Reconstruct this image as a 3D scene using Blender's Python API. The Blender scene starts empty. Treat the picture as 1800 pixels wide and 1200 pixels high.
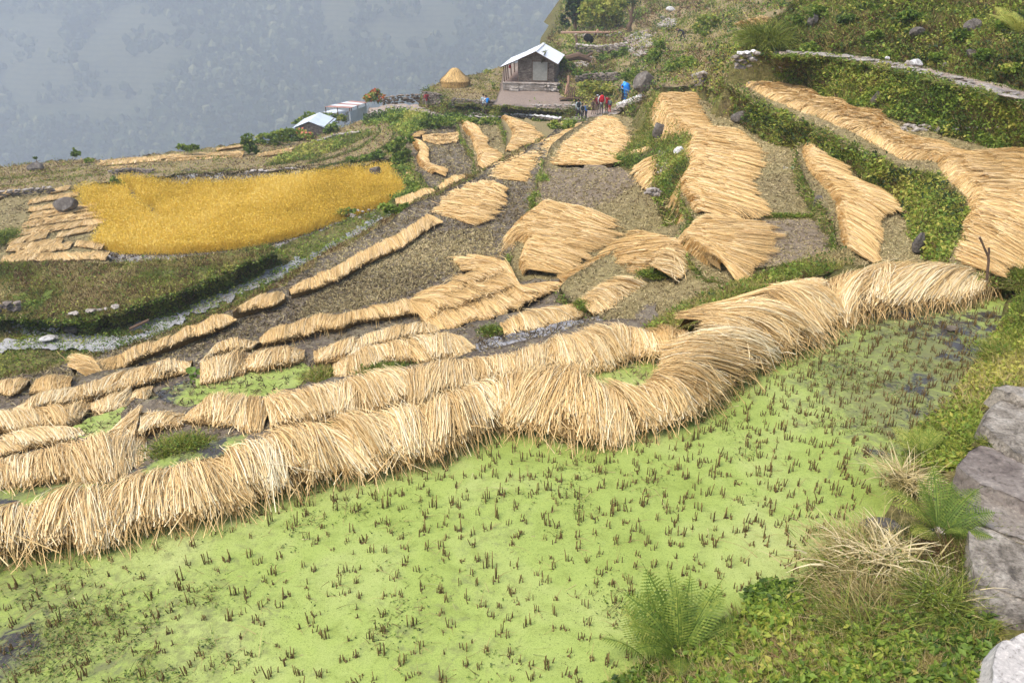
import bpy, math, random
import numpy as np
from mathutils import Vector, geometry, noise as mnoise
R = math.radians
rng = np.random.default_rng(7); random.seed(7)
S = bpy.context.scene
# ---------------------------------------------------------------- camera, world, sun, exposure
F = 1413.0; PIT = R(25.7); CZ = 5.0
cam = bpy.data.cameras.new("camera"); cam_o = bpy.data.objects.new("camera", cam); S.collection.objects.link(cam_o)
cam.sensor_width = 36.0; cam.lens = 36.0*F/1800.0; cam.clip_start = 0.1; cam.clip_end = 8000
cam_o.location = (0, 0, CZ); cam_o.rotation_euler = (R(90)-PIT, 0, 0)
S.camera = cam_o
SUN_EL, SUN_AZ = R(58), R(-118)      # azimuth measured from +Y towards +X
w = bpy.data.worlds.new("World"); S.world = w; w.use_nodes = True
nt = w.node_tree; bg = nt.nodes["Background"]; sky = nt.nodes.new("ShaderNodeTexSky")
sky.sky_type = 'NISHITA'; sky.sun_disc = False; sky.sun_elevation = SUN_EL; sky.sun_rotation = SUN_AZ
sky.air_density = 1.0; sky.dust_density = 3.5; sky.ozone_density = 1.0
nt.links.new(sky.outputs[0], bg.inputs[0]); bg.inputs[1].default_value = 0.15
sl = bpy.data.lights.new("sun", 'SUN'); sl.energy = 1.7; sl.angle = R(20); sl.color = (1.0, .94, .84)
so = bpy.data.objects.new("sun", sl); S.collection.objects.link(so)
sd = Vector((math.sin(SUN_AZ)*math.cos(SUN_EL), math.cos(SUN_AZ)*math.cos(SUN_EL), math.sin(SUN_EL)))
so.rotation_euler = (-sd).to_track_quat('-Z', 'Y').to_euler(); so.location = (0, 0, 60)
S.view_settings.view_transform = 'Standard'; S.view_settings.look = 'None'
S.view_settings.exposure = 0.88; S.view_settings.gamma = 1
cy = S.cycles; cy.use_denoising = True
try: cy.denoiser = 'OPENIMAGEDENOISE'
except Exception: pass
cy.max_bounces = 6; cy.diffuse_bounces = 3; cy.glossy_bounces = 2; cy.transmission_bounces = 3
cy.transparent_max_bounces = 6; cy.volume_bounces = 1; cy.caustics_reflective = False; cy.caustics_refractive = False

# ---------------------------------------------------------------- helpers
CP, SP = math.cos(PIT), math.sin(PIT)
def tanb(v):
    b = -(np.asarray(v, float)-600)/F
    return (SP-b*CP)/(CP+b*SP)
def hd_of(v, z): return (CZ-np.asarray(z, float))/tanb(v)
def unp_d(u, v, hd):
    """photo pixel + horizontal distance -> world"""
    u = np.asarray(u, float); v = np.asarray(v, float); hd = np.asarray(hd, float)
    a = (u-900)/F; b = -(v-600)/F
    t = hd/(CP+b*SP)
    return np.stack(np.broadcast_arrays(t*a, hd, CZ+t*(-SP+b*CP)), -1)
def unp(u, v, z):
    return unp_d(u, v, hd_of(v, z))
def pxm(p):  # metres per photo pixel at world point(s)
    p = np.asarray(p); d = p[..., 1]*CP-(p[..., 2]-CZ)*SP
    return d/F

def _hash(ix, iy, iz, seed):
    h = (ix*374761393+iy*668265263+iz*2147483647+seed*1274126177) & 0xffffffff
    h = ((h ^ (h >> 13))*1274126177) & 0xffffffff
    h = ((h ^ (h >> 16))*2246822519) & 0xffffffff
    return ((h ^ (h >> 15)) & 0xffff)/65535.0
def vnoise(p, scale=1.0, seed=0):
    p = np.asarray(p, float)*scale; i = np.floor(p).astype(np.int64); f = p-i; f = f*f*(3-2*f)
    r = 0
    for dx in (0, 1):
        for dy in (0, 1):
            for dz in (0, 1):
                wgt = (f[..., 0] if dx else 1-f[..., 0])*(f[..., 1] if dy else 1-f[..., 1])*(f[..., 2] if dz else 1-f[..., 2])
                r = r+wgt*_hash(i[..., 0]+dx, i[..., 1]+dy, i[..., 2]+dz, seed)
    return r*2-1
def fbm(p, scale=1.0, octv=4, seed=0):
    r = 0; a = 1; n = 0
    for k in range(octv):
        r = r+a*vnoise(p, scale, seed+k*17); n += a; a *= .5; scale *= 2.07
    return r/n

def tag(o, name=None, label=None, cat=None, kind=None, group=None):
    if label: o['label'] = label
    if cat: o['category'] = cat
    if kind: o['kind'] = kind
    if group: o['group'] = group
    return o
def mesh_np(name, V, faces, mats, attrs=None, midx=None, smooth=False, parent=None):
    """faces: list of int arrays (n,k), or ragged list"""
    me = bpy.data.meshes.new(name)
    V = np.asarray(V, np.float32)
    if not isinstance(faces, list): faces = [faces]
    faces = [np.asarray(f, np.int32) for f in faces if len(f)]
    tot = sum(f.shape[0] for f in faces); lo = np.concatenate([f.ravel() for f in faces])
    st = []; c = 0
    for f in faces:
        st.append(c+np.arange(f.shape[0])*f.shape[1]); c += f.size
    me.vertices.add(len(V)); me.vertices.foreach_set("co", V.ravel())
    me.loops.add(len(lo)); me.loops.foreach_set("vertex_index", lo)
    me.polygons.add(tot); me.polygons.foreach_set("loop_start", np.concatenate(st).astype(np.int32))
    if midx is not None: me.polygons.foreach_set("material_index", np.asarray(midx, np.int32))
    me.polygons.foreach_set("use_smooth", np.full(tot, smooth))
    for m in (mats if isinstance(mats, (list, tuple)) else [mats]): me.materials.append(m)
    me.update(calc_edges=True)
    for k, a in (attrs or {}).items():
        at = me.attributes.new(k, 'FLOAT', 'POINT'); at.data.foreach_set("value", np.asarray(a, np.float32))
    o = bpy.data.objects.new(name, me); S.collection.objects.link(o)
    if parent: o.parent = parent
    return o
class MB:
    """collects geometry into one mesh"""
    def __init__(s): s.V = []; s.F = {}; s.n = 0; s.A = []; s.T = {}
    def add(s, V, Fc, rnd=0.5, tt=None, m=0):
        V = np.asarray(V, float).reshape(-1, 3); s.V.append(V)
        Fc = np.asarray(Fc, np.int64); s.F.setdefault((Fc.shape[1], m), []).append(Fc+s.n)
        s.A.append(np.broadcast_to(np.asarray(rnd, float), (len(V),))); s.n += len(V)
    def box(s, c, d, rz=0, m=0, rnd=.5, top=1.0):
        x, y, z = d[0]/2, d[1]/2, d[2]/2
        P = np.array([[-x,-y,-z],[x,-y,-z],[x,y,-z],[-x,y,-z],[-x*top,-y*top,z],[x*top,-y*top,z],[x*top,y*top,z],[-x*top,y*top,z]])
        ca, sa = math.cos(rz), math.sin(rz)
        P = np.stack([P[:,0]*ca-P[:,1]*sa, P[:,0]*sa+P[:,1]*ca, P[:,2]], 1)+np.asarray(c)
        s.add(P, [[0,3,2,1],[4,5,6,7],[0,1,5,4],[1,2,6,5],[2,3,7,6],[3,0,4,7]], rnd, m=m)
    def tube(s, pts, rad, k=6, m=0, rnd=.5, cap=True):
        pts = np.asarray(pts, float); n = len(pts); rad = np.broadcast_to(rad, (n,))
        rings = []
        for i in range(n):
            t = pts[min(i+1, n-1)]-pts[max(i-1, 0)]; t = t/(np.linalg.norm(t)+1e-9)
            a = np.cross(t, [0, 0, 1] if abs(t[2]) < .9 else [1, 0, 0]); a /= np.linalg.norm(a); b = np.cross(t, a)
            an = np.arange(k)*2*math.pi/k
            rings.append(pts[i]+rad[i]*(np.outer(np.cos(an), a)+np.outer(np.sin(an), b)))
        V = np.concatenate(rings); Fc = []
        for i in range(n-1):
            for j in range(k): Fc.append([i*k+j, i*k+(j+1) % k, (i+1)*k+(j+1) % k, (i+1)*k+j])
        s.add(V, Fc, rnd, m=m)
        if cap:
            for i in (0, n-1):
                s.add(np.vstack([rings[i], pts[i]]), [[j, (j+1) % k, k] for j in range(k)], rnd, m=m)
    def rock(s, c, size, seed=0, m=0, rnd=.5, rz=0, sub=2, flat=.35):
        V, Fc = ICO[sub]; P = V.copy()
        n = fbm(P+seed*7.3, 1.1, 3, seed)
        rg = np.random.default_rng(abs(int(seed))*13+5)
        for _ in range(11 if sub > 1 else 5):      # broken faces
            nn = rg.normal(size=3); nn /= np.linalg.norm(nn); dd = rg.uniform(.55, .88)
            P = P-np.outer(np.maximum(P@nn-dd, 0), nn)
        P = P*(1.12+flat*.35*n)[:, None]
        P = P*np.asarray(size)/2
        ca, sa = math.cos(rz), math.sin(rz)
        P = np.stack([P[:,0]*ca-P[:,1]*sa, P[:,0]*sa+P[:,1]*ca, P[:,2]], 1)+np.asarray(c)
        s.add(P, Fc, rnd, m=m)
    def build(s, name, mats, parent=None, smooth=False):
        V = np.concatenate(s.V); keys = list(s.F); faces = [np.concatenate(s.F[k]) for k in keys]
        mi = np.concatenate([np.full(len(f), k[1]) for k, f in zip(keys, faces)])
        return mesh_np(name, V, faces, mats, {'rnd': np.concatenate(s.A)}, mi, smooth, parent)
import bmesh
ICO = {}
for _s in (1, 2, 3):
    bm = bmesh.new(); bmesh.ops.create_icosphere(bm, subdivisions=_s, radius=1)
    ICO[_s] = (np.array([v.co[:] for v in bm.verts]), np.array([[v.index for v in f.verts] for f in bm.faces])); bm.free()

# ---------------------------------------------------------------- materials
def new_mat(name, rough=.9, spec=.2):
    m = bpy.data.materials.new(name); m.use_nodes = True
    b = m.node_tree.nodes["Principled BSDF"]; b.inputs["Roughness"].default_value = rough
    b.inputs["Specular IOR Level"].default_value = spec
    return m, m.node_tree, b
def N(nt, typ, **kw):
    n = nt.nodes.new(typ)
    for k, v in kw.items():
        if k.startswith('i_'):
            key = k[2:].replace('_', ' ')
            n.inputs[key].default_value = v
        else: setattr(n, k, v)
    return n
def ramp(nt, fac, stops, interp='LINEAR'):
    r = nt.nodes.new("ShaderNodeValToRGB"); r.color_ramp.interpolation = interp
    e = r.color_ramp.elements
    while len(e) > 1: e.remove(e[-1])
    e[0].position = stops[0][0]; e[0].color = (*stops[0][1], 1)
    for p, c in stops[1:]:
        q = e.new(p); q.color = (*c, 1)
    nt.links.new(fac, r.inputs[0]); return r.outputs[0]
def texn(nt, scale, detail=6, rough=.6, dist=0, vec=None):
    n = N(nt, "ShaderNodeTexNoise"); n.inputs["Scale"].default_value = scale; n.inputs["Detail"].default_value = detail
    n.inputs["Roughness"].default_value = rough; n.inputs["Distortion"].default_value = dist
    if vec is None:
        g = nt.nodes.get("OBJC") or N(nt, "ShaderNodeTexCoord", name="OBJC"); vec = g.outputs["Object"]
    nt.links.new(vec, n.inputs["Vector"]); return n.outputs["Fac"]
def mix(nt, fac, a, b, blend='MIX'):
    n = nt.nodes.new("ShaderNodeMix"); n.data_type = 'RGBA'; n.blend_type = blend
    for sock, val in ((n.inputs[0], fac), (n.inputs[6], a), (n.inputs[7], b)):
        if isinstance(val, (float, int)): sock.default_value = val
        elif isinstance(val, tuple): sock.default_value = (*val, 1)
        else: nt.links.new(val, sock)
    return n.outputs[2]
def bump(nt, b, h, strength=.5, dist=.05):
    n = nt.nodes.new("ShaderNodeBump"); n.inputs["Strength"].default_value = strength; n.inputs["Distance"].default_value = dist
    nt.links.new(h, n.inputs["Height"]); nt.links.new(n.outputs[0], b.inputs["Normal"])
def soil(name, big, fine, s1=.6, s2=14., bs=.6, bd=.04, rough=.95, fmix=.5):
    """big: ramp stops for large patches; fine: ramp stops for speckle"""
    m, nt, b = new_mat(name, rough)
    n1 = texn(nt, s1, 5, .6, .4); n2 = texn(nt, s2, 5, .7, .3); n3 = texn(nt, s2*3.1, 3, .7)
    c = mix(nt, fmix, ramp(nt, n1, big), ramp(nt, n2, fine))
    c2 = mix(nt, .8, c, ramp(nt, n3, [(.3, (.45, .45, .45)), (.5, (1, 1, 1)), (.7, (1.5, 1.5, 1.45))]), 'MULTIPLY')
    nt.links.new(c2, b.inputs["Base Color"]); bump(nt, b, n2, bs, bd); return m
def attr_mat(name, stops, rough=.85, spec=.25, nscale=0, trans=0.0):
    m, nt, b = new_mat(name, rough, spec)
    a = N(nt, "ShaderNodeAttribute", attribute_name="rnd")
    col = ramp(nt, a.outputs["Fac"], stops)
    if nscale:
        col = mix(nt, .7, col, ramp(nt, texn(nt, nscale, 3), [(.3, (.55, .55, .55)), (.7, (1.35, 1.3, 1.3))]), 'MULTIPLY')
    nt.links.new(col, b.inputs["Base Color"])
    if trans:
        tr = N(nt, "ShaderNodeBsdfTranslucent"); nt.links.new(col, tr.inputs[0])
        ms = N(nt, "ShaderNodeMixShader"); ms.inputs[0].default_value = trans
        nt.links.new(b.outputs[0], ms.inputs[1]); nt.links.new(tr.outputs[0], ms.inputs[2])
        nt.links.new(ms.outputs[0], nt.nodes["Material Output"].inputs[0])
    return m
M = {}
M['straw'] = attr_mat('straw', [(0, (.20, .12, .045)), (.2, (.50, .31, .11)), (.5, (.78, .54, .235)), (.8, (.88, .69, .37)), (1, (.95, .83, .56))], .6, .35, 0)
M['strawfar'] = attr_mat('straw_far', [(0, (.20, .12, .04)), (.2, (.48, .30, .105)), (.5, (.72, .48, .19)), (.8, (.84, .61, .29)), (1, (.90, .70, .41))], .7, .3, 0)
M['strawdark'] = soil('straw_underlay', [(.3, (.16, .10, .04)), (.7, (.30, .19, .075))], [(.3, (.08, .05, .02)), (.7, (.36, .24, .10))], 2, 30)  # body under the stalks; shade beneath the straw is put into its dark colour
M['mud'] = soil('mud', [(.3, (.13, .10, .08)), (.55, (.19, .155, .12)), (.75, (.23, .20, .12))], [(.35, (.045, .036, .03)), (.5, (.15, .125, .095)), (.66, (.33, .30, .19))], .25, 9, .8, .06)
M['olive'] = soil('stubble_field', [(.3, (.25, .19, .10)), (.7, (.25, .22, .085))], [(.35, (.11, .085, .045)), (.5, (.26, .205, .10)), (.66, (.42, .35, .18))], .5, 11, .7, .05)
M['brownfield'] = soil('brown_field', [(.3, (.24, .185, .125)), (.7, (.17, .13, .095))], [(.35, (.10, .08, .06)), (.5, (.24, .19, .13)), (.68, (.42, .34, .23))], .5, 8, .7, .05)
M['bank'] = soil('bank_earth', [(.3, (.11, .075, .04)), (.5, (.15, .135, .04)), (.7, (.13, .17, .035))], [(.35, (.04, .03, .018)), (.52, (.15, .13, .045)), (.68, (.28, .23, .11))], .8, 6, .9, .1)
M['meadow'] = soil('meadow', [(.3, (.17, .125, .05)), (.5, (.15, .15, .045)), (.72, (.10, .15, .028))], [(.35, (.09, .07, .03)), (.5, (.17, .15, .05)), (.68, (.27, .21, .10))], .35, 7, .7, .06)
M['dryterr'] = soil('dry_terrace', [(.3, (.32, .225, .12)), (.7, (.26, .21, .10))], [(.35, (.14, .105, .055)), (.5, (.26, .21, .11)), (.68, (.38, .31, .17))], .3, 5, .6, .05)
M['limeg'] = soil('lime_terrace', [(.3, (.27, .27, .075)), (.7, (.34, .31, .10))], [(.35, (.17, .17, .05)), (.5, (.29, .28, .08)), (.68, (.38, .35, .14))], .3, 5, .5, .05)
M['yard'] = soil('trodden_earth', [(.3, (.25, .19, .15)), (.7, (.31, .24, .19))], [(.35, (.18, .14, .11)), (.65, (.35, .28, .23))], .6, 5, .4, .04)
M['gravel'] = soil('gravel', [(.3, (.34, .34, .35)), (.7, (.48, .48, .49))], [(.35, (.15, .14, .13)), (.5, (.42, .42, .42)), (.65, (.66, .66, .66))], 1., 9, .9, .06)
M['pathm'] = soil('path_earth', [(.3, (.36, .27, .22)), (.7, (.27, .21, .16))], [(.35, (.18, .14, .10)), (.5, (.34, .27, .22)), (.65, (.48, .42, .37))], 1., 6, .6, .05)
def stone_mat(name, stops, s=3., bs=.6, bd=.03):
    m, nt, b = new_mat(name, .85, .3)
    a = N(nt, "ShaderNodeAttribute", attribute_name="rnd")
    n1 = texn(nt, s, 8, .65, .6); n2 = texn(nt, s*7, 6, .7, .4)
    c = ramp(nt, n1, stops)
    c = mix(nt, .75, c, ramp(nt, n2, [(.34, (.25, .24, .22)), (.46, (.9, .9, .9)), (.56, (1.1, 1.1, 1.1)), (.66, (1.7, 1.7, 1.65))]), 'MULTIPLY')
    c = mix(nt, .6, c, ramp(nt, a.outputs["Fac"], [(0, (.45, .42, .38)), (.5, (1, 1, 1)), (1, (1.5, 1.5, 1.5))]), 'MULTIPLY')
    nt.links.new(c, b.inputs["Base Color"]); bump(nt, b, n2, bs, bd); return m
M['rock'] = stone_mat('boulder_rock', [(.3, (.07, .06, .05)), (.5, (.16, .14, .12)), (.7, (.30, .27, .235))], 2.5, .9, .06)
M['stone'] = stone_mat('wall_stone', [(.3, (.20, .17, .14)), (.5, (.34, .30, .26)), (.7, (.50, .46, .42))], 2.)
M['white_stone'] = stone_mat('pale_stone', [(.3, (.48, .46, .44)), (.7, (.72, .71, .70))], 2.5)
M['slab'] = stone_mat('flagstone', [(.28, (.10, .088, .072)), (.40, (.25, .22, .18)), (.5, (.42, .38, .32)), (.62, (.54, .50, .43)), (.75, (.66, .63, .57))], 4.5, .9, .02)
M['slab2'] = stone_mat('purplish_flagstone', [(.28, (.10, .08, .072)), (.42, (.22, .185, .165)), (.6, (.36, .32, .285)), (.78, (.52, .48, .43))], 2.4, .8, .016)
M['slab3'] = stone_mat('brown_flagstone', [(.28, (.19, .16, .13)), (.45, (.32, .28, .235)), (.6, (.42, .38, .33)), (.75, (.52, .48, .43))], 3.4, .5, .012)
M['slabpale'] = stone_mat('pale_flagstone', [(.3, (.62, .59, .56)), (.7, (.80, .78, .75))], 3., .4, .01)
M['grass'] = attr_mat('grass', [(0, (.035, .05, .010)), (.3, (.12, .165, .022)), (.55, (.27, .31, .045)), (.8, (.42, .34, .11)), (1, (.58, .46, .22))], .7, .3, 0, .25)
M['green'] = attr_mat('herb_leaves', [(0, (.03, .055, .012)), (.3, (.09, .16, .022)), (.6, (.20, .30, .038)), (.85, (.33, .40, .055)), (1, (.48, .45, .09))], .55, .35, 0, .3)
M['darkgreen'] = attr_mat('tree_leaves', [(0, (.012, .03, .010)), (.5, (.035, .075, .018)), (1, (.09, .15, .03))], .55, .35, 0, .25)
M['fern'] = attr_mat('fern_fronds', [(0, (.03, .055, .010)), (.4, (.11, .18, .022)), (.7, (.22, .28, .04)), (1, (.42, .42, .09))], .6, .3, 0, .3)
M['drygrass'] = attr_mat('dry_grass', [(0, (.11, .085, .03)), (.35, (.29, .23, .08)), (.7, (.52, .42, .19)), (1, (.74, .63, .38))], .7, .3, 0, .2)
M['dead'] = attr_mat('dead_stalks', [(0, (.03, .018, .010)), (.4, (.12, .07, .03)), (.75, (.26, .165, .075)), (1, (.48, .34, .17))], .8, .2, 0, .15)
M['rice'] = attr_mat('ripe_rice', [(0, (.42, .28, .03)), (.4, (.75, .53, .07)), (.75, (.89, .66, .11)), (1, (.95, .77, .25))], .7, .2, 0, .3)
M['stubble'] = attr_mat('stubble', [(0, (.035, .022, .012)), (.5, (.13, .085, .03)), (.85, (.30, .21, .08)), (1, (.45, .33, .15))], .7, .3)
M['fieldstub'] = attr_mat('field_stubble', [(0, (.07, .05, .03)), (.4, (.24, .185, .10)), (.7, (.40, .34, .16)), (1, (.62, .50, .28))], .8, .2)
M['wood'] = soil('wood_bark', [(.3, (.10, .06, .04)), (.7, (.19, .12, .08))], [(.3, (.06, .04, .03)), (.7, (.22, .15, .10))], 3, 30, .6, .01)
def flat(name, c, rough=.8, spec=.3, nv=.25, ns=8.):
    m, nt, b = new_mat(name, rough, spec)
    cc = mix(nt, nv, c, ramp(nt, texn(nt, ns, 4), [(.3, tuple(x*.4 for x in c)), (.7, tuple(min(1, x*1.6) for x in c))]))
    nt.links.new(cc, b.inputs["Base Color"]); return m

# ---------------------------------------------------------------- polygon / patch tools
def in_poly(P, poly):
    x, y = P[:, 0], P[:, 1]; c = np.zeros(len(P), bool); n = len(poly)
    for i in range(n):
        x0, y0 = poly[i][:2]; x1, y1 = poly[(i+1) % n][:2]
        if y0 == y1: continue
        c ^= ((y0 > y) != (y1 > y)) & (x < (x1-x0)*(y-y0)/(y1-y0)+x0)
    return c
def resample(poly, step, closed=True):
    out = []; n = len(poly)
    for i in range(n if closed else n-1):
        a = np.array(poly[i], float); b = np.array(poly[(i+1) % n], float)
        k = max(1, int(round(math.hypot(b[0]-a[0], b[1]-a[1])/step)))
        for j in range(k): out.append(a+(b-a)*j/k)
    if not closed: out.append(np.array(poly[-1], float))
    return np.array(out)
ALLP = []
def ground_hds(u, v):
    P = np.c_[np.asarray(u, float), np.asarray(v, float)]; b = np.full(len(P), 1e9)
    for s in ALLP:
        k = in_poly(P, s.poly)
        if k.any(): b[k] = np.minimum(b[k], s.world(P[k])[:, 1])
    return b
def ground_hd(u, v):
    h = float(ground_hds([u], [v])[0]); return None if h > 1e8 else h
class Patch:
    """surface traced as a photo-pixel polygon whose vertices carry a level z (mode z) or a distance (mode d)"""
    def __init__(s, name, poly, mat, step=10, ctrl=(), mode='z', disp=.03, dscale=1.2, skirt=1.5, skmat=None, slope=.25,
                 label=None, cat='terrain', kind='structure', jag=.5, mesh=True, smooth=True, clampw=False):
        s.poly = [tuple(p) for p in poly]; s.mode = mode; ALLP.append(s) if mesh and kind == 'structure' else None; s.disp = disp; s.dscale = dscale
        anc = resample([p[:3] for p in poly], 60); 
        if len(ctrl): anc = np.vstack([anc, np.array(ctrl, float)])
        s.ax = anc[:, :2]; val = anc[:, 2] if mode == 'z' else 1.0/anc[:, 2]
        D = np.linalg.norm(s.ax[:, None]-s.ax[None], axis=2); n = len(anc)
        A = np.zeros((n+1, n+1)); A[:n, :n] = D-np.eye(n)*1.0; A[:n, n] = 1; A[n, :n] = 1
        s.wt = np.linalg.lstsq(A, np.append(val, 0), rcond=1e-9)[0]
        s.lo, s.hi = val.min(), val.max()
        if not mesh: return
        B = resample([p[:2] for p in poly], step)
        if jag:
            nn = np.stack([vnoise(np.c_[B, B[:, :1]*0], .9/step, 3), vnoise(np.c_[B, B[:, :1]*0+9], .9/step, 5)], 1)
            B = B+nn*step*jag
        x0, y0 = B.min(0); x1, y1 = B.max(0)
        gx, gy = np.meshgrid(np.arange(x0, x1, step), np.arange(y0, y1, step*.86)); gx[1::2] += step/2
        G = np.c_[gx.ravel(), gy.ravel()]; G = G+rng.uniform(-.25, .25, G.shape)*step
        G = G[in_poly(G, B)]
        if len(G):
            keep = np.ones(len(G), bool)
            for c0 in range(0, len(G), 2000):
                dd = np.min(((G[c0:c0+2000, None]-B[None])**2).sum(2), 1); keep[c0:c0+2000] = dd > (step*.5)**2
            G = G[keep]
        P2 = np.vstack([B, G]); nb = len(B)
        r = geometry.delaunay_2d_cdt([Vector(p) for p in P2], [], [list(range(nb))], 1, 1e-5)
        VV = np.array([v[:] for v in r[0]]); tris = [list(f) for f in r[2]]
        W = s.world(VV)
        tris = np.array([t for t in tris if len(t) == 3])
        a, b, c = W[tris[:, 0]], W[tris[:, 1]], W[tris[:, 2]]
        ar = np.cross(b-a, c-a); tocam = np.array([0, 0, CZ])-a
        fl = (ar*tocam).sum(1) < 0; tris[fl] = tris[fl][:, ::-1]
        faces = [tris]; mi = [np.zeros(len(tris))]
        if skirt:
            idx = np.array([np.argmin(((VV-bp)**2).sum(1)) for bp in B])
            loop = W[idx]; t = np.roll(loop, -1, 0)-np.roll(loop, 1, 0)
            nrm = np.c_[t[:, 1], -t[:, 0]]; nrm /= (np.linalg.norm(nrm, axis=1)[:, None]+1e-9)
            area = np.sum(loop[:, 0]*np.roll(loop[:, 1], -1)-np.roll(loop[:, 0], -1)*loop[:, 1])
            if area < 0: nrm = -nrm
            prev = idx; base = len(W); rings = []; s.sk_n = nrm
            for k, fr in enumerate((.12, .45, 1.0)):
                q = loop.copy(); amt = skirt*fr*slope
                q[:, :2] += nrm*(amt+(.5*amt+.02)*vnoise(loop, 2., 40+k))[:, None]; q[:, 2] -= skirt*fr
                rings.append(q); cur = base+np.arange(nb)+k*nb
                f = np.c_[prev, np.roll(prev, -1), np.roll(cur, -1), cur]
                if area < 0: f = f[:, ::-1]
                faces.append(f); mi.append(np.full(nb, 1 if skmat else 0)); prev = cur
            s.rings = [loop]+rings; W = np.vstack([W]+rings)
        s.o = mesh_np(name, W, faces, [mat]+([skmat] if skmat else []), None, np.concatenate(mi), smooth)
        tag(s.o, None, label or name.replace('_', ' '), cat, kind)
    def val(s, P):
        P = np.asarray(P, float); out = np.empty(len(P))
        for c in range(0, len(P), 4000):
            q = P[c:c+4000]; D = np.linalg.norm(q[:, None]-s.ax[None], axis=2)
            out[c:c+4000] = D@s.wt[:-1]+s.wt[-1]
        return np.clip(out, s.lo, s.hi)
    def world(s, P):
        v = s.val(P)
        W = unp(P[:, 0], P[:, 1], v) if s.mode == 'z' else unp_d(P[:, 0], P[:, 1], 1/v)
        if s.disp:
            W = W+np.array([0, 0, 1.])*(fbm(W, s.dscale, 4, 2)*s.disp)[:, None]
            if s.mode == 'd' or s.disp > .08: W[:, 0] += fbm(W, s.dscale, 3, 11)*s.disp
        return W
    def sample(s, n, poly=None, clump=0, cs=.05, seed=1):
        poly = poly or s.poly; A = np.array([p[:2] for p in poly], float)
        x0, y0 = A.min(0); x1, y1 = A.max(0); out = []; k = 0
        x0 = max(x0, -90); y0 = max(y0, -60); x1 = min(x1, 1890); y1 = min(y1, 1290)
        while k < n:
            P = np.c_[rng.uniform(x0, x1, 3*n+50), rng.uniform(y0, y1, 3*n+50)]; P = P[in_poly(P, poly)]
            if clump:
                q = fbm(np.c_[P*[1, 1.8], P[:, :1]*0], cs, 3, seed)*.5+.5
                P = P[q+rng.uniform(-.12, .12, len(P)) > clump]
            out.append(P); k += len(P)
            if len(P) == 0: break
        P = np.concatenate(out)[:n]; return s.world(P), P

def skirt_pts(s, n):
    k = len(s.rings[0]); tc = np.array([0, 0, CZ])-s.rings[0]; ok = np.where((s.sk_n*tc[:, :2]).sum(1) > 0)[0]
    if not len(ok): return np.zeros((0, 3))
    i = rng.choice(ok, n); f = rng.uniform(0, 1, (n, 1)); g = rng.uniform(0, 2.99, n); r = g.astype(int); g = (g-r)[:, None]; R_ = np.stack(s.rings)
    a = R_[r, i]*(1-f)+R_[r, (i+1) % k]*f; b = R_[r+1, i]*(1-f)+R_[r+1, (i+1) % k]*f
    p = a*(1-g)+b*g; p[:, :2] += s.sk_n[i]*.02; return p
# ---------------------------------------------------------------- vegetation arrays
def unit(v): return v/(np.linalg.norm(v, axis=-1, keepdims=True)+1e-9)
def blades(mb, base, L, wd, lean=.5, rnd=None, seg=3, dirs=None, curl=.6, spread=1.0, m=0, taper=True):
    n = len(base); L = np.broadcast_to(L, (n,)).astype(float); wd = np.broadcast_to(wd, (n,)).astype(float)
    az = rng.uniform(0, 2*math.pi, n); h = np.c_[np.cos(az), np.sin(az), np.zeros(n)]
    if dirs is not None: h = unit(h*spread+dirs); h[:, 2] = 0 if dirs.shape[1] < 3 else h[:, 2]
    ln = lean*rng.uniform(.3, 1.6, n)
    d0 = unit(np.c_[h[:, :2]*ln[:, None], np.ones(n)]+np.c_[np.zeros((n, 2)), h[:, 2]*1.0])
    side = unit(np.cross(d0, rng.normal(size=(n, 3))))
    rows = []; p = base.copy(); d = d0
    for k in range(seg+1):
        f = k/seg; ww = wd*(1-f*.85 if taper else 1)*.5
        rows += [p-side*ww[:, None], p+side*ww[:, None]]
        d = unit(d+np.c_[h[:, :2], -np.ones(n)]*(curl*ln/seg)[:, None]*(.4+f))
        p = p+d*(L/seg)[:, None]
    V = np.stack(rows, 1)  # n, 2(seg+1), 3
    b = np.arange(n)[:, None, None]*(2*(seg+1)); q = np.array([[2*k, 2*k+1, 2*k+3, 2*k+2] for k in range(seg)])[None]
    if rnd is None: rnd = rng.uniform(0, 1, n)
    mb.add(V.reshape(-1, 3), (b+q).reshape(-1, 4), np.repeat(np.clip(rnd, 0, 1), 2*(seg+1)), m=m)
def leaves(mb, pts, size, rnd=None, up=.6, m=0, asp=.6):
    n = len(pts); size = np.broadcast_to(size, (n,))*rng.uniform(.6, 1.3, n)
    nr = unit(rng.normal(size=(n, 3))+np.array([0, 0, up*2])); t = unit(np.cross(nr, rng.normal(size=(n, 3)))); b = np.cross(nr, t)
    s = size[:, None]
    V = np.stack([pts-t*s*.5, pts-b*s*asp*.5+nr*s*.08, pts+t*s*.5, pts+b*s*asp*.5+nr*s*.08], 1)
    if rnd is None: rnd = rng.uniform(0, 1, n)
    mb.add(V.reshape(-1, 3), np.arange(4*n).reshape(n, 4), np.repeat(np.clip(rnd, 0, 1), 4), m=m)
def clumped(base, k, r):
    """k points around every base point"""
    q = np.repeat(base, k, 0); return q+rng.normal(size=q.shape)*np.asarray(r)
# ================================================================ terrain
T = {}
def patch(key, name, poly, mat, **k):
    T[key] = Patch(name, poly, M[mat] if isinstance(mat, str) else mat, skmat=M['bank'], **k); return T[key]
def Z(z, *pts): return [(p[0], p[1], p[2] if len(p) > 2 else z) for p in pts]

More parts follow.
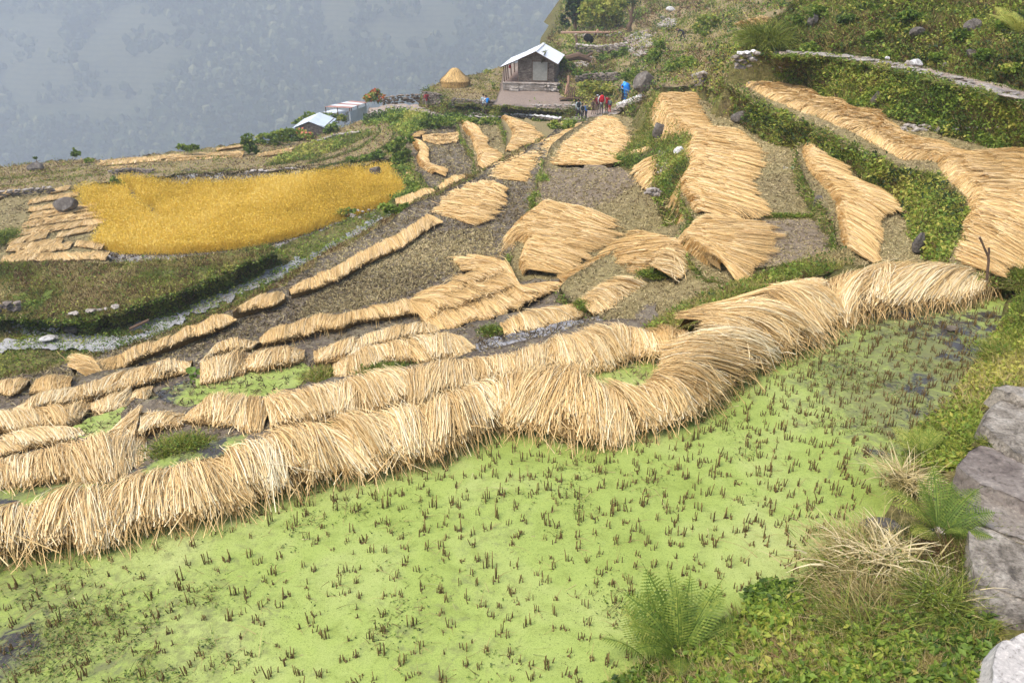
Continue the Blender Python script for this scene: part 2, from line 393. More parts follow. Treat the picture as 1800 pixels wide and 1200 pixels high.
# ---- duckweed pond and other water
def pond_mat(name, cover=.62):
    m, nt, b = new_mat(name, .75, .3)
    big = texn(nt, .55, 5, .6, .5); fine = texn(nt, 110, 3, .85); mid = texn(nt, 5, 6, .7, .3)
    col = ramp(nt, big, [(.3, (.25, .32, .065)), (.5, (.315, .395, .10)), (.7, (.40, .45, .165))])
    col = mix(nt, .7, col, ramp(nt, fine, [(.33, (.38, .42, .25)), (.47, (.95, .95, .9)), (.6, (1.15, 1.13, 1.1)), (.72, (1.5, 1.45, 1.5))]), 'MULTIPLY')
    col = mix(nt, .55, col, ramp(nt, mid, [(.3, (.6, .6, .45)), (.5, (1, 1, 1)), (.75, (1.15, 1.1, 1.1))]), 'MULTIPLY')
    # open water and silt where the weed thins out
    g = nt.nodes["OBJC"]
    a = N(nt, "ShaderNodeAttribute", attribute_name="open")
    pt = texn(nt, 3.4, 7, .72, .6)
    ad = N(nt, "ShaderNodeMath", operation='ADD'); nt.links.new(pt, ad.inputs[0]); nt.links.new(a.outputs["Fac"], ad.inputs[1])
    msk = ramp(nt, ad.outputs[0], [(cover, (0, 0, 0)), (cover+.05, (1, 1, 1))])
    silt = ramp(nt, ad.outputs[0], [(cover-.13, (0, 0, 0)), (cover+.03, (1, 1, 1))])
    gr = texn(nt, 38, 4, .8, .3); col = mix(nt, .6, col, ramp(nt, gr, [(.34, (.5, .52, .35)), (.46, (1, 1, 1)), (.7, (1.12, 1.1, 1.1))]), 'MULTIPLY')
    a2 = N(nt, 'ShaderNodeAttribute', attribute_name='silt')
    p2 = texn(nt, 9, 6, .75, .4); ad2 = N(nt, 'ShaderNodeMath', operation='ADD'); nt.links.new(p2, ad2.inputs[0]); nt.links.new(a2.outputs['Fac'], ad2.inputs[1])
    col = mix(nt, ramp(nt, ad2.outputs[0], [(.62, (0, 0, 0)), (.85, (.85, .85, .85))]), col, (.17, .175, .07))
    col = mix(nt, silt, col, (.16, .17, .075))
    nt.links.new(col, b.inputs["Base Color"])
    wb = N(nt, "ShaderNodeBsdfPrincipled"); wb.inputs["Base Color"].default_value = (.06, .055, .05, 1); wb.inputs["Roughness"].default_value = .12
    wb.inputs["IOR"].default_value = 1.33
    ms = N(nt, "ShaderNodeMixShader"); nt.links.new(msk, ms.inputs[0]); nt.links.new(b.outputs[0], ms.inputs[1]); nt.links.new(wb.outputs[0], ms.inputs[2])
    nt.links.new(ms.outputs[0], nt.nodes["Material Output"].inputs[0])
    bump(nt, b, fine, .35, .006); return m
M['pond'] = pond_mat('duckweed')
M['murky'] = pond_mat('murky_duckweed', .50)
m_, nt_, b_ = new_mat('shallow_water', .12, .5); M['water'] = m_
c_ = ramp(nt_, texn(nt_, 4, 5, .7), [(.35, (.15, .14, .13)), (.5, (.30, .29, .29)), (.65, (.42, .42, .43))])
nt_.links.new(c_, b_.inputs["Base Color"])
rr_ = ramp(nt_, texn(nt_, 2.5, 5, .7, .5), [(.45, (.08, .08, .08)), (.6, (.75, .75, .75))]); nt_.links.new(rr_, b_.inputs["Roughness"])
bump(nt_, b_, texn(nt_, 22, 3), .15, .01)

R0A = [(-120,998),(-60,990),(0,972),(60,962),(130,953),(206,937),(292,918),(379,902),(449,875),(503,858),(595,831),(666,821),(731,810),(801,788),(866,750),(900,752),(954,760),(1014,775),(1062,768),(1111,755),(1160,748),(1219,729),(1257,707),(1279,685),(1328,655),(1371,620),(1436,599),(1467,572),(1499,548)]
R0B = [(-120,925),(-60,915),(0,900),(50,885),(115,862),(195,840),(285,822),(365,803),(425,782),(490,760),(560,740),(630,728),(700,715),(765,700),(830,680),(875,660),(930,645),(985,645),(1040,660),(1085,675),(1120,676),(1140,665),(1155,650),(1170,630),(1190,603),(1235,565),(1300,532),(1370,500),(1440,488)]
pond = patch('pond', 'pond_water', Z(0, (-160,960),(0,925),(200,885),(450,825),(700,765),(870,712),(1000,705),(1090,712),(1170,690),(1230,640),(1330,575),(1440,548),(1600,525),(1760,503),(1850,500),(1950,700),(2000,1300),(-250,1300)),
      'pond', step=22, disp=0, skirt=0, jag=0, label='duckweed covered pond in the nearest paddy', cat='water')
def pond_open(o):
    co = np.empty(len(o.data.vertices)*3, np.float32); o.data.vertices.foreach_get('co', co); co = co.reshape(-1, 3)
    v = np.full(len(co), -.12)
    for (u, y, r, a) in ((1700,600,90,.24),(1640,700,70,.22),(1560,560,110,.14),(1750,560,60,.20),(40,1110,60,.22),(0,1180,50,.18),(180,1170,50,.10),(1530,800,60,.12),(1470,640,130,.08),(1600,770,50,.15),(720,1180,120,.09),(380,1080,120,.06),(820,930,90,.05),(1450,700,110,.06)):
        c = unp(u, y, 0.); rr = r*float(pxm(c)); d2 = ((co[:, 0]-c[0])**2+(.6*(co[:, 1]-c[1]))**2)/rr**2
        v += a*np.exp(-d2)
    at = o.data.attributes.new('open', 'FLOAT', 'POINT'); at.data.foreach_set('value', v.astype(np.float32))
    v = np.full(len(co), .0)
    for (u, y, r, a) in ((1480,650,120,.18),(1620,600,160,.20),(1700,640,110,.2),(100,1120,150,.2),(330,1150,160,.17),(900,900,90,.12),(1150,950,200,-.1),(820,1110,120,.14),(1560,740,100,.2),(60,1000,80,.2),(450,930,120,.05),(1050,800,120,.05)):
        c = unp(u, y, 0.); rr = r*float(pxm(c)); d2 = ((co[:, 0]-c[0])**2+(.6*(co[:, 1]-c[1]))**2)/rr**2; v += a*np.exp(-d2)
    at = o.data.attributes.new('silt', 'FLOAT', 'POINT'); at.data.foreach_set('value', v.astype(np.float32))
pond_open(pond.o)
patch('bund0', 'pond_bund_earth', [(u, v-9, -.02) for u, v in R0A]+Z(0, (1513,545,-.02),(1563,538,-.02),(1618,530,-.02),(1664,524,-.02),(1719,512,-.02),(1765,498,-.02),(1800,490,.2),(1775,480,.28),(1725,474,.28),(1670,466,.28),(1620,458,.25),(1570,458,.25),(1490,466,.25))+[(u, v+6, .2) for u, v in R0B[::-1]],
      'bank', step=14, disp=.03, skirt=1.0, label='earth bund along the far edge of the pond')

# ---- stepped terraces beyond the pond (lower towards the valley on the left)
patch('t1', 'terrace', Z(-.72, (1290,560,-.5),(1235,600),(1190,650),(1120,700),(1000,690),(880,700),(760,735),(600,775),(480,800),(400,830,-.8),(200,880,-1.0),(0,945,-1.1),(-120,960,-1.15),(-120,800,-1.15),(0,790,-1.15),(160,755,-1.1),(240,700,-1.0),(330,712,-.8),(480,690),(600,662),(740,640),(880,610),(960,590),(1040,560),(1120,560),(1210,570,-.6)),
      'mud', step=13, label='narrow muddy terrace just below the pond bund', disp=.03)
patch('t2', 'terrace', Z(-1.5, (1200,600,-1.0),(1100,640,-1.2),(900,660,-1.35),(700,700,-1.5),(480,740,-1.6),(320,765,-1.7),(160,800,-1.75),(-120,860,-1.8),(-120,735,-1.8),(0,730,-1.8),(160,690,-1.75),(330,655,-1.7),(350,628,-1.6),(530,608),(700,590),(800,578),(880,555),(1000,525,-1.3),(1050,500,-1.2),(1150,520,-.95),(1160,560,-.85)),
      'mud', step=12, label='muddy terrace between the second and third straw rows', disp=.03)
patch('t3', 'terrace', Z(-2.2, (1060,545,-1.6),(1000,570,-1.9),(900,590),(800,612),(700,630),(550,640),(430,660),(320,690),(0,760),(-120,780),(-120,695),(0,690),(60,680),(200,650),(340,622),(460,588),(600,552),(740,530),(900,495),(1000,490,-1.9),(1060,500,-1.6)),
      'mud', step=12, label='dark mud strip between two straw rows', disp=.04)
patch('t4', 'terrace', Z(-3.1, (-120,720),(0,700),(140,675),(335,650),(455,608),(600,572),(735,548),(860,530),(940,510),(912,480,-3.0),(905,435),(930,395),(946,365),(948,340),(955,310),(962,292),(975,270,-3.5),(1000,240,-4.1),(1040,212,-4.8),(1010,216,-4.9),(960,240,-4.2),(900,278,-3.6),(850,300,-3.3),(800,330),(740,352),(690,385),(640,415),(560,458),(500,500),(420,540),(400,548),(330,575),(240,608),(130,635),(60,655),(0,665),(-120,670)),
      'mud', step=11, disp=.05, label='large dark mud field with rice stubble', skirt=2.5, slope=.5)
patch('k', 'terrace', Z(-3.9, (-120,720),(150,655),(300,610),(420,565),(520,520),(640,455),(740,400),(850,340),(900,300),(960,262,-4.4),(960,240,-4.6),(900,268,-4.3),(860,295,-4.1),(800,322),(735,350),(700,372),(640,405),(560,450),(500,488),(440,522),(380,548),(320,572),(230,604),(130,632),(0,660),(-120,668)),
      'dryterr', step=9, disp=.05, label='dry grassy ledge outside the mud field', skirt=2.6, slope=.7)
patch('c1', 'terrace', Z(-2.2, (955,290),(965,262,-2.8),(990,236,-3.5),(1040,208,-4.6),(1062,200,-4.8),(1090,202,-4.7),(1125,212,-4.2),(1140,240,-3.4),(1120,285,-2.3),(1145,310,-2.2),(1180,350,-2.15),(1190,390,-2.1),(1180,440,-2.1),(1150,480,-2.05),(1000,510,-2.1),(905,508,-2.2),(900,480),(897,440),(930,395),(944,360),(942,335),(952,310)),
      'olive', step=9, disp=.04, label='olive stubble terrace below the mossy bank', skirt=1.1, slope=.3)
patch('f', 'terrace', Z(-.75, (1290,545,-.55),(1240,590,-.8),(1150,590,-1.0),(1060,560,-1.1),(1030,535,-1.1),(1000,530,-1.15),(985,505,-1.15),(1010,480,-1.1),(1080,440,-.95),(1115,402,-.9),(1190,395,-.7),(1210,380,-.5),(1300,430,-.4),(1350,450,-.35),(1450,470,-.3),(1400,510,-.4)),
      'olive', step=11, disp=.04, label='muddy stubble terrace beside the flooded strip')
patch('tr1', 'terrace', Z(-.38, (1160,168,-1.1),(1240,158,-1.05),(1265,180,-.75),(1300,212,-.42),(1345,242,-.32),(1405,262,-.25),(1435,285),(1430,330),(1455,375),(1480,430),(1500,465,-.25),(1420,470),(1330,510,-.45),(1240,490,-.6),(1200,440,-.5),(1205,415,-.4),(1221,388),(1211,370),(1198,345),(1198,325),(1212,300),(1206,268,-.4),(1222,243,-.5),(1203,236,-.6),(1182,215,-.8),(1168,195,-.95)),
      'olive', step=9, disp=.03, label='long stubble terrace with straw on its left edge', skirt=.3, slope=.1)
patch('tr2', 'terrace', Z(0, (1400,255,.05),(1440,240,.05),(1500,292),(1565,345),(1610,398),(1650,455),(1655,490,.1),(1560,500,.1),(1490,480,0),(1478,440),(1468,398),(1440,352),(1416,315),(1406,290)),
      'olive', step=9, disp=.03, label='small stubble terrace under the green bank', skirt=.9, slope=.2)
patch('u', 'terrace', Z(.6, (1268,140),(1292,124),(1345,128),(1400,146),(1480,175),(1560,205),(1660,238),(1760,260),(1900,300),(1960,520),(1800,500,.3),(1745,490,.35),(1700,482,.4),(1668,466,.45),(1678,430,.55),(1697,388),(1690,360),(1664,336),(1650,312),(1600,303),(1535,278),(1470,243),(1411,217),(1349,187),(1290,155)),
      'olive', step=10, disp=.03, label='upper stubble terrace below the stone path', skirt=.12, slope=.15)

# ---- banks and walls seen face on
patch('ubank', 'terrace_bank', Z(.6, (1268,138),(1290,155),(1349,187),(1411,217),(1470,243),(1535,278),(1590,302),(1650,308),(1664,336),(1692,360),(1698,390),(1680,430,.55),(1668,470,.4))+Z(0, (1640,470,.02),(1605,402),(1560,350),(1500,300),(1430,275,-.1),(1400,265,-.3),(1340,245,-.33),(1300,217,-.42),(1262,185,-.75),(1255,160,-.6)),
      'bank', step=8, disp=.12, dscale=1.5, skirt=.3, label='mossy bank under the upper terrace')
patch('wall', 'terrace_bank', Z(1.85, (1325,92,1.6),(1360,95,1.8),(1385,96),(1450,99),(1500,107),(1600,127),(1700,154),(1800,181),(1920,222),(1940,330,.6),(1800,275,.6),(1700,250,.6),(1600,217,.6),(1500,186,.6),(1400,154,.6),(1320,128,.6)),
      'bank', step=8, disp=.14, dscale=1.6, skirt=.3, label='overgrown dry stone retaining bank below the path')
patch('tr1bank', 'terrace_bank', Z(-.4, (1160,168,-1.1),(1185,214,-.8),(1220,243,-.5),(1207,268,-.4),(1213,300),(1200,330),(1221,385),(1206,415),(1195,435,-.6),(1160,470,-1.6))+Z(-2.1, (1172,440),(1172,400),(1160,360),(1130,308),(1095,290,-2.3),(1075,278,-2.5),(1110,262,-2.6),(1130,245,-3.2),(1120,215,-4.2),(1132,190,-3.8),(1120,165,-3.4),(1140,158,-2.6)), 
      'bank', step=7, disp=.15, dscale=1.2, skirt=.3, label='mossy stony bank with a grassy hump', ctrl=[(1145,195,-1.9),(1170,230,-1.5),(1150,260,-2.0),(1110,275,-2.2),(1165,280,-1.3)])
patch('strip1', 'terrace_bank', Z(-.3, (1130,580,-.7),(1185,545,-.5),(1250,515,-.35),(1330,485,-.25),(1420,455,-.15),(1490,440,.02),(1500,465,.22),(1440,485,.25),(1370,498,.22),(1280,530,.15),(1200,575,.0),(1190,590,-.2)),
      'bank', step=8, disp=.06, skirt=.6, label='grassy bund behind the curved straw row')
# ---- path, hillside above it
pathU = [(1385,90,1.85),(1450,92,1.85),(1500,97,1.85),(1600,112,1.85),(1700,134,1.85),(1800,158,1.85),(1930,195,1.85)]
patch('path', 'path', Z(1.86, (1360,96),(1385,97),(1450,100),(1500,108),(1600,128),(1700,155),(1800,182),(1930,226))+pathU[::-1]+[(1360,89,1.86)],
      'pathm', step=7, disp=.02, skirt=.06, label='earth and stone footpath along the hillside', cat='path')
HB = [(u, v, float(hd_of(v, z))) for u, v, z in pathU]
patch('hill', 'hillside', [(1300,108,31.5),(1345,93,31.)]+[(u, v+1, d) for u, v, d in HB]+[(2000,150,24),(2000,-40,28),(1800,-55,31),(1650,-55,33),(1500,-55,36),(1420,-55,40),(1400,-10,38),(1385,15,36),(1345,45,34),(1320,60,33),(1308,85,32)],
      'bank', mode='d', step=9, disp=.32, dscale=.7, skirt=2.5, slope=.3, label='steep overgrown slope above the path',
      ctrl=[(1500,50,30.4),(1600,60,28.4),(1700,70,25.4),(1800,90,23),(1600,10,30),(1750,10,27),(1450,40,32.)])
patch('mid', 'hillside', [(955,85,88),(985,150,70),(1000,190,64),(1090,195,61),(1118,205,55),(1135,168,48),(1165,150,44),(1230,150,39),(1262,165,35),(1285,135,32),(1300,118,32),(1330,100,33),(1345,80,36),(1345,40,42),(1420,0,55),(1450,-45,75),(1300,-50,110),(1150,-50,130),(1000,-45,140),(988,10,125),(985,40,108),(968,60,98)],
      'dryterr', mode='d', step=7, disp=.30, dscale=.5, skirt=5, slope=.5, label='rough terraced hillside above the hut',
      ctrl=[(1200,75,75),(1100,120,73),(1200,110,60),(1150,135,55),(1300,50,64),(1050,150,70),(1060,90,84),(1050,50,98),(1250,90,55),(1180,30,95),(1290,90,42),(1330,20,62)])
patch('ytop', 'terrace', Z(-6.0, (745,160),(790,180),(870,188),(884,178),(893,150),(900,124),(884,118),(830,132),(790,141),(760,150)),
      'dryterr', step=6, disp=.04, skirt=.2, slope=.15, label='dry stubble terrace with the haystack')
patch('yard', 'yard', Z(-5.4, (868,184),(880,186),(940,190),(1000,192),(1012,184),(1005,165),(990,140),(1000,120),(960,105),(890,112),(880,140),(878,158)),
      'yard', step=6, disp=.03, skirt=.2, slope=.1, label='trodden earth yard in front of the stone hut')
patch('vpath', 'path', Z(-6.4, (640,212,-9.0),(655,205,-8.7),(690,196,-8.0),(745,201,-7.4),(765,208,-7.2),(800,203,-6.9),(870,206,-6.6),(890,204,-6.5),(1000,214,-6.0),(1012,224,-6.0),(1035,216,-5.9),(1060,212,-5.7),(1085,200,-5.4),(1115,183,-5.0),(1110,172,-4.9),(1080,184,-5.2),(1020,192,-5.8),(960,192,-6.1),(890,192,-6.4),(840,192,-6.7),(780,194,-7.0),(745,187,-7.3),(690,182,-8.0),(650,190,-8.8)),
      'pathm', step=6, disp=.03, skirt=.3, label='stone paved village path below the hut', cat='path')
patch('vbank', 'terrace_bank', Z(-6.8, (640,213,-9),(655,206,-8.7),(690,197,-8.0),(745,202,-7.4),(765,209,-7.2),(800,204,-6.9),(870,207,-6.6),(890,205,-6.5),(1000,215,-6.0),(1035,222,-6.0),(1020,228,-6.3),(985,238,-7.0),(930,228,-7.3),(870,220,-7.5),(810,228,-7.5),(745,240,-7.5),(715,245,-7.7),(700,238,-8),(680,220,-8.6),(650,225,-9)),
      'bank', step=6, disp=.2, skirt=.3, label='green bank under the village path')
patch('bank_hay', 'terrace_bank', Z(-6, (745,158),(790,179),(870,187),(884,184),(900,187),(1000,191,-5.4),(1015,188,-5.4),(1020,200,-5.9),(960,202,-6.2),(890,200,-6.5),(840,199,-6.8),(780,202,-7.1),(748,192,-7.4),(738,180,-7.2)),
      'bank', step=6, disp=.08, skirt=.3, label='bank and rubble under the haystack terrace')
def lay(key, label, pts, mat, off=.35, step=6, disp=.12):
    return patch(key, 'terrace', [(u, v, (ground_hd(u, v) or 70.)-off) for u, v in pts], mat, mode='d', step=step, disp=disp, dscale=.5, skirt=.8, slope=.3, label=label)
lay('lime', 'small lime green terrace on the skyline left of the plank platform', [(958, 92), (968, 76), (982, 62), (1006, 60), (1012, 70), (1004, 80), (990, 90), (974, 94)], 'limeg')
lay('work', 'tan harvested terrace where the worker bends', [(1165, 62), (1190, 58), (1222, 60), (1216, 76), (1204, 92), (1180, 96), (1172, 80)], 'dryterr')
lay('up1', 'harvested tan terrace at the top right of the hillside', [(1286, 40), (1330, 26), (1372, 16), (1376, 26), (1340, 38), (1336, 52), (1290, 56)], 'dryterr')
lay('brown', 'bare brown footslope below the shrubs', [(1122, 122), (1140, 112), (1152, 128), (1150, 150), (1132, 150), (1118, 138)], 'yard')
lay('patho', 'stony trodden track climbing the hillside', [(1096, 66), (1120, 56), (1150, 46), (1166, 38), (1172, 46), (1152, 60), (1138, 84), (1128, 100), (1108, 96)], 'pathm')
# ---- centre-far terraces
patch('d1', 'terrace', Z(-7.0, (705,250),(720,238),(745,228),(810,215),(850,215),(850,300),(840,330),(760,335),(745,312),(730,300),(724,270),(715,262)),
      'mud', step=7, disp=.05, skirt=1.3, slope=.4, label='small mud paddy ringed with straw')
patch('e1', 'terrace', Z(-6.5, (806,217),(840,212),(905,215),(905,270),(890,290),(850,310),(836,305),(833,270),(812,236)),
      'olive', step=7, disp=.04, skirt=.9, slope=.2, label='narrow stubble terrace between two straw ridges')
patch('e2', 'terrace', Z(-6.0, (878,208),(900,206),(960,214),(1015,218),(1000,235),(950,262),(890,290),(886,270),(892,245)),
      'olive', step=7, disp=.04, skirt=.9, slope=.2, label='stubble terrace under the path bank')
patch('ledge', 'terrace', Z(-7.7, (690,262),(705,252),(722,262),(735,300),(770,318),(850,300),(880,280),(860,310),(800,340),(750,355),(700,368),(690,350),(720,335),(712,310),(695,290)),
      'meadow', step=7, disp=.08, skirt=1.2, slope=.5, label='green ledge right of the ripe rice')
# ---- golden rice level and the rest of the left side
patch('gold', 'terrace', Z(-8.35, (120,330),(200,312),(280,300),(430,298),(560,292),(640,288),(700,286),(722,320),(712,350),(640,385),(600,405),(480,440),(300,468),(190,470),(150,400)),
      'mud', step=10, disp=.04, label='wet paddy floor under the ripe rice', skirt=1)
patch('wstrip1', 'water', Z(-8.3, (270,316),(300,310),(380,303),(480,297),(560,292),(625,288),(650,290),(600,302),(480,318),(360,325)), 'water', step=9, disp=0, skirt=0, label='flooded strip behind the ripe rice', cat='water')
patch('wstrip2', 'water', Z(-8.3, (180,435),(300,442),(400,430),(480,412),(600,385),(600,400),(480,438),(400,452),(300,466),(200,464)), 'water', step=9, disp=0, skirt=0, label='flooded strip in front of the ripe rice', cat='water')
patch('g1', 'terrace', Z(-8.1, (-120,352),(0,345),(60,332),(140,326),(160,345),(185,380),(192,405),(175,430),(195,466),(120,470),(-120,476)),
      'olive', step=8, disp=.05, skirt=.8, label='stubble terraces left of the ripe rice')
patch('lf', 'hillside', Z(-9, (-120,356,-8.2),(0,350,-8.1),(60,333,-8.0),(130,330,-8.05),(200,318,-8.1),(300,308,-8.1),(430,302,-8.1),(560,296,-8.0),(640,291,-7.9),(690,275,-7.7),(720,248,-7.6),(725,215,-7.8),(700,200,-8.2),(660,200,-8.8),(640,212,-9.2),(600,222,-9.9),(560,238,-10.2),(500,250,-10.2),(430,252,-9.9),(390,257,-9.6),(300,268,-9.6),(230,276,-9.5),(185,285,-9.4),(165,279,-9.0),(90,283,-9.0),(0,293,-9.0),(-120,304,-9.0)),
      'dryterr', step=8, disp=.10, skirt=8, slope=.6, label='dry terraced slope above the valley')
patch('meadow', 'meadow', Z(-6.5, (-120,470),(0,463),(100,460),(190,464),(300,456),(400,443),(472,430),(482,438),(460,452),(400,476),(300,517),(200,550),(110,562),(0,556),(-120,556)),
      'meadow', step=8, disp=.10, skirt=.12, slope=.2, label='rough brown and green meadow')
patch('mbank', 'terrace_bank', Z(-6.5, (110,561),(200,549),(300,516),(400,475),(470,440),(483,436),(490,450,-7.3),(420,492,-7.35),(300,545,-7.35),(190,575,-7.35),(120,580,-7.3)),
      'bank', step=7, disp=.12, skirt=.2, label='shaded ferny bank below the meadow')
patch('s', 'terrace', Z(-7.35, (-120,700),(0,695),(150,660),(330,612),(430,570),(520,525),(640,460),(740,400),(800,350),(760,335),(700,350),(640,378),(600,392),(540,415),(480,440),(420,485),(300,540),(190,570),(110,575),(-20,552),(-120,552)),
      'meadow', step=9, disp=.09, skirt=2, label='damp rough ground along the stream')
def stream(name, key, pts, mat, wd, z, label):
    L = []; Rr = []
    for i, (u, v, ww) in enumerate(pts):
        ww *= (.80*(1+.3*math.sin(i*2.4)) if key == 'st2' else 1.)
        L.append((u, v-ww, z)); Rr.append((u, v+ww, z))
    patch(key, name, L+Rr[::-1], mat, step=5, disp=.02, skirt=0, jag=1.6, label=label, cat='water')
stream('stream_bed', 'st1', [(-60,612,8),(0,608,9),(50,603,11),(110,600,12),(170,603,15),(215,612,18),(250,600,18),(290,575,10),(330,556,6)], 'gravel', 0, -7.28, 'pale gravelly stream bed at the left')
stream('stream', 'st2', [(225,578,5),(265,570,6),(320,553,6),(360,538,9),(410,515,11),(450,496,13),(500,475,12),(550,452,10),(590,430,8),(640,400,10),(690,375,5)], 'water', 0, -7.29, 'shallow stream running across the damp ground')
# small pools
def pool(key, poly, z, mat, label): patch(key, 'pool_water', Z(z, *poly), mat, step=9, disp=0, skirt=0, label=label, cat='water')
patch('c1mud', 'mud_patch', Z(-2.15, (960,296),(1030,293),(1092,294),(1128,318),(1156,342),(1162,354),(1080,366),(1000,370),(952,358),(948,338),(956,312)), 'brownfield', step=8, disp=.03, skirt=0, label='bare grey brown mud patch on the middle terrace')
patch('trmud', 'mud_patch', Z(-.33, (1340,386),(1440,388),(1462,420),(1468,450),(1400,468),(1330,470),(1350,440),(1362,415)), 'brownfield', step=8, disp=.03, skirt=0, label='bare damp mud on the lower part of the long terrace')
pool('p1', [(1015,652),(1050,690),(1120,700),(1165,670),(1185,630),(1150,612),(1080,632),(1040,645)], -.67, 'pond', 'little green pool in the bend of the straw row')
pool('p2', [(340,700),(345,665),(420,655),(470,640),(540,628),(560,640),(545,660),(510,690),(480,705),(340,712)], -1.52, 'pond', 'green duckweed pool between the straw rows')
pool('p3', [(250,700),(330,665),(345,680),(345,720),(260,725)], -1.62, 'murky', 'murky pool with open water left of the green pool')
pool('p4', [(115,752),(165,730),(240,712),(240,730),(175,768),(120,770)], -1.02, 'pond', 'small duckweed pool beside the leaning straw tuft')
pool('p5', [(840,600),(900,585),(960,575),(1030,560),(1100,535),(1150,515),(1170,530),(1130,560),(1060,575),(1000,590),(930,620),(850,650),(830,625)], -1.10, 'water', 'flooded strip reflecting the sky between straw rows')
pool('p6', [(230,830),(300,800),(380,775),(480,750),(500,765),(420,790),(330,815),(240,850)], -.74, 'murky', 'pale murky pool behind the nearest straw row')
pool('p7', [(-100,860),(60,850),(150,838),(240,820),(260,835),(150,870),(0,910),(-100,930)], -1.04, 'murky', 'murky green pool at the left behind the nearest straw row')
pool('p8', [(640,725),(700,712),(800,690),(830,690),(760,720),(650,745)], -.66, 'pond', 'sliver of green water behind the nearest straw row')
for k in ('p1', 'p2', 'p4', 'p8'):
    o = T[k].o; at = o.data.attributes.new('open', 'FLOAT', 'POINT'); at.data.foreach_set('value', np.full(len(o.data.vertices), -.1, np.float32))
# ---- bank at the lower right
patch('rb', 'hillside', Z(0, (1040,1230,-.03),(1100,1195,-.03),(1180,1150,-.03),(1250,1108,-.03),(1330,1060,-.03),(1400,1030,-.03),(1440,970,-.03),(1540,905,-.03),(1580,840,-.03),(1600,775,-.03),(1680,700,-.03),(1715,650,-.03),(1735,610,-.03),(1760,560,-.03),(1780,510,0),(1800,478,.3),(1900,440,.35),(1960,560,.38),(1960,760,.42),(1980,1000,.42),(1980,1250,.5),(1900,1400,.5),(1000,1400,.3)),
      'bank', step=15, disp=.05, skirt=.5, label='weedy bank at the lower right of the pond',
      ctrl=[(1700,900,.38),(1620,1000,.36),(1500,1100,.34),(1400,1190,.34),(1700,1100,.45),(1700,760,.35),(1760,660,.4),(1780,560,.3),(1580,960,.25),(1300,1190,.2)])
# ---- wide ground sheet under everything, falling to the valley on the left
def ground_sheet():
    xs = np.concatenate([np.linspace(-900, -80, 30), np.linspace(-70, 70, 57), np.linspace(80, 600, 20)])
    ys = np.concatenate([np.linspace(-60, 160, 89), np.linspace(165, 700, 30)])
    X, Y = np.meshgrid(xs, ys)
    def base(X, Y):
        h = np.interp(Y, [-60, 5, 12, 25, 45, 70, 100, 140, 700], [-.6, -.7, -2, -3.6, -6.5, -9.5, -12, -20, -260])
        tilt = np.interp(X, [-900, -80, -35, -15, 0, 12, 30, 70, 600], [-330, -40, -11, -4, -1.6, -.8, -.2, 14, 120])
        k = np.clip((Y-2)/20, 0, 1)
        hill = np.where(X > 12, (X-12)*.75*np.clip(Y/30, 0, 1), 0)
        return h+np.where(X < 0, tilt*np.clip(k+.15, .1, 1), 0)+np.where(Y < 60, np.minimum(hill, 60), hill*.6)-1.2
    Zz = base(X, Y)
    # valley side drop beyond the lip
    V = np.c_[X.ravel(), Y.ravel(), Zz.ravel()]; V[:, 2] += fbm(V, .05, 3, 5)*np.clip((np.abs(V[:, 0])+np.abs(V[:, 1])-60)/40, .0, 6)
    nx = len(xs); i = np.arange(len(ys)-1)[:, None]*nx+np.arange(nx-1)[None]
    Fc = np.stack([i, i+1, i+nx+1, i+nx], -1).reshape(-1, 4)
    o = mesh_np('ground', V, Fc, M['bank'], smooth=True); tag(o, None, 'steep hillside ground falling to the valley', 'ground', 'structure'); return o
ground_sheet()
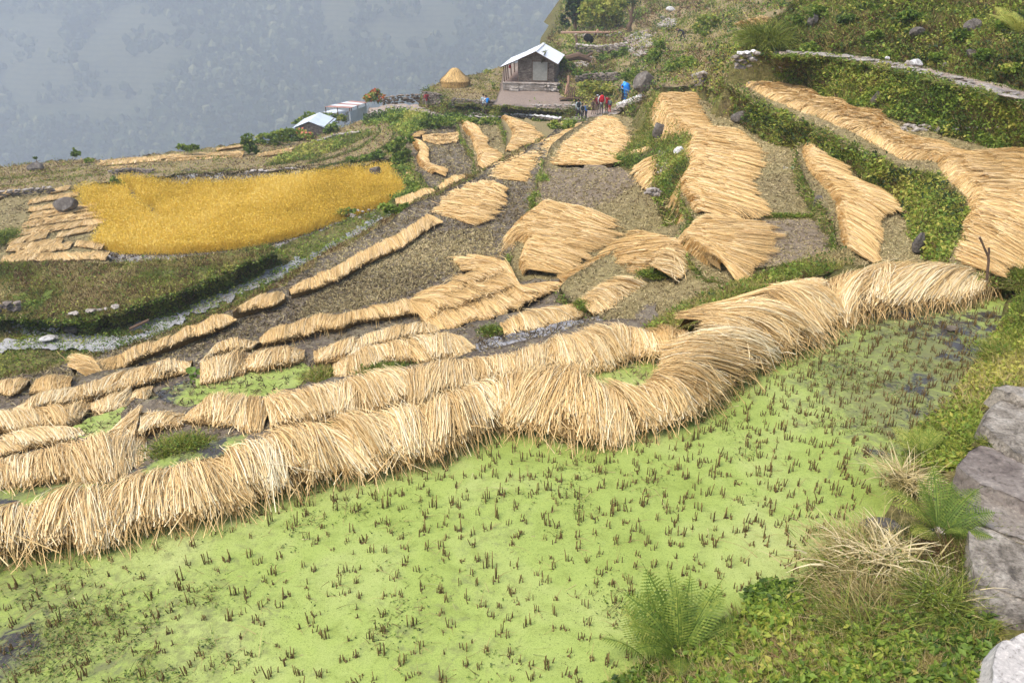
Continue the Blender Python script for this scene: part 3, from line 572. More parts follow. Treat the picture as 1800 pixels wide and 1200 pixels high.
# ================================================================ cut rice straw laid out to dry
def straw(name, label, pairs, zA, zB, drape=0., thick=.10, hump=.05, cover=7., L=.95, wmin=.008, wpx=.62, seg=4,
          far=False, bundle=.24, skew=0., wild=1., seed=0, group=None, hang=0., fringe=0.):
    if far: wild *= .62; thick = thick*.62 if thick > .1 else thick; wpx = .50; bundle *= .8
    rg = np.random.default_rng(seed+int(abs(pairs[0][0]))*7+int(abs(pairs[0][1])))
    P = np.array([p[:4] for p in pairs], float)
    za = np.array([p[4] if len(p) > 4 else zA for p in pairs]); zb = np.array([p[5] if len(p) > 5 else zB for p in pairs])
    # the traced outline is that of the top of the pile: place it at its own height, then drop to the ground level
    zt = zb+.75*thick+.3*hump; A = unp(P[:, 0], P[:, 1], za+.30*thick); B = unp(P[:, 2], P[:, 3], zt)
    ref = np.hypot(*(unp(P[:, 2], P[:, 3], za+.3*thick)-A)[:, :2].T)      # width if the pile lay flat
    for _ in range(60):                                                   # keep a believable ground width
        if drape > 0: break
        bad = (np.hypot(*(B-A)[:, :2].T) < np.minimum(.62, ref*.85)) & (zt > za+.02) | ((B-A)[:, 1]*np.sign((P[:, 1]-P[:, 3])+1e-6) < 0) & (np.abs(P[:, 1]-P[:, 3]) > 6) & (zt > za+.02)
        if not bad.any(): break
        zt = np.where(bad, zt-.02, zt); B = unp(P[:, 2], P[:, 3], zt)
    zb = zt-(.5 if np.hypot(*(B-A)[:, :2].T).mean() < 1.2*L and not drape else .3)*thick-.3*hump; A[:, 2] = za; B[:, 2] = zb
    mid = (A+B)/2; s = np.r_[0, np.cumsum(np.linalg.norm(np.diff(mid, axis=0), axis=1))]; LEN = s[-1]
    # smooth resample
    m = max(8, int(LEN/.15)); ss = np.linspace(0, LEN, m)
    def cr(X):
        out = np.empty((m, 3)); n = len(s)
        for i, q in enumerate(ss):
            k = min(max(np.searchsorted(s, q)-1, 0), n-2); t = (q-s[k])/(s[k+1]-s[k]+1e-9)
            h1 = s[k+1]-s[k]
            m0 = (X[k+1]-X[max(k-1, 0)])/(s[k+1]-s[max(k-1, 0)]+1e-9)*h1; m1 = (X[min(k+2, n-1)]-X[k])/(s[min(k+2, n-1)]-s[k]+1e-9)*h1
            out[i] = (2*t**3-3*t**2+1)*X[k]+(t**3-2*t**2+t)*m0+(-2*t**3+3*t**2)*X[k+1]+(t**3-t**2)*m1
        return out
    As, Bs = cr(A), cr(B)
    def endf(q): return np.clip(np.minimum(q, LEN-q)/.38, .12, 1)**.6
    def surf(q, t):
        q_ = np.clip(q, 0, LEN)
        q = np.clip(q, 0, LEN)/LEN*(m-1); i = np.minimum(q.astype(int), m-2); f = (q-i)[:, None]
        a = As[i]*(1-f)+As[i+1]*f; b = Bs[i]*(1-f)+Bs[i+1]*f
        tt = t[:, None]; p = a*(1-tt)+b*tt
        tc = np.clip(t, -.2, 1.2)
        if drape > 0:
            k = np.clip(1-tc/drape, 0, 1.6)**1.7; p[:, 2] = b[:, 2]+(a[:, 2]-b[:, 2])*k
        p[:, 2] += hump*endf(q_)*np.clip(np.sin(np.clip(tc, 0.02, 1)*math.pi), 0, 1)**.5
        return p
    q0 = np.linspace(0, LEN, m); W = np.linalg.norm(Bs-As, axis=1); Wm = W.mean()
    d = float(np.mean(pxm(mid)))*F; wd = max(wmin, wpx*d/F*1.76*.8)
    area = LEN*Wm; n = int(cover*area/(min(L, Wm)*wd)); n = min(n, 30000)
    q = rg.uniform(0, LEN, n)
    # handfuls (bundles) share an angle, a tint, an offset
    nb = max(3, int(LEN/bundle)); bid = np.clip((q/LEN*nb+rg.normal(0, .18, n)).astype(int), 0, nb-1)
    lay = max(1, int(round(Wm/(L*.62)))) if Wm > L*1.2 else 1
    layer = rg.integers(0, lay, n); key = bid+layer*nb
    tl = np.clip(L/np.interp(q, q0, W), 0, 1.0 if lay > 1 else 1.03)*rg.uniform(.72, 1.03, n)
    K = nb*lay
    toff = (rg.normal(0, .075, K)+.05*np.sin(np.arange(K)*1.9+rg.uniform(0, 6)))[key]
    ang = (rg.normal(0, .20, K)*wild)[key]+rg.normal(0, .10*wild, n)+skew+.22*wild*np.sin(q*1.3+layer*2.1+seed)+.12*wild*np.sin(q*4.1+layer)
    tint = rg.normal(0, .05 if far else .10, K)[key]; lift = rg.uniform(-.5, 1.0, K)[key]
    if lay == 1: t0 = (rg.beta(1.2, 2.2, n))*np.maximum(1-tl, 0)
    else: t0 = np.where(layer == 0, 0, layer/(lay-1)*(1-tl))
    t0 = t0+toff*(.9 if lay == 1 else .5)+rg.normal(0, .03 if lay == 1 else .02, n)
    t1 = t0+tl
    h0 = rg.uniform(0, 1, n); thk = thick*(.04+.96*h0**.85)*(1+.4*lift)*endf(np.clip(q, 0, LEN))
    curv = rg.normal(0, .05*wild, n)
    loose = rg.random(n) < (.05 if far else .085); ang = np.where(loose, rg.normal(0, .9, n), ang); t0 = np.where(loose, t0+rg.normal(0, .12, n), t0); t1 = t0+tl*np.where(loose, .6, 1)
    q = np.where(loose, q+rg.normal(0, .05, n), q); thk = np.where(loose, thk*.9+.012, thk)
    pts = []
    Wq = np.interp(q, q0, W)
    for k in range(seg+1):
        f = k/seg; t = t0+(t1-t0)*f
        qq = q+(ang*(f-.5)+curv*math.sin(f*math.pi))*(t1-t0)*Wq
        p = surf(qq, t)
        lift_end = (1-.55*f) if lay > 1 else (1-.35*abs(2*f-1))
        p[:, 2] += thk*lift_end
        if lay > 1: p[:, 2] += .035*(1-f)*(layer % 2)
        over = np.clip(-t, 0, 1)*Wq; p[:, 2] -= over*hang*1.2
        if k == 0 or k == seg: p += rg.normal(0, .010*wild, (n, 3))
        pts.append(p)
    pts = np.stack(pts, 1)
    tan = unit(np.gradient(pts, axis=1)); nrm = np.zeros_like(tan); nrm[..., 2] = 1
    nrm = unit(nrm+rg.normal(0, .45, (n, 1, 3))); side = unit(np.cross(tan, nrm))
    ww = (wd*rg.uniform(.55, 1.35, n))[:, None, None]*np.linspace(1, .55, seg+1)[None, :, None]*.5
    V = np.stack([pts-side*ww, pts+side*ww], 2).reshape(-1, 3)
    b = np.arange(n)[:, None, None]*(2*(seg+1)); fq = np.array([[2*k, 2*k+1, 2*k+3, 2*k+2] for k in range(seg)])[None]
    Fq = (b+fq).reshape(-1, 4)
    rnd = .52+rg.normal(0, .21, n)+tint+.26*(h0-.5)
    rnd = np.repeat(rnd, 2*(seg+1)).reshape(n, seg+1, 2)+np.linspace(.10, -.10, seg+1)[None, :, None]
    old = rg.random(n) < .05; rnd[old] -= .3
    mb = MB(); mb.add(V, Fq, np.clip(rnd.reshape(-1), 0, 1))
    if fringe > 0:   # broken, sagging stalks below the cut ends
        nf = int(fringe*LEN); qf = rg.uniform(0, LEN, nf); b0 = surf(qf, rg.uniform(-.02, .18, nf)); b0[:, 2] += rg.uniform(-.02, thick*.6, nf)
        out = unit(As[np.minimum((qf/LEN*(m-1)).astype(int), m-1)]-Bs[np.minimum((qf/LEN*(m-1)).astype(int), m-1)]); out[:, 2] = 0; out = unit(out)
        pp = []; dirn = unit(out*rg.uniform(.1, 1, (nf, 1))+rg.normal(0, .45, (nf, 3))+[0, 0, -.5]); Lf = rg.uniform(.12, .34, nf)[:, None]
        for k in range(3): pp.append(b0+dirn*Lf*k/2+np.array([0, 0, -.03])*k*k)
        pp = np.stack(pp, 1); pp[..., 2] = np.maximum(pp[..., 2], za.min()-.12); sd_ = unit(np.cross(pp[:, 1]-pp[:, 0], rg.normal(size=(nf, 3))))[:, None]*wd*.4
        Vf = np.stack([pp-sd_, pp+sd_], 2).reshape(-1, 3)
        bb = np.arange(nf)[:, None, None]*6; mb.add(Vf, (bb+np.array([[0, 1, 3, 2], [2, 3, 5, 4]])[None]).reshape(-1, 4), np.repeat(np.clip(rg.normal(.35, .2, nf), 0, 1), 6))
    # packed body below the loose straws
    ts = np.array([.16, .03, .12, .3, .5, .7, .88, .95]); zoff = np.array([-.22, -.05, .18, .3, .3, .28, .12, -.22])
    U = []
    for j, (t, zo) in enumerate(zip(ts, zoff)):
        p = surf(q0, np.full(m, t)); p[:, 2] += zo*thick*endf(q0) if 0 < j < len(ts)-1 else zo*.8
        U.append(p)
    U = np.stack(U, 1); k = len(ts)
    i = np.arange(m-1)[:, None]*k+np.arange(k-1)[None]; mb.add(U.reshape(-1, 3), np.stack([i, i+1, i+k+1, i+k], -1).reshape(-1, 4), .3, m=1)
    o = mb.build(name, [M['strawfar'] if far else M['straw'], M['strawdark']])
    tag(o, None, label, 'straw', None, group); return o
GR = 'rows of cut rice straw laid out to dry'
# ---- nearest row on the pond bund
q = [(a[0], a[1]-4, b[0], b[1]) for a, b in zip(R0A, R0B)]
straw('straw_row', 'thick straw row curving along the far edge of the green pond', q, .10, .36, thick=.20, hump=.10, cover=10, L=1.0, wpx=.66, seg=5, hang=.6, fringe=120, group=GR, wild=1.1)
straw('straw_row', 'ragged straw row with a dark underside beneath the forked stick', [(1485,555,1440,482,.12,.34),(1513,548,1500,462),(1563,541,1560,460),(1618,532,1620,460),(1664,526,1672,468),(1719,514,1728,478),(1762,500,1775,484)], .14, .42, thick=.18, hump=.08, cover=9, L=.8, wpx=.55, hang=.8, fringe=170, wild=1.9, skew=.7, group=GR)
straw('straw_mat', 'loose straw spread behind the bend of the nearest row', [(1330,575,1186,556,.36,.22),(1400,540,1200,548,.38,.22),(1430,512,1290,524,.36,.2),(1450,492,1370,500,.34,.24)], .36, .22, thick=.08, cover=5, wild=1.5, group=GR)
# ---- second row
straw('straw_row', 'shaggy straw row behind the nearest one, past the little green pool', [(1212,592,1208,570,-.1,.12),(1183,620,1160,572,-.3,-.05),(1154,618,1137,580,-.45,-.2),(1121,627,1105,572),(1092,635,1075,569),(1060,643,1040,573),(1017,649,1000,585),(975,646,960,600),(933,655,915,613),(892,662,875,623),(850,674,833,632),(800,690,785,636),(760,699,742,640),(720,709,700,648),(680,717,660,653),(640,723,620,660),(600,729,580,670),(560,737,545,678),(520,746,500,690),(478,757,465,697)],
      -.62, -.38, thick=.16, hump=.08, cover=9, L=.95, wpx=.55, hang=.6, fringe=70, group=GR)
straw('straw_row', 'straw sheaves leaning right beside the brown grassy mound', [(322,734,338,712),(357,743,372,694),(405,744,425,690),(440,757,462,693),(458,756,482,697)], -.75, -.5, thick=.14, cover=9, skew=-.3, fringe=50, group=GR)
straw('straw_row', 'dark tangled straw left of the leaning sheaves', [(248,757,244,712),(282,747,272,720),(322,745,322,722)], -.82, -.62, thick=.12, cover=8, wild=1.6, fringe=80, group=GR)
straw('straw_bundle', 'upright splayed tuft of straw beside the small duckweed pool', [(194,760,226,722),(215,768,234,716),(236,766,246,712)], -.85, -.45, thick=.12, cover=9, skew=.2, wild=1.7, fringe=40)
straw('straw_row', 'thick straw row at the left just behind the nearest one', [(-70,868,-60,822),(0,845,0,806),(45,853,50,795),(97,840,103,780),(135,834,150,768),(205,831,205,757),(240,818,252,760),(266,815,266,768)], -1.02, -.68, thick=.18, hump=.08, cover=10, fringe=90, skew=-.3, hang=.5, group=GR)
straw('straw_row', 'straw row ending in a grey stone at the left edge', [(-70,815,-60,775),(0,797,0,770),(45,787,40,758),(100,778,95,752),(130,773,145,750),(168,767,164,755)], -1.1, -1.1, thick=.13, cover=9, skew=-.8, fringe=40, group=GR)
straw('straw_row', 'straw row of slanting sheaves at the left, third from the pond', [(-70,770,-60,728),(0,757,4,722),(30,759,38,722),(87,752,102,712),(122,748,145,703),(140,735,162,710)], -1.66, -1.6, thick=.14, cover=9, skew=-.6, fringe=40, group=GR)
straw('straw_row', 'short straw row above the small duckweed pool', [(162,720,158,704),(185,727,190,694),(212,722,222,682),(229,715,229,681)], -1.62, -1.55, thick=.12, cover=9, fringe=60, group=GR)
straw('straw_bundle', 'single short sheaf at the end of the short straw row', [(231,701,232,681),(250,706,252,679),(266,690,268,675)], -1.6, -1.55, thick=.12, cover=8, fringe=60)
straw('straw_row', 'long straw row at the left running up to the big leafed plant', [(22,722,24,709),(50,726,60,697),(75,716,84,691),(112,711,122,685),(160,701,163,674),(190,693,195,660),(220,683,226,651),(250,673,258,643),(288,663,296,635),(332,652,338,624)], -1.66, -1.66, thick=.13, cover=9, fringe=40, group=GR)
straw('straw_row', 'short slanting straw pile at the left edge by the stream bed', [(-40,690,-25,670),(0,688,12,666),(18,691,30,660),(34,685,46,662),(46,674,52,664)], -2.12, -2.12, thick=.16, cover=9, skew=-.3, far=True, group=GR)
straw('straw_row', 'flat topped straw row between the slanting pile and the spiky sheaf', [(49,690,62,664),(82,688,88,658),(108,684,110,657),(124,676,126,658)], -2.12, -2.12, thick=.16, cover=9, far=True, group=GR)
straw('straw_bundle', 'spiky sheaf lying against the end of the long outer straw row', [(120,640,168,668),(130,628,175,660),(160,622,180,655)], -2.65, -2.8, thick=.2, cover=8, far=True, wild=2.2, skew=.3)
straw('straw_row', 'outer straw row of the mud field, from the spiky sheaf to a gap', [(155,667,140,640),(178,656,176,630),(212,645,206,624),(250,626,240,607),(305,606,297,592),(340,591,330,573),(357,586,348,568),(390,572,380,551),(415,560,395,549)], -2.95, -2.75, thick=.16, cover=9, far=True, skew=.2, group=GR)
straw('straw_row', 'thin straw row beyond the gap on the outer edge of the mud field', [(412,550,408,546),(435,546,430,532),(457,540,450,522),(482,535,474,515),(502,521,496,511)], -2.95, -2.78, thick=.13, cover=9, far=True, skew=.3, group=GR)
straw('straw_row', 'long straight straw row climbing beside the dry grassy ledge', [(512,515,506,506),(540,510,524,497),(578,497,562,481),(600,486,588,469),(650,458,640,440),(690,441,674,423),(722,423,706,406),(745,407,735,388),(776,388,757,375)], -2.95, -2.75, thick=.16, cover=9, far=True, skew=.3, group=GR)
straw('straw_row', 'straw row along the lower edge of the big mud field', [(457,603,455,591),(480,600,478,575),(505,595,507,570),(532,588,530,563),(560,578,556,551),(595,576,595,553),(632,563,630,545),(670,558,660,537),(700,553,692,530),(738,548,728,521)], -2.1, -2.12, thick=.17, cover=9, far=True, fringe=20, group=GR)
straw('straw_mat', 'broad fan of straw where the lower edge row widens', [(740,562,722,524),(762,578,742,514),(785,578,775,502),(820,570,808,486),(845,563,832,476),(870,556,855,466),(895,546,884,456),(915,537,900,474),(932,530,908,499),(960,518,950,497),(1005,505,990,492)], -2.0, -2.05, thick=.12, hump=.08, cover=9, L=.95, far=True, skew=-.5, group=GR)
straw('straw_bundle', 'straw fan lying flat on the mud, pointing left', [(799,452,872,450),(802,464,880,464),(808,474,882,476)], -2.95, -2.85, thick=.10, cover=8, far=True, wild=1.6)
straw('straw_row', 'short straw pile left of the dark mud strip', [(350,636,382,612),(374,624,388,603),(404,619,412,597),(440,611,460,594)], -1.6, -1.6, thick=.14, cover=9, skew=-.5, group=GR)
straw('straw_row', 'fanned straw pile beside the big leafed plant', [(352,673,352,633),(378,667,385,622),(402,661,418,617),(430,655,436,622)], -1.5, -1.42, thick=.14, cover=10, skew=-.3, fringe=60, group=GR)
straw('straw_row', 'straw row with a deep shadow above the green duckweed pool', [(430,648,424,627),(457,648,455,615),(495,642,495,610),(520,636,518,609),(536,624,535,611)], -1.48, -1.38, thick=.14, cover=9, fringe=60, group=GR)
straw('straw_row', 'straw row along the upper side of the dark mud strip', [(553,633,550,611),(595,633,592,600),(620,624,618,596),(662,608,660,585),(702,596,692,574),(750,586,742,566),(772,580,764,566)], -1.42, -1.45, thick=.14, cover=9, fringe=30, group=GR)
straw('straw_row', 'ragged straw heap above the long green tuft', [(588,657,584,633),(615,664,612,625),(650,650,642,611),(675,636,664,606),(740,634,722,594),(775,631,766,588),(812,626,806,584),(842,616,826,596)], -1.45, -1.2, thick=.15, hump=.08, cover=9, fringe=30, skew=-.2, group=GR)
straw('straw_mat', 'thin straw layer right of the long green tuft', [(742,658,744,634),(800,652,800,630),(850,646,850,627)], -1.2, -1.1, thick=.08, cover=7, group=GR)
straw('straw_row', 'sheaves in a row above the flooded strip', [(888,589,880,562),(905,593,898,553),(945,579,930,546),(975,573,958,541),(1005,563,990,535),(1038,550,1018,532)], -1.25, -1.0, thick=.14, cover=9, skew=-.5, fringe=30, group=GR)
straw('straw_mat', 'straw pile at the upper end of the flooded strip', [(1040,548,1012,524),(1075,541,1036,513),(1100,526,1052,500),(1142,512,1080,488),(1142,508,1120,490)], -1.1, -.9, thick=.12, hump=.06, cover=8, skew=-.4, wild=1.5, fringe=30, group=GR)
# ---- mats in the middle
straw('straw_mat', 'wide wavy straw mat on the terrace right of the mud field', [(948,364,1040,369,-2.3,-2.1),(932,382,1082,388),(905,404,1060,402),(882,430,1085,410),(915,442,1062,430),(912,458,1036,440),(908,482,1020,466),(915,500,1000,482)], -2.45, -2.05, drape=.14, thick=.09, cover=8, far=True, group=GR, skew=.1)
straw('straw_mat', 'straw mat spread below the small grassy step', [(1012,520,980,484,-1.6,-1.9),(1045,506,1008,474,-1.4,-1.6),(1085,495,1043,452,-1.2,-1.3),(1117,482,1075,428,-1.0,-1.05),(1150,468,1097,414,-.85,-.85),(1168,455,1120,403,-.75,-.75),(1200,436,1152,407,-.6,-.6)], -1.2, -1.2, thick=.10, cover=8, far=True, skew=-.9, group=GR)
straw('straw_mat', 'straw mat draped over the small grassy step', [(1190,493,1146,462),(1207,476,1165,440),(1228,463,1185,423),(1258,458,1212,420)], -.72, -.5, thick=.09, cover=8, skew=-.6, group=GR)
straw('straw_bundle', 'short propped sheaf in the shade of the mossy bank', [(1160,420,1158,404),(1178,422,1178,398),(1195,414,1190,395)], -1.0, -.6, thick=.12, cover=8, wild=1.6)
straw('straw_mat', 'long straw mat hanging over the left edge of the middle terrace', [(1151,180,1236,163,-1.4,-1.05),(1158,204,1228,180,-1.3,-0.95),(1172,229,1242,206,-1.1,-0.75),(1194,246,1262,225,-0.95,-0.6),(1211,250,1302,227,-0.75,-0.5),(1197,276,1340,261,-0.7,-0.4),(1203,306,1336,290),(1190,331,1326,318),(1188,352,1334,345),(1201,376,1354,371),(1212,394,1300,386)], -.68, -.34, drape=.13, thick=.09, cover=8, far=True, skew=.25, group=GR)
straw('straw_mat', 'broad straw mat fanning down right below the thin green bund', [(1221,392,1345,388),(1204,416,1366,411),(1192,428,1358,434),(1208,440,1340,460),(1235,457,1318,484),(1262,468,1300,499)], -.5, -.34, drape=.06, thick=.09, cover=8, far=True, skew=-.3, group=GR)
straw('straw_bundle', 'loose straw fan on the stony bank beside the brown mud patch', [(1118,290,1158,268),(1116,312,1160,285),(1130,332,1166,298),(1145,335,1178,312)], -2.0, -1.5, thick=.10, cover=8, far=True, wild=1.5)
straw('straw_bundle', 'thin strip of straw on the mossy knoll', [(1100,278,1100,268),(1125,270,1122,262),(1145,262,1142,256)], -2.3, -2.2, thick=.07, cover=7, far=True)
straw('straw_mat', 'narrow straw ridge along the edge of the small green terrace', [(1440,246,1464,243),(1407,271,1472,261,-0.3,0.05),(1396,295,1478,276,-0.45,0.04),(1407,317,1490,292),(1417,335,1500,312),(1432,357,1560,336),(1447,377,1587,369),(1456,400,1550,380),(1462,425,1548,410),(1465,448,1546,440),(1472,471,1546,466)], -.38, .05, drape=.22, thick=.11, cover=8, L=.95, far=True, skew=.3, group=GR)
straw('straw_mat', 'long straw mat hanging over the tall mossy bank below the path', [(1283,169,1324,126),(1314,185,1352,136),(1342,202,1384,148),(1373,219,1426,156),(1404,232,1446,170),(1432,242,1480,176),(1463,257,1498,188),(1497,276,1542,195),(1528,293,1566,217),(1550,307,1608,239),(1573,320,1658,248),(1598,318,1684,262),(1634,323,1722,268)], 0.12, .64, drape=.3, thick=.11, cover=9, far=True, skew=.55, group=GR)
straw('straw_mat', 'broad deep straw mat filling the terrace behind the forked stick', [(1632,305,1770,262),(1639,325,1840,262),(1653,343,1860,285),(1681,369,1880,315),(1687,395,1880,365),(1677,419,1870,415),(1665,447,1820,455,0.2,0.45),(1658,473,1762,482,0.25,0.4)], .28, .68, drape=.13, thick=.12, cover=9, far=True, skew=.25, group=GR)
straw('straw_mat', 'straw spread on the strip joining the mud field, uphill part', [(862,314,924,318,-3.3,-3.2),(872,293,936,295,-3.5,-3.3),(895,283,954,280,-3.7,-3.5),(925,267,972,262,-4.0,-3.8),(950,251,988,245,-4.3,-4.0),(975,237,1012,228,-4.6,-4.3),(1010,222,1042,212,-4.9,-4.7)], -3.5, -3.4, thick=.14, cover=8, far=True, wild=1.3, group=GR)
straw('straw_mat', 'large rectangular straw mat below the group of hikers', [(957,290,1056,289,-2.5,-2.2),(965,276,1094,280,-2.9,-2.3),(976,257,1088,267,-3.3,-2.7),(996,243,1100,250,-3.7,-3.1),(1016,230,1100,236,-4.1,-3.6),(1036,218,1096,222,-4.5,-4.1),(1053,207,1082,206,-4.8,-4.65)], -3, -3, thick=.14, cover=8, far=True, wild=1.3, group=GR)
straw('straw_mat', 'fanned straw mats at the upper corner of the mud field', [(862,317,894,330),(828,326,886,343),(792,342,882,356),(772,362,868,372),(766,377,858,386),(800,387,836,395)], -3.1, -3.02, thick=.14, cover=8, far=True, wild=1.4, skew=-.2, group=GR)
straw('straw_mat', 'straw ridge draped over the wall left of the narrow green terrace', [(808,221,838,220,-6.9,-6.4),(812,237,848,235),(825,252,858,243),(832,270,858,255),(835,283,882,270),(837,294,876,284),(838,302,850,296)], -6.85, -6.38, drape=.25, thick=.16, cover=8, far=True, group=GR)
straw('straw_mat', 'wedge of straw just under the green path bank', [(880,213,903,210,-6.4,-5.95),(888,227,932,219),(895,240,944,231),(893,254,954,244),(890,267,926,254),(887,277,902,266)], -6.4, -5.95, drape=.2, thick=.16, cover=8, far=True, group=GR)
straw('straw_mat', 'straw patch along the top of the small mud paddy', [(744,247,742,237),(770,254,765,235),(800,250,790,234),(811,238,808,230)], -6.95, -6.85, thick=.14, cover=8, far=True, group=GR)
straw('straw_bundle', 'little straw patch above the ringed mud paddy', [(724,241,738,239),(734,232,748,230)], -6.9, -6.8, thick=.14, cover=8, far=True)
straw('straw_bundle', 'hunched straw clump at the left corner of the ringed paddy', [(723,252,746,250),(727,263,752,262),(731,269,751,270)], -7.2, -6.85, drape=.4, thick=.18, cover=8, far=True)
straw('straw_row', 'curved straw ridge wrapping the left side of the ringed paddy', [(736,268,752,268),(731,284,753,281),(736,298,760,290),(747,307,786,296),(757,312,782,308)], -7.25, -6.85, drape=.35, thick=.18, cover=8, far=True, group=GR)
straw('straw_bundle', 'square straw patch beside the ripe rice', [(704,291,705,282),(726,291,724,281)], -7.6, -7.5, thick=.12, cover=8, far=True)
straw('straw_bundle', 'upper of the two small straw patches near the white pipe', [(710,310,712,302),(730,305,728,301)], -7.6, -7.5, thick=.12, cover=8, far=True)
straw('straw_bundle', 'lower of the two small straw patches near the white pipe', [(720,320,719,310),(750,322,742,308)], -7.6, -7.5, thick=.12, cover=8, far=True)
straw('straw_row', 'pale straw row on the ledge below the ringed paddy', [(697,358,694,348),(730,358,720,340),(755,348,744,332),(770,340,760,330)], -5.6, -5.4, thick=.12, cover=8, far=True, group=GR)
straw('straw_row', 'pale straw row ending under the narrow terraces', [(775,337,771,325),(802,323,792,311),(838,309,822,305)], -5.4, -5.2, thick=.12, cover=8, far=True, group=GR)
# ---- far left strips
for i, (x0, y0, x1, y1, h, lb) in enumerate([
    (48,358,135,345,9,'short straw strip topmost under the rubble wall at the left'), (48,372,104,364,9,'straw strip directly left of the dark boulder'),
    (50,386,168,367,12,'straw strip running up to the dark boulder'), (38,401,180,380,13,'longest straw strip left of the ripe rice'),
    (60,411,184,391,12,'straw strip touching the ripe rice at its right end'), (98,418,166,404,10,'short straw strip below the longest one'),
    (18,416,76,408,12,'straw strip above the little dividing ridge'), (12,430,80,418,12,'second straw strip down, left of the dividing ridge'),
    (10,442,106,429,12,'third straw strip down at the far left'), (24,451,122,436,12,'fourth straw strip down at the far left'),
    (0,461,186,455,15,'lowest straw strip at the far left, along the meadow'), (130,432,178,438,11,'little straw strip at the near corner of the ripe rice'),
    (-10,350,28,340,10,'straw on top of the rubble wall at the left edge'), (88,340,120,333,8,'straw heap at the right end of the rubble wall')]):
    straw('straw_row', lb, [(x0+(x1-x0)*f, y0+(y1-y0)*f, x0+(x1-x0)*f+h*.5, y0+(y1-y0)*f-h) for f in (0, .5, 1)], -8.02, -8.0, thick=.06, hump=.01, cover=6, far=True, wild=2.0, group=GR)
for i, (x0, y0, x1, y1, h, lb) in enumerate([
    (175,286,252,280,5,'small straw strip on the far left lip of the valley'), (222,285,300,278,7,'straw strip second along the far lip'),
    (165,293,282,283,7,'straw strip just above the rubble beyond the rice'), (185,301,326,294,8,'nearest of the straw strips beyond the rice'),
    (290,284,425,277,12,'broadest straw strip on the far lip'), (450,277,512,267,8,'straw strip below the dark shrubs'),
    (380,264,430,257,4,'thin straw strip on the skyline')]):
    straw('straw_row', lb, [(x0+(x1-x0)*f, y0+(y1-y0)*f, x0+(x1-x0)*f+h*.4, y0+(y1-y0)*f-h) for f in (0, .5, 1)], -9.0, -8.95, thick=.07, hump=.01, cover=6, far=True, wild=1.8, group=GR)
straw('straw_mat', 'pale harvested strip near the top of the slope', [(1290,42,1340,26,2.2,2.3),(1305,50,1370,38,2.0,2.1)], 2, 2, thick=.1, cover=5, far=True)
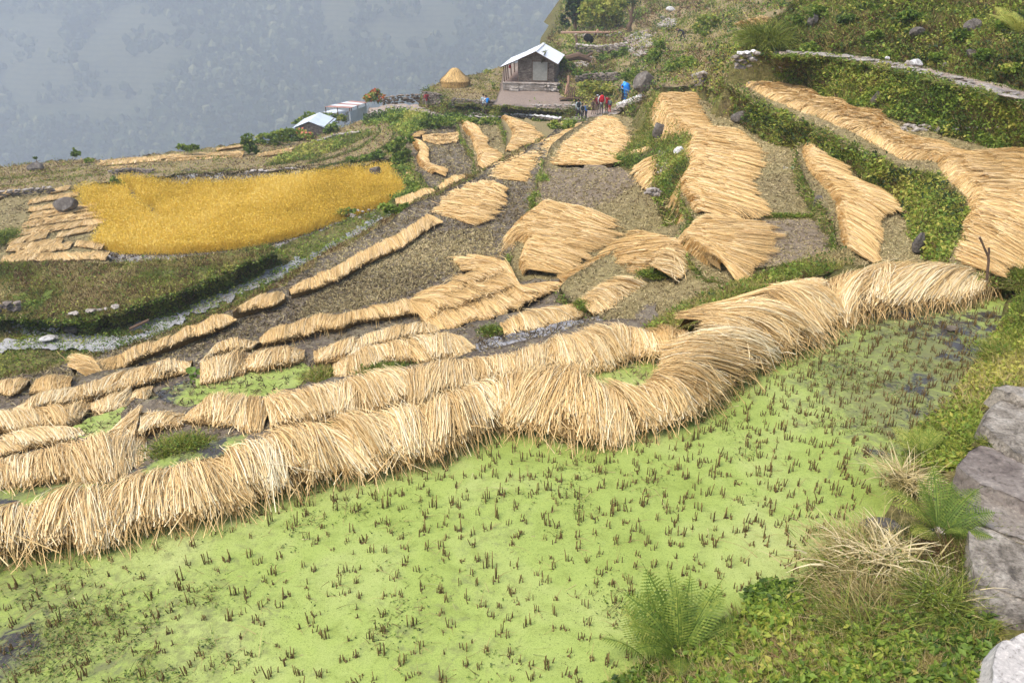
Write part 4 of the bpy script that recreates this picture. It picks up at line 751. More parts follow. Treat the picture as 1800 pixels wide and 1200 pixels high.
# ================================================================ far side of the valley, haze
def mountain():
    nx, ny = 150, 120
    X = np.linspace(-1300, 1500, nx); Hh = np.concatenate([np.linspace(-430, 330, ny)])
    XX, ZZ = np.meshgrid(X, Hh)
    P = np.c_[XX.ravel(), ZZ.ravel()*1.6, 0*XX.ravel()]
    spur = 150*fbm(np.c_[XX.ravel()*.0028+ZZ.ravel()*.0024, ZZ.ravel()*.0009, 0*XX.ravel()], 1., 3, 4)+34*fbm(P, .011, 4, 9)
    Y = 900+(ZZ.ravel()+240)*1.45+spur+.10*np.abs(XX.ravel())
    V = np.c_[XX.ravel(), Y, ZZ.ravel()]
    i = np.arange(ny-1)[:, None]*nx+np.arange(nx-1)[None]; Fc = np.stack([i, i+1, i+nx+1, i+nx], -1).reshape(-1, 4)
    # terraced fields on the gentler upper left shoulder
    def field(x, z):
        a = fbm(np.c_[x*.0042+.3, z*.007, 0*x], 1., 3, 31)
        e = np.exp(-((x+560)/210)**2-((z+105)/75)**2)*.9+np.exp(-((x+170)/190)**2-((z+60)/55)**2)*.75
        return np.clip((e+a*.6-.42)*5, 0, 1)
    fd = field(V[:, 0], V[:, 2])*.8
    m, nt, b = new_mat('far_slope', .95, .05)
    at = N(nt, "ShaderNodeAttribute", attribute_name="field")
    g = N(nt, "ShaderNodeTexCoord"); sp = N(nt, "ShaderNodeSeparateXYZ"); nt.links.new(g.outputs["Object"], sp.inputs[0])
    n1 = texn(nt, .03, 6, .65, .5); n2 = texn(nt, .12, 5, .7)
    cm = N(nt, "ShaderNodeMath", operation='MULTIPLY_ADD'); cm.inputs[1].default_value = .17; nt.links.new(sp.outputs[2], cm.inputs[0]); 
    mm = N(nt, "ShaderNodeMath", operation='MULTIPLY'); mm.inputs[1].default_value = 1.6; nt.links.new(n1, mm.inputs[0]); nt.links.new(mm.outputs[0], cm.inputs[2])
    fr = N(nt, "ShaderNodeMath", operation='FRACT'); nt.links.new(cm.outputs[0], fr.inputs[0])
    fields = mix(nt, .5, ramp(nt, fr.outputs[0], [(0, (.035, .045, .03)), (.3, (.035, .045, .03)), (.42, (.14, .13, .08)), (.9, (.10, .10, .06))]), ramp(nt, n2, [(.35, (.035, .045, .025)), (.65, (.15, .14, .08))]))
    woods = ramp(nt, n2, [(.3, (.02, .032, .02)), (.6, (.055, .075, .035)), (.75, (.12, .12, .07))])
    nt.links.new(mix(nt, at.outputs["Fac"], woods, fields), b.inputs["Base Color"])
    o = mesh_np('far_mountain', V, Fc, m, {'field': fd}, smooth=True); tag(o, None, 'hazy mountainside across the valley with faint terraces', 'mountain', 'structure')
    # the forest on it
    n = 30000; x = rng.uniform(-850, 330, n*2); z = rng.uniform(-330, 10, n*2)
    keep = rng.uniform(0, 1, n*2) > np.minimum(field(x, z)*1.1, .90)*(.6+.8*(fbm(np.c_[x*.03, z*.05, 0*x], 1., 2, 91) < .12)); keep &= (fbm(np.c_[x*.012, z*.02, 0*x], 1., 3, 77) > -.35) | (rng.random(n*2) < .4)
    x, z = x[keep][:n], z[keep][:n]
    ix = np.clip(((x+1300)/2800*(nx-1)), 0, nx-2); iz = np.clip((z+430)/760*(ny-1), 0, ny-2)
    y = Y.reshape(ny, nx)[iz.astype(int), ix.astype(int)]
    px = 900+F*x/(y*CP+0); th = (CZ-z)/y
    ok = (px > -150) & (px < 1250); x, y, z = x[ok], y[ok], z[ok]
    Vi, Fi = ICO[1]; n = len(x); sz = rng.uniform(2.0, 5.2, n)*rng.choice([.7, 1, 1.25], n)*np.interp(fbm(np.c_[x, y, z], .01, 2, 5), [-.5, .5], [.75, 1.3])
    ctr = np.c_[x, y-1.5, z+sz*.45]
    Q = ctr[:, None]+Vi[None]*(sz[:, None, None]*np.array([1, 1, 1.15])*(1+.35*rng.uniform(-1, 1, (n, len(Vi), 1))))
    fa = (np.arange(n)[:, None, None]*len(Vi)+Fi[None]).reshape(-1, 3)
    r = np.repeat(np.clip(rng.normal(.42, .24, n)+fbm(ctr, .012, 2, 3)*.3, 0, 1), len(Vi))
    mt = attr_mat('far_trees', [(0, (.006, .011, .010)), (.5, (.035, .052, .028)), (1, (.22, .22, .11))], .9, .05)
    o = mesh_np('far_forest', Q.reshape(-1, 3), fa, mt, {'rnd': r}); tag(o, None, 'blue hazy forest covering the far mountainside', 'forest', 'stuff')
mountain()
def haze():
    mb = MB(); mb.box((100, 1150, -90), (3200, 2460, 860)); 
    m = bpy.data.materials.new('haze_air'); m.use_nodes = True; nt = m.node_tree; nt.nodes.clear()
    o = nt.nodes.new("ShaderNodeOutputMaterial"); v = nt.nodes.new("ShaderNodeVolumePrincipled")
    v.inputs["Color"].default_value = (.79, .88, .99, 1); v.inputs["Density"].default_value = .00078; v.inputs["Anisotropy"].default_value = .1
    nt.links.new(v.outputs[0], o.inputs["Volume"])
    h = mb.build('haze', m); tag(h, None, 'pale blue valley haze', 'haze', 'stuff')
haze()
# ================================================================ plants covering ground and banks
def stuffo(mb, name, mats, label, cat):
    o = mb.build(name, mats); tag(o, None, label, cat, 'stuff'); return o
def sizepx(W, lo, hi):   # metres, from photo-pixel sizes
    return pxm(W)*rng.uniform(lo, hi, len(W))
def cover(key, label, n_leaf=0, n_grass=0, poly=None, leaf=(3, 6), glen=(8, 18), tone=.5, gtone=.4, clump=.42, dry=.0, name='ground_cover', lmat='green', cs=.03, gw=1.3, lean=.7, out=.0, seed=1, lmax=.09, lift=.0, dmat='dead'):
    p = T[key] if isinstance(key, str) else key; mb = MB()
    if n_grass:
        W, P = p.sample(n_grass, poly, clump*.8, cs, seed+5)
        pp = clumped(W, 4, pxm(W).mean()*3*np.array([1, 1, .3]))
        s = pxm(pp); r = np.clip(gtone+fbm(pp, .5, 4, seed)*.9+rng.normal(0, .15, len(pp)), 0, 1)
        blades(mb, pp, np.minimum(s*rng.uniform(*glen, len(pp)), .6), s*gw*rng.uniform(.6, 1.3, len(pp)), lean=lean, rnd=r, seg=2, m=0)
    if n_leaf:
        W, P = p.sample(n_leaf, poly, clump, cs*1.7, seed)
        pp = clumped(W, 5, pxm(W).mean()*4.5*np.array([1, 1, .8])); pp[:, 2] += np.abs(rng.normal(0, 1, len(pp)))*pxm(pp)*3+lift
        r = np.clip(tone-.04+fbm(pp, .45, 4, seed+9)*1.0+rng.normal(0, .17, len(pp)), 0, 1)
        leaves(mb, pp, np.minimum(pxm(pp)*rng.uniform(*leaf, len(pp)), lmax), r, m=1)
    if dry:
        W, P = p.sample(dry, poly, clump*.9, cs, seed+31); pp = clumped(W, 4, pxm(W).mean()*3*np.array([1, 1, .4])); s = pxm(pp)
        blades(mb, pp, np.minimum(s*rng.uniform(glen[0], glen[1], len(pp)), .55), s*gw*rng.uniform(.6, 1.2, len(pp)), lean=1.1, seg=2, rnd=np.clip(rng.normal(.45, .22, len(pp)), 0, 1), m=2)
    return stuffo(mb, name, [M['grass'], M[lmat], M[dmat]], label, 'ground plants')
cover('hill', 'mixed green and brown herbs on the steep slope above the path', 5200, 4200, dry=7000, leaf=(3, 8), glen=(7, 16), tone=.42, gtone=.35, seed=3)
cover('wall', 'creepers and herbs hanging on the retaining bank below the path', 5200, 1800, dry=2000, leaf=(3, 7), glen=(6, 13), tone=.62, gtone=.38, seed=5)
for kk, nm in (('hill', 'slope above the path'), ('wall', 'retaining bank'), ('ubank', 'upper terrace bank'), ('mid', 'hillside above the hut')):
    cover(kk, 'bright yellow green patches on the '+nm, 1500, 500, leaf=(4, 9), glen=(8, 14), tone=.88, gtone=.45, clump=.60, cs=.018, seed=101, name='bright_herbs', lmax=.2)
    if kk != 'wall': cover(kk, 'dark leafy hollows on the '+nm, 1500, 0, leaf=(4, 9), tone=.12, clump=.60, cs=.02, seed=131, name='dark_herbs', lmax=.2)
cover('ubank', 'moss and dry grass on the bank of the upper terrace', 2600, 2600, dry=3600, leaf=(3, 6), glen=(6, 15), tone=.62, gtone=.42, seed=7)
cover('ubank', 'bright green creeper at the low corner of the bank', 1500, 300, poly=[(1600,320),(1650,345),(1690,380),(1680,440),(1655,470),(1610,420),(1580,370)], leaf=(5, 10), glen=(6, 12), tone=.78, gtone=.5, clump=.3, seed=8, name='creeper')
cover('tr1bank', 'moss and herbs on the stony bank left of the long terrace', 2600, 2400, dry=900, leaf=(3, 6), glen=(6, 13), tone=.6, gtone=.5, seed=9)
cover('tr1bank', 'soft yellow green grass on the rounded hump', 300, 2400, poly=[(1125,215),(1132,190),(1150,183),(1166,200),(1175,225),(1150,250),(1125,268),(1100,278),(1115,245)], glen=(5, 9), gtone=.52, clump=.2, seed=10, name='grass')
cover('mid', 'grass and scrub on the terraced hillside above the hut', 3000, 4000, dry=5600, leaf=(3, 6), glen=(4, 10), tone=.5, gtone=.62, clump=.56, seed=11, lmax=.3)
cover('strip1', 'grassy tufts on the bund behind the curved row', 900, 1800, dry=700, leaf=(4, 7), glen=(8, 16), tone=.55, gtone=.45, clump=.35, seed=13)
cover('vbank', 'dense bright herbs under the village path', 4200, 1600, leaf=(3, 6), glen=(4, 9), tone=.55, gtone=.5, clump=.3, seed=15, lmax=.35)
cover('bank_hay', 'brown and green weeds under the haystack terrace', 800, 900, dry=900, leaf=(2, 4), glen=(3, 7), tone=.5, gtone=.5, clump=.45, seed=17, lmax=.3)
cover('mbank', 'dark ferny growth on the bank below the meadow', 1700, 900, dry=900, leaf=(3, 6), glen=(5, 10), tone=.62, gtone=.6, seed=19, lmax=.2)
cover('meadow', 'rough mixed grass on the meadow', 900, 5600, dry=6500, leaf=(2, 5), glen=(4, 9), tone=.5, gtone=.66, clump=.38, seed=21, lmax=.2)
cover('s', 'low weeds along the stream', 2500, 4500, dry=1500, leaf=(2, 5), glen=(3, 8), tone=.55, gtone=.45, clump=.47, seed=23, lmax=.15, cs=.02)
cover('s', 'green weeds crowding the stream', 600, 500, poly=[(0,618),(60,592),(150,585),(230,585),(320,545),(420,505),(520,462),(620,405),(700,368),(700,385),(620,425),(520,485),(420,525),(320,565),(240,610),(150,620)], leaf=(3, 6), glen=(3, 8), tone=.6, gtone=.45, clump=.52, seed=151, lmax=.15, cs=.03)
cover('k', 'dry grass on the ledge outside the mud field', 300, 3000, dry=5200, leaf=(2, 4), glen=(4, 9), tone=.5, gtone=.6, clump=.35, seed=25)
cover('lf', 'dry stubble and grass on the far left slope', 500, 3000, dry=4200, leaf=(2, 4), glen=(2, 5), tone=.6, gtone=.75, clump=.42, seed=27, lmax=.3, cs=.015)
cover('lf', 'fresh green grass on the slope below the stone shed', 400, 2600, poly=[(470,290),(520,262),(600,240),(640,232),(660,236),(600,262),(560,280)], glen=(2, 5), gtone=.45, tone=.8, clump=.42, seed=28, lmax=.3, name='grass')
cover('ledge', 'green growth on the ledge right of the ripe rice', 2600, 1600, leaf=(3, 6), glen=(4, 9), tone=.6, gtone=.4, clump=.25, seed=29, lmax=.25)
cover('ytop', 'cropped stubble on the haystack terrace', 0, 1500, dry=900, glen=(1.5, 3), gtone=.6, clump=.4, seed=31)
# small stubble on the drained fields
def fieldstub(key, label, n, h=(3, 6), tone=.45, k=4, poly=None, mat='fieldstub', hm=.09, wpx=1.3):
    p = T[key]; mb = MB(); W, P = p.sample(n, poly); s = pxm(W)
    pp = np.repeat(W, k, 0)+rng.normal(size=(n*k, 3))*(np.repeat(s, k)[:, None]*np.array([1.6, 1.6, 0])); s = np.repeat(s, k)
    big = fbm(pp, .35, 3, 8)*.5
    blades(mb, pp, np.minimum(s*rng.uniform(*h, n*k), hm), s*wpx*rng.uniform(.6, 1.2, n*k), lean=.9, seg=1, rnd=np.clip(tone+big+rng.normal(0, .2, n*k), 0, 1), taper=False)
    # chaff lying flat
    W, P = p.sample(n, poly); s = pxm(W); W[:, 2] += .012
    blades(mb, W, np.minimum(s*rng.uniform(4, 11, n), .25), s*1.1, lean=7, curl=0, seg=1, rnd=np.clip(rng.normal(.75, .2, n), 0, 1))
    return stuffo(mb, 'stubble', M[mat], label, 'stubble')
fieldstub('t4', 'short stubble dotted over the big mud field', 6500, tone=.40)
fieldstub('t4', 'yellow green regrowth in the middle of the mud field', 2600, poly=[(520,560),(560,500),(660,450),(760,410),(860,400),(870,440),(800,480),(700,520),(600,550)], tone=.72, h=(3, 5))
fieldstub('c1', 'stubble on the olive terrace in the middle', 3600, tone=.55, h=(2, 5))
fieldstub('f', 'stubble on the terrace by the flooded strip', 2200, tone=.45)
fieldstub('tr1', 'stubble on the long right hand terrace', 4200, tone=.6, h=(2, 5))
fieldstub('tr2', 'stubble on the small terrace under the green bank', 2600, tone=.55, h=(2, 5))
fieldstub('u', 'stubble on the upper terrace below the path', 3600, tone=.6, h=(2, 5))
fieldstub('t3', 'stubble in the dark mud strip', 1500, tone=.35)
fieldstub('t2', 'stubble between the second and third straw rows', 1600, tone=.3)
fieldstub('t1', 'weeds and stubble just below the pond bund', 1200, tone=.35)
fieldstub('p5', 'dark stubble standing in the flooded strip', 420, tone=.05, h=(7, 12), hm=.2, k=3)
fieldstub('p2', 'small stubble in the green pool between the rows', 130, tone=.1, h=(6, 11), hm=.2, k=3)
fieldstub('p1', 'small stubble in the pool in the bend', 110, tone=.1, h=(6, 12), hm=.2, k=3)
fieldstub('p4', 'stubble in the small duckweed pool', 60, tone=.1, h=(6, 10), hm=.2, k=3)
fieldstub('p3', 'stubble in the murky pool', 60, tone=.1, h=(5, 9), hm=.2, k=3)
fieldstub('wstrip1', 'fine stubble in the flooded strip behind the rice', 900, tone=.15, h=(4, 7), hm=.25, k=2)
fieldstub('wstrip2', 'fine stubble in the flooded strip before the rice', 700, tone=.15, h=(4, 7), hm=.25, k=2)
fieldstub('d1', 'stubble on the ringed mud paddy', 1500, tone=.4, h=(2, 4), hm=.2)
fieldstub('e1', 'stubble on the narrow terrace between ridges', 500, tone=.6, h=(2, 4), hm=.2)
# ---- ripe rice
RICE = [(135,335),(150,326),(200,330),(205,312),(232,309),(300,320),(420,318),(520,306),(620,293),(690,288),(700,296),(722,325),(712,344),(660,360),(600,380),(540,405),(440,432),(300,441),(215,440),(165,428),(185,395),(150,365)]
def rice():
    p = T['gold']; mb = MB(); n = 30000; W, P = p.sample(n, [(u, v+9) for u, v in RICE])
    gap = (np.abs((P[:, 0]-205)-(P[:, 1]-320)*1.15+6*np.sin(P[:, 1]*.2)) < 8) & (P[:, 1] < 398); W = W[~gap]; n = len(W)
    s = pxm(W); tone = .52+.45*fbm(W*[1, .6, 1], .35, 3, 4)
    pp = np.repeat(W, 3, 0)+rng.normal(size=(3*n, 3))*[.06, .06, 0]; t = np.repeat(tone, 3)
    blades(mb, pp, rng.uniform(.42, .72, 3*n), np.repeat(s, 3)*1.0, lean=.45, curl=1.6, seg=3, rnd=np.clip(t+rng.normal(0, .17, 3*n), 0, 1))
    k = rng.integers(0, n, 60000); q = W[k]+rng.normal(size=(60000, 3))*[.12, .12, 0]; q[:, 2] += rng.uniform(.40, .66, 60000); leaves(mb, q, .085, np.clip(tone[k]+rng.normal(.08, .22, 60000), 0, 1), up=.4, asp=.5)
    return stuffo(mb, 'ripe_rice', M['rice'], 'golden field of ripe standing rice', 'rice field')
rice()
# ---- pond plants and litter
def weeds():
    mb = MB(); p = T['pond']
    for (u, v, r, n) in ((1480,650,90,1000),(1600,600,110,1300),(1560,690,90,420),(1700,640,70,800),(120,1120,110,1300),(300,1140,110,1200),(450,1110,60,300),(900,900,50,160),(700,950,60,120),(1080,1060,60,120),(850,1120,70,160),(560,1000,50,120),(1000,830,60,160),(60,1030,40,120),(750,870,40,70),(1150,850,60,120),(1330,800,50,120),(1420,740,50,140),(1660,740,40,200),(150,960,80,160),(400,900,90,140),(1250,730,60,260),(1400,620,60,400),(1520,760,60,300),(1350,880,50,120),(620,900,40,80),(780,1000,40,90),(540,930,50,120),(980,960,40,90),(700,1100,60,160),(1010,880,40,100)):
        c = unp(u, v, 0.); rr = r*float(pxm(c)); q = c+rng.normal(size=(n, 3))*[rr*.5, rr*.75, 0]
        q = q[fbm(q, 2.2, 3, 12) > -.12]; q[:, 2] = .004+np.abs(rng.normal(0, .012, len(q)))
        leaves(mb, q, .022, np.clip(rng.normal(.25, .22, len(q)), 0, 1), up=1.5, m=1)
        k = len(q)//2; blades(mb, q[:k], rng.uniform(.04, .16, k), .0045, lean=3.5, curl=.3, seg=2, rnd=rng.uniform(.2, .95, k), m=3)
        blades(mb, q[k:k+k//4], rng.uniform(.05, .14, k//4), .005, lean=1.2, seg=2, rnd=rng.uniform(.3, .6, k//4), m=4)
    q = unp(rng.uniform(-60, 1600, 9000), rng.uniform(640, 1250, 9000), 0.); q = q[fbm(q, 1.3, 3, 52) > .05]; q[:, 2] = .004
    leaves(mb, q, .010, rng.uniform(0, .25, len(q)), up=3, m=0)
    return stuffo(mb, 'water_weeds', [M['stubble'], M['green'], M['drygrass'], M['dead'], M['grass']], 'scattered water weeds and dark specks floating on the duckweed', 'water plants')
weeds()
# ---- rice stubble clumps standing in the pond: individuals
def stub_clump(kind):
    mb = MB(); n = random.choice([2, 3, 3, 4, 5, 6]); hh = random.uniform(.055, .105)
    for i in range(n):
        a = random.uniform(0, 6.28); r = .011*math.sqrt(n)*random.random()+.006; ln = random.gauss(0, .18); la = random.uniform(0, 6.28)
        h = hh*random.uniform(.6, 1.15)*(1.5 if random.random() < .1 else 1)
        b = np.array([r*math.cos(a)*1.5, r*math.sin(a), -.02]); t = b+np.array([math.cos(la)*ln*h, math.sin(la)*ln*h, h+.02])
        mb.tube([b, (b+t)/2, t], [.0058, .0054, .0046], 5, rnd=[.12]*15 if random.random() < .6 else .3)
    if random.random() < .35:
        pt = np.zeros((3, 3)); blades(mb, pt, np.array([.12, .16, .09]), .005, lean=1.3, seg=2, rnd=rng.uniform(.3, 1, 3))
    return mb
def _tube_fix():  # keep rnd broadcast simple
    pass
protos = []
for k in range(14):
    mb = MB(); n = [2, 3, 3, 4, 5, 3, 4, 6, 2, 3, 4, 5, 3, 7][k]+k % 3; hh = [.05, .09, .065, .04, .085, .06, .1, .05, .075, .06, .11, .045, .08, .06][k]
    for i in range(n):
        a = random.uniform(0, 6.28); r = .014*math.sqrt(n)*random.random()+.006; ln = random.gauss(0, .2); la = random.uniform(0, 6.28)
        h = hh*random.uniform(.55, 1.15)*(1.7 if random.random() < .1 else 1)
        b = np.array([r*math.cos(a)*1.6, r*math.sin(a), -.02]); t = b+np.array([math.cos(la)*ln*h, math.sin(la)*ln*h, h+.02])
        mb.tube([b, (b+t)/2], min(.0052, .0052), 5, rnd=.22+.3*random.random()); mb.tube([(b+t)/2, t], [.0048, .0038], 5, rnd=.4+.45*random.random())
    mb.rock((0, 0, -.012), (.022*math.sqrt(n)+.018, .02*math.sqrt(n)+.014, .032), k, rnd=.3, sub=1)
    if k % 3 == 0: blades(mb, rng.normal(size=(3, 3))*[.01, .01, 0], np.array([.12, .16, .09]), .005, lean=1.4, seg=2, rnd=rng.uniform(.6, 1, 3))
    protos.append(mb)
def pondstub():
    pts = []
    near = np.array([p[:2] for p in R0A]+[(1563,560),(1660,545),(1770,520),(1790,540),(1730,620),(1690,690),(1600,760),(1560,850),(1530,890),(1440,950),(1390,1020),(1330,1050),(1250,1100),(1180,1140),(1050,1200),(900,1240),(-60,1240)])
    # planted in wavering lines about 0.24 m apart
    g = []
    for i in range(-60, 88):
        for j in range(0, 104):
            x = i*.165+.05*math.sin(j*.7)+random.gauss(0, .04); y = 3.6+j*.16+.10*math.sin(i*.35)+random.gauss(0, .05)
            g.append((x, y, 0.))
    g = np.array(g); d = g[:, 1]*CP+CZ*SP; u = 900+F*g[:, 0]/d; v = 600-F*((g[:, 1]*SP-CZ*CP)/d)
    ok = in_poly(np.c_[u, v], [tuple(q) for q in near]) & (u > -20) & (u < 1820) & (v < 1215)
    fx = np.array([(x, y) for x, y in zip(u, v)]);
    # sparser in front of the straw, denser to the right
    dens = np.clip(.86-.5*np.exp(-((u-300)**2/300**2+(v-960)**2/60**2))+.25*(u > 1300), 0, 1)
    ok &= rng.random(len(g)) < dens; g = g[ok]; v = v[ok]; u = u[ok]
    order = np.argsort(-v); return g[order], u[order], v[order]
G_, U_, V_ = pondstub()
nind = min(300, len(G_))
G1 = 'rice stubble clumps standing in the duckweed pond'
PM = []
for k, mb in enumerate(protos):
    V = np.concatenate(mb.V); keys = list(mb.F); 
    o = mb.build('rice_stubble', M['stubble']); PM.append(o)
used = set()
for i in range(nind):
    k = i % 14 if i < 14 else random.randrange(14)
    if k in used: o = PM[k].copy(); S.collection.objects.link(o)
    else: o = PM[k]; used.add(k)
    sc = random.uniform(.65, 1.1); o.location = (G_[i][0], G_[i][1], 0); o.rotation_euler = (0, 0, random.uniform(0, 6.28)); o.scale = (sc, sc, sc*random.uniform(.8, 1.3))
    tag(o, None, 'dark clump of cut rice stubble standing in the nearer duckweed', 'stubble', None, G1)
mbr = MB()
for i in range(nind, len(G_)):
    mb = protos[random.randrange(14)]; sc = random.uniform(.75, 1.25); V = np.concatenate(mb.V)*[sc, sc, sc*random.uniform(.8, 1.3)]; a = random.uniform(0, 6.28)
    ca, sa = math.cos(a), math.sin(a); V = np.c_[V[:, 0]*ca-V[:, 1]*sa, V[:, 0]*sa+V[:, 1]*ca, V[:, 2]]+G_[i]
    A_ = np.concatenate(mb.A); n0 = mbr.n; first = True
    mbr.V.append(V); mbr.A.append(A_)
    for key, fl in mb.F.items(): mbr.F.setdefault(key, []).extend([f+n0 for f in fl])
    mbr.n += len(V)
tag(mbr.build('far_rice_stubble', M['stubble']), None, 'many dark stubble clumps in the far reach of the duckweed pond', 'stubble', 'stuff')
print('stubble', len(G_))
# stray straws on the pond
mb = MB(); n = 170; q = unp(rng.uniform(0, 1600, n), rng.uniform(620, 1190, n), 0.); q[:, 2] = .01
blades(mb, q, rng.uniform(.08, .38, n), .006, lean=6, curl=.3, seg=2, rnd=rng.uniform(.3, 1, n))
stuffo(mb, 'loose_straws', M['drygrass'], 'stray straws floating on the pond', 'straw litter')
# ---- lower right bank vegetation
cover('rb', 'tangled herbs and leaves on the lower right bank', 6000, 5200, dry=5200, dmat='drygrass', leaf=(6, 18), glen=(16, 44), tone=.6, gtone=.42, clump=.38, seed=41, gw=1.8, lmax=.06, poly=[(1060,1215),(1180,1150),(1290,1095),(1400,1040),(1450,980),(1540,930),(1700,930),(1720,1040),(1750,1100),(1730,1215)])
cover('rb', 'heart shaped leaves over the lower right bank', 1500, 0, leaf=(12, 24), tone=.5, clump=.52, seed=71, lmax=.07, lift=.07, name='creeper', lmat='green', poly=[(1060,1215),(1180,1150),(1290,1095),(1400,1040),(1480,1060),(1620,1090),(1740,1100),(1745,1215)])
cover('rb', 'dark leaved clump at the pond corner', 900, 0, leaf=(12, 22), tone=.55, clump=.1, seed=72, dmat='dead', lmax=.06, lift=.10, name='creeper', poly=[(1310,1060),(1350,1040),(1400,1045),(1410,1090),(1360,1130),(1310,1100)])
cover('rb', 'small bright leaves along the pond edge under the fern', 3000, 700, leaf=(5, 10), glen=(8, 18), tone=.85, gtone=.4, clump=.25, seed=43, lmax=.03, name='herbs', poly=[(1060,1215),(1130,1165),(1230,1110),(1300,1100),(1320,1130),(1290,1215)])
cover('rb', 'broad leaved herbs between the pond and the paving', 4600, 1800, dry=600, leaf=(8, 20), glen=(12, 30), tone=.65, gtone=.42, clump=.3, seed=45, lmax=.06, poly=[(1590,820),(1600,770),(1680,700),(1740,610),(1790,520),(1850,480),(1850,700),(1760,695),(1725,720),(1720,780),(1670,830)])
cover('rb', 'yellow green herbs beside the white boulder', 1500, 300, leaf=(5, 10), glen=(8, 18), tone=.9, gtone=.5, clump=.2, seed=47, lmax=.03, name='herbs', poly=[(1630,1130),(1700,1095),(1750,1110),(1745,1180),(1700,1215),(1640,1190)])

# plants hanging on the risers of the terraces
def riser(key, label, n, L=(.10, .28), tone=.42, leafn=0, dry=.3, ltone=.5, seed=0, lsz=.05):
    p = T[key]; w = skirt_pts(p, n)
    if not len(w): return
    mb = MB(); s = pxm(w); blades(mb, w, np.minimum(rng.uniform(*L, len(w)), s*26), s*1.5*rng.uniform(.6, 1.2, len(w)), lean=1.3, seg=2, curl=1.2, rnd=np.clip(tone+fbm(w, .8, 3, 3)*.5+rng.normal(0, .16, len(w)), 0, 1), m=0)
    if leafn:
        w = skirt_pts(p, leafn); w = np.repeat(w, 3, 0)+rng.normal(0, .05, (3*leafn, 3)); leaves(mb, w, np.clip(pxm(w)*5, .02, .12), np.clip(ltone+fbm(w, .7, 3, 9)*.5+rng.normal(0, .15, len(w)), 0, 1), m=1)
    k = int(n*dry)
    if k: w = skirt_pts(p, k); blades(mb, w, rng.uniform(*L, len(w)), pxm(w)*1.5, lean=1.3, seg=2, curl=1.2, rnd=rng.uniform(.1, .9, len(w)), m=2)
    return stuffo(mb, 'riser_plants', [M['grass'], M['green'], M['drygrass']], label, 'ground plants')
for key, label, n, ln in (('tr2', 'grass on the riser of the small terrace', 1500, 900), ('tr1', 'grass on the lip of the long terrace', 1500, 500), ('u', 'grass along the lip of the upper terrace', 1500, 500), ('c1', 'moss and grass on the riser beside the mud field', 2600, 1500),
    ('k', 'grass on the outer riser of the dry ledge', 2500, 600), ('t4', 'dry grass on the riser of the mud field', 2200, 500), ('d1', 'weeds around the ringed paddy', 1300, 900), ('e1', 'green riser of the narrow terrace', 900, 700),
    ('e2', 'green riser under the straw wedge', 900, 700), ('g1', 'weeds on the riser left of the rice', 800, 300), ('gold', 'weeds on the low edge of the rice paddy', 1500, 900), ('meadow', 'grass fringe along the meadow edge', 900, 500), ('f', 'grass on the riser by the flooded strip', 900, 500), ('t2', 'weeds on the riser of the muddy terrace', 600, 200),
    ('t3', 'weeds on the riser of the dark strip', 500, 100), ('bund0', 'weeds at the foot of the pond bund', 1500, 700), ('hill', 'grass at the foot of the slope', 900, 400), ('mid', 'scrub at the near edge of the hillside', 1500, 900), ('yard', 'weeds at the edge of the yard', 300, 100), ('ytop', 'weeds at the edge of the haystack terrace', 500, 200), ('path', 'grass overhanging from the upper path', 1200, 700)):
    riser(key, label, n, leafn=ln)

fieldstub('g1', 'stubble between the straw strips at the far left', 1600, tone=.6, h=(2, 4), hm=.2)
def edge(label, lines, n, L=.22, tone=.35, ru=3.0):
    mb = MB()
    for pts in lines:
        P = np.array(pts, float); s = np.r_[0, np.cumsum(np.linalg.norm(np.diff(P, axis=0), axis=1))]; q = rng.uniform(0, s[-1], n)
        u = np.interp(q, s, P[:, 0])+rng.normal(0, ru, n); v = np.interp(q, s, P[:, 1])+rng.normal(0, .8, n); hh = ground_hds(u, v); hh[hh > 1e8] = 60.; w = unp_d(u, v, hh); sz = pxm(w)
        blades(mb, w, np.minimum(sz*rng.uniform(3, 8, n), L), sz*1.2, lean=.9, seg=2, rnd=np.clip(rng.normal(tone, .18, n), 0, 1)); leaves(mb, w[:n//2]+[0, 0, .05], np.minimum(sz[:n//2]*3, .15), np.clip(rng.normal(.35, .2, n//2), 0, 1), m=1)
    return stuffo(mb, 'edge_grass', [M['grass'], M['green']], label, 'ground plants')
edge('dark grassy rims of the little terraces below the path', [[(560, 296), (610, 284), (655, 272), (685, 252), (694, 236), (688, 224)], [(600, 292), (650, 282), (690, 266), (708, 248), (712, 236)], [(540, 288), (590, 276), (630, 262), (655, 246), (668, 232), (664, 222)], [(470, 292), (520, 284), (560, 270), (590, 254)]], 1000, tone=.2, ru=1.5)
fieldstub('c1mud', 'pale chaff on the bare mud patch', 700, tone=.55, h=(2, 4))
fieldstub('trmud', 'pale chaff on the damp mud patch', 350, tone=.55, h=(2, 4))
edge('dark rims of the far left terraces', [[(0, 330), (60, 322), (120, 312), (190, 306)], [(0, 316), (60, 310), (110, 302), (150, 298)], [(165, 300), (250, 304), (330, 303), (430, 299)], [(190, 466), (300, 462), (400, 448), (480, 430)], [(300, 442), (400, 436), (480, 416), (560, 398)]], 300, tone=.6)
edge('mossy seam between stream and ledge', [[(330, 572), (420, 530), (500, 484), (580, 436), (650, 392), (720, 352), (800, 312)], [(230, 602), (300, 580), (380, 556), (440, 520)]], 500, tone=.4)
edge('green fringe between path and hill', [[(1390, 92), (1450, 94), (1520, 102), (1600, 114), (1700, 137), (1800, 161)]], 700, tone=.3, L=.3)

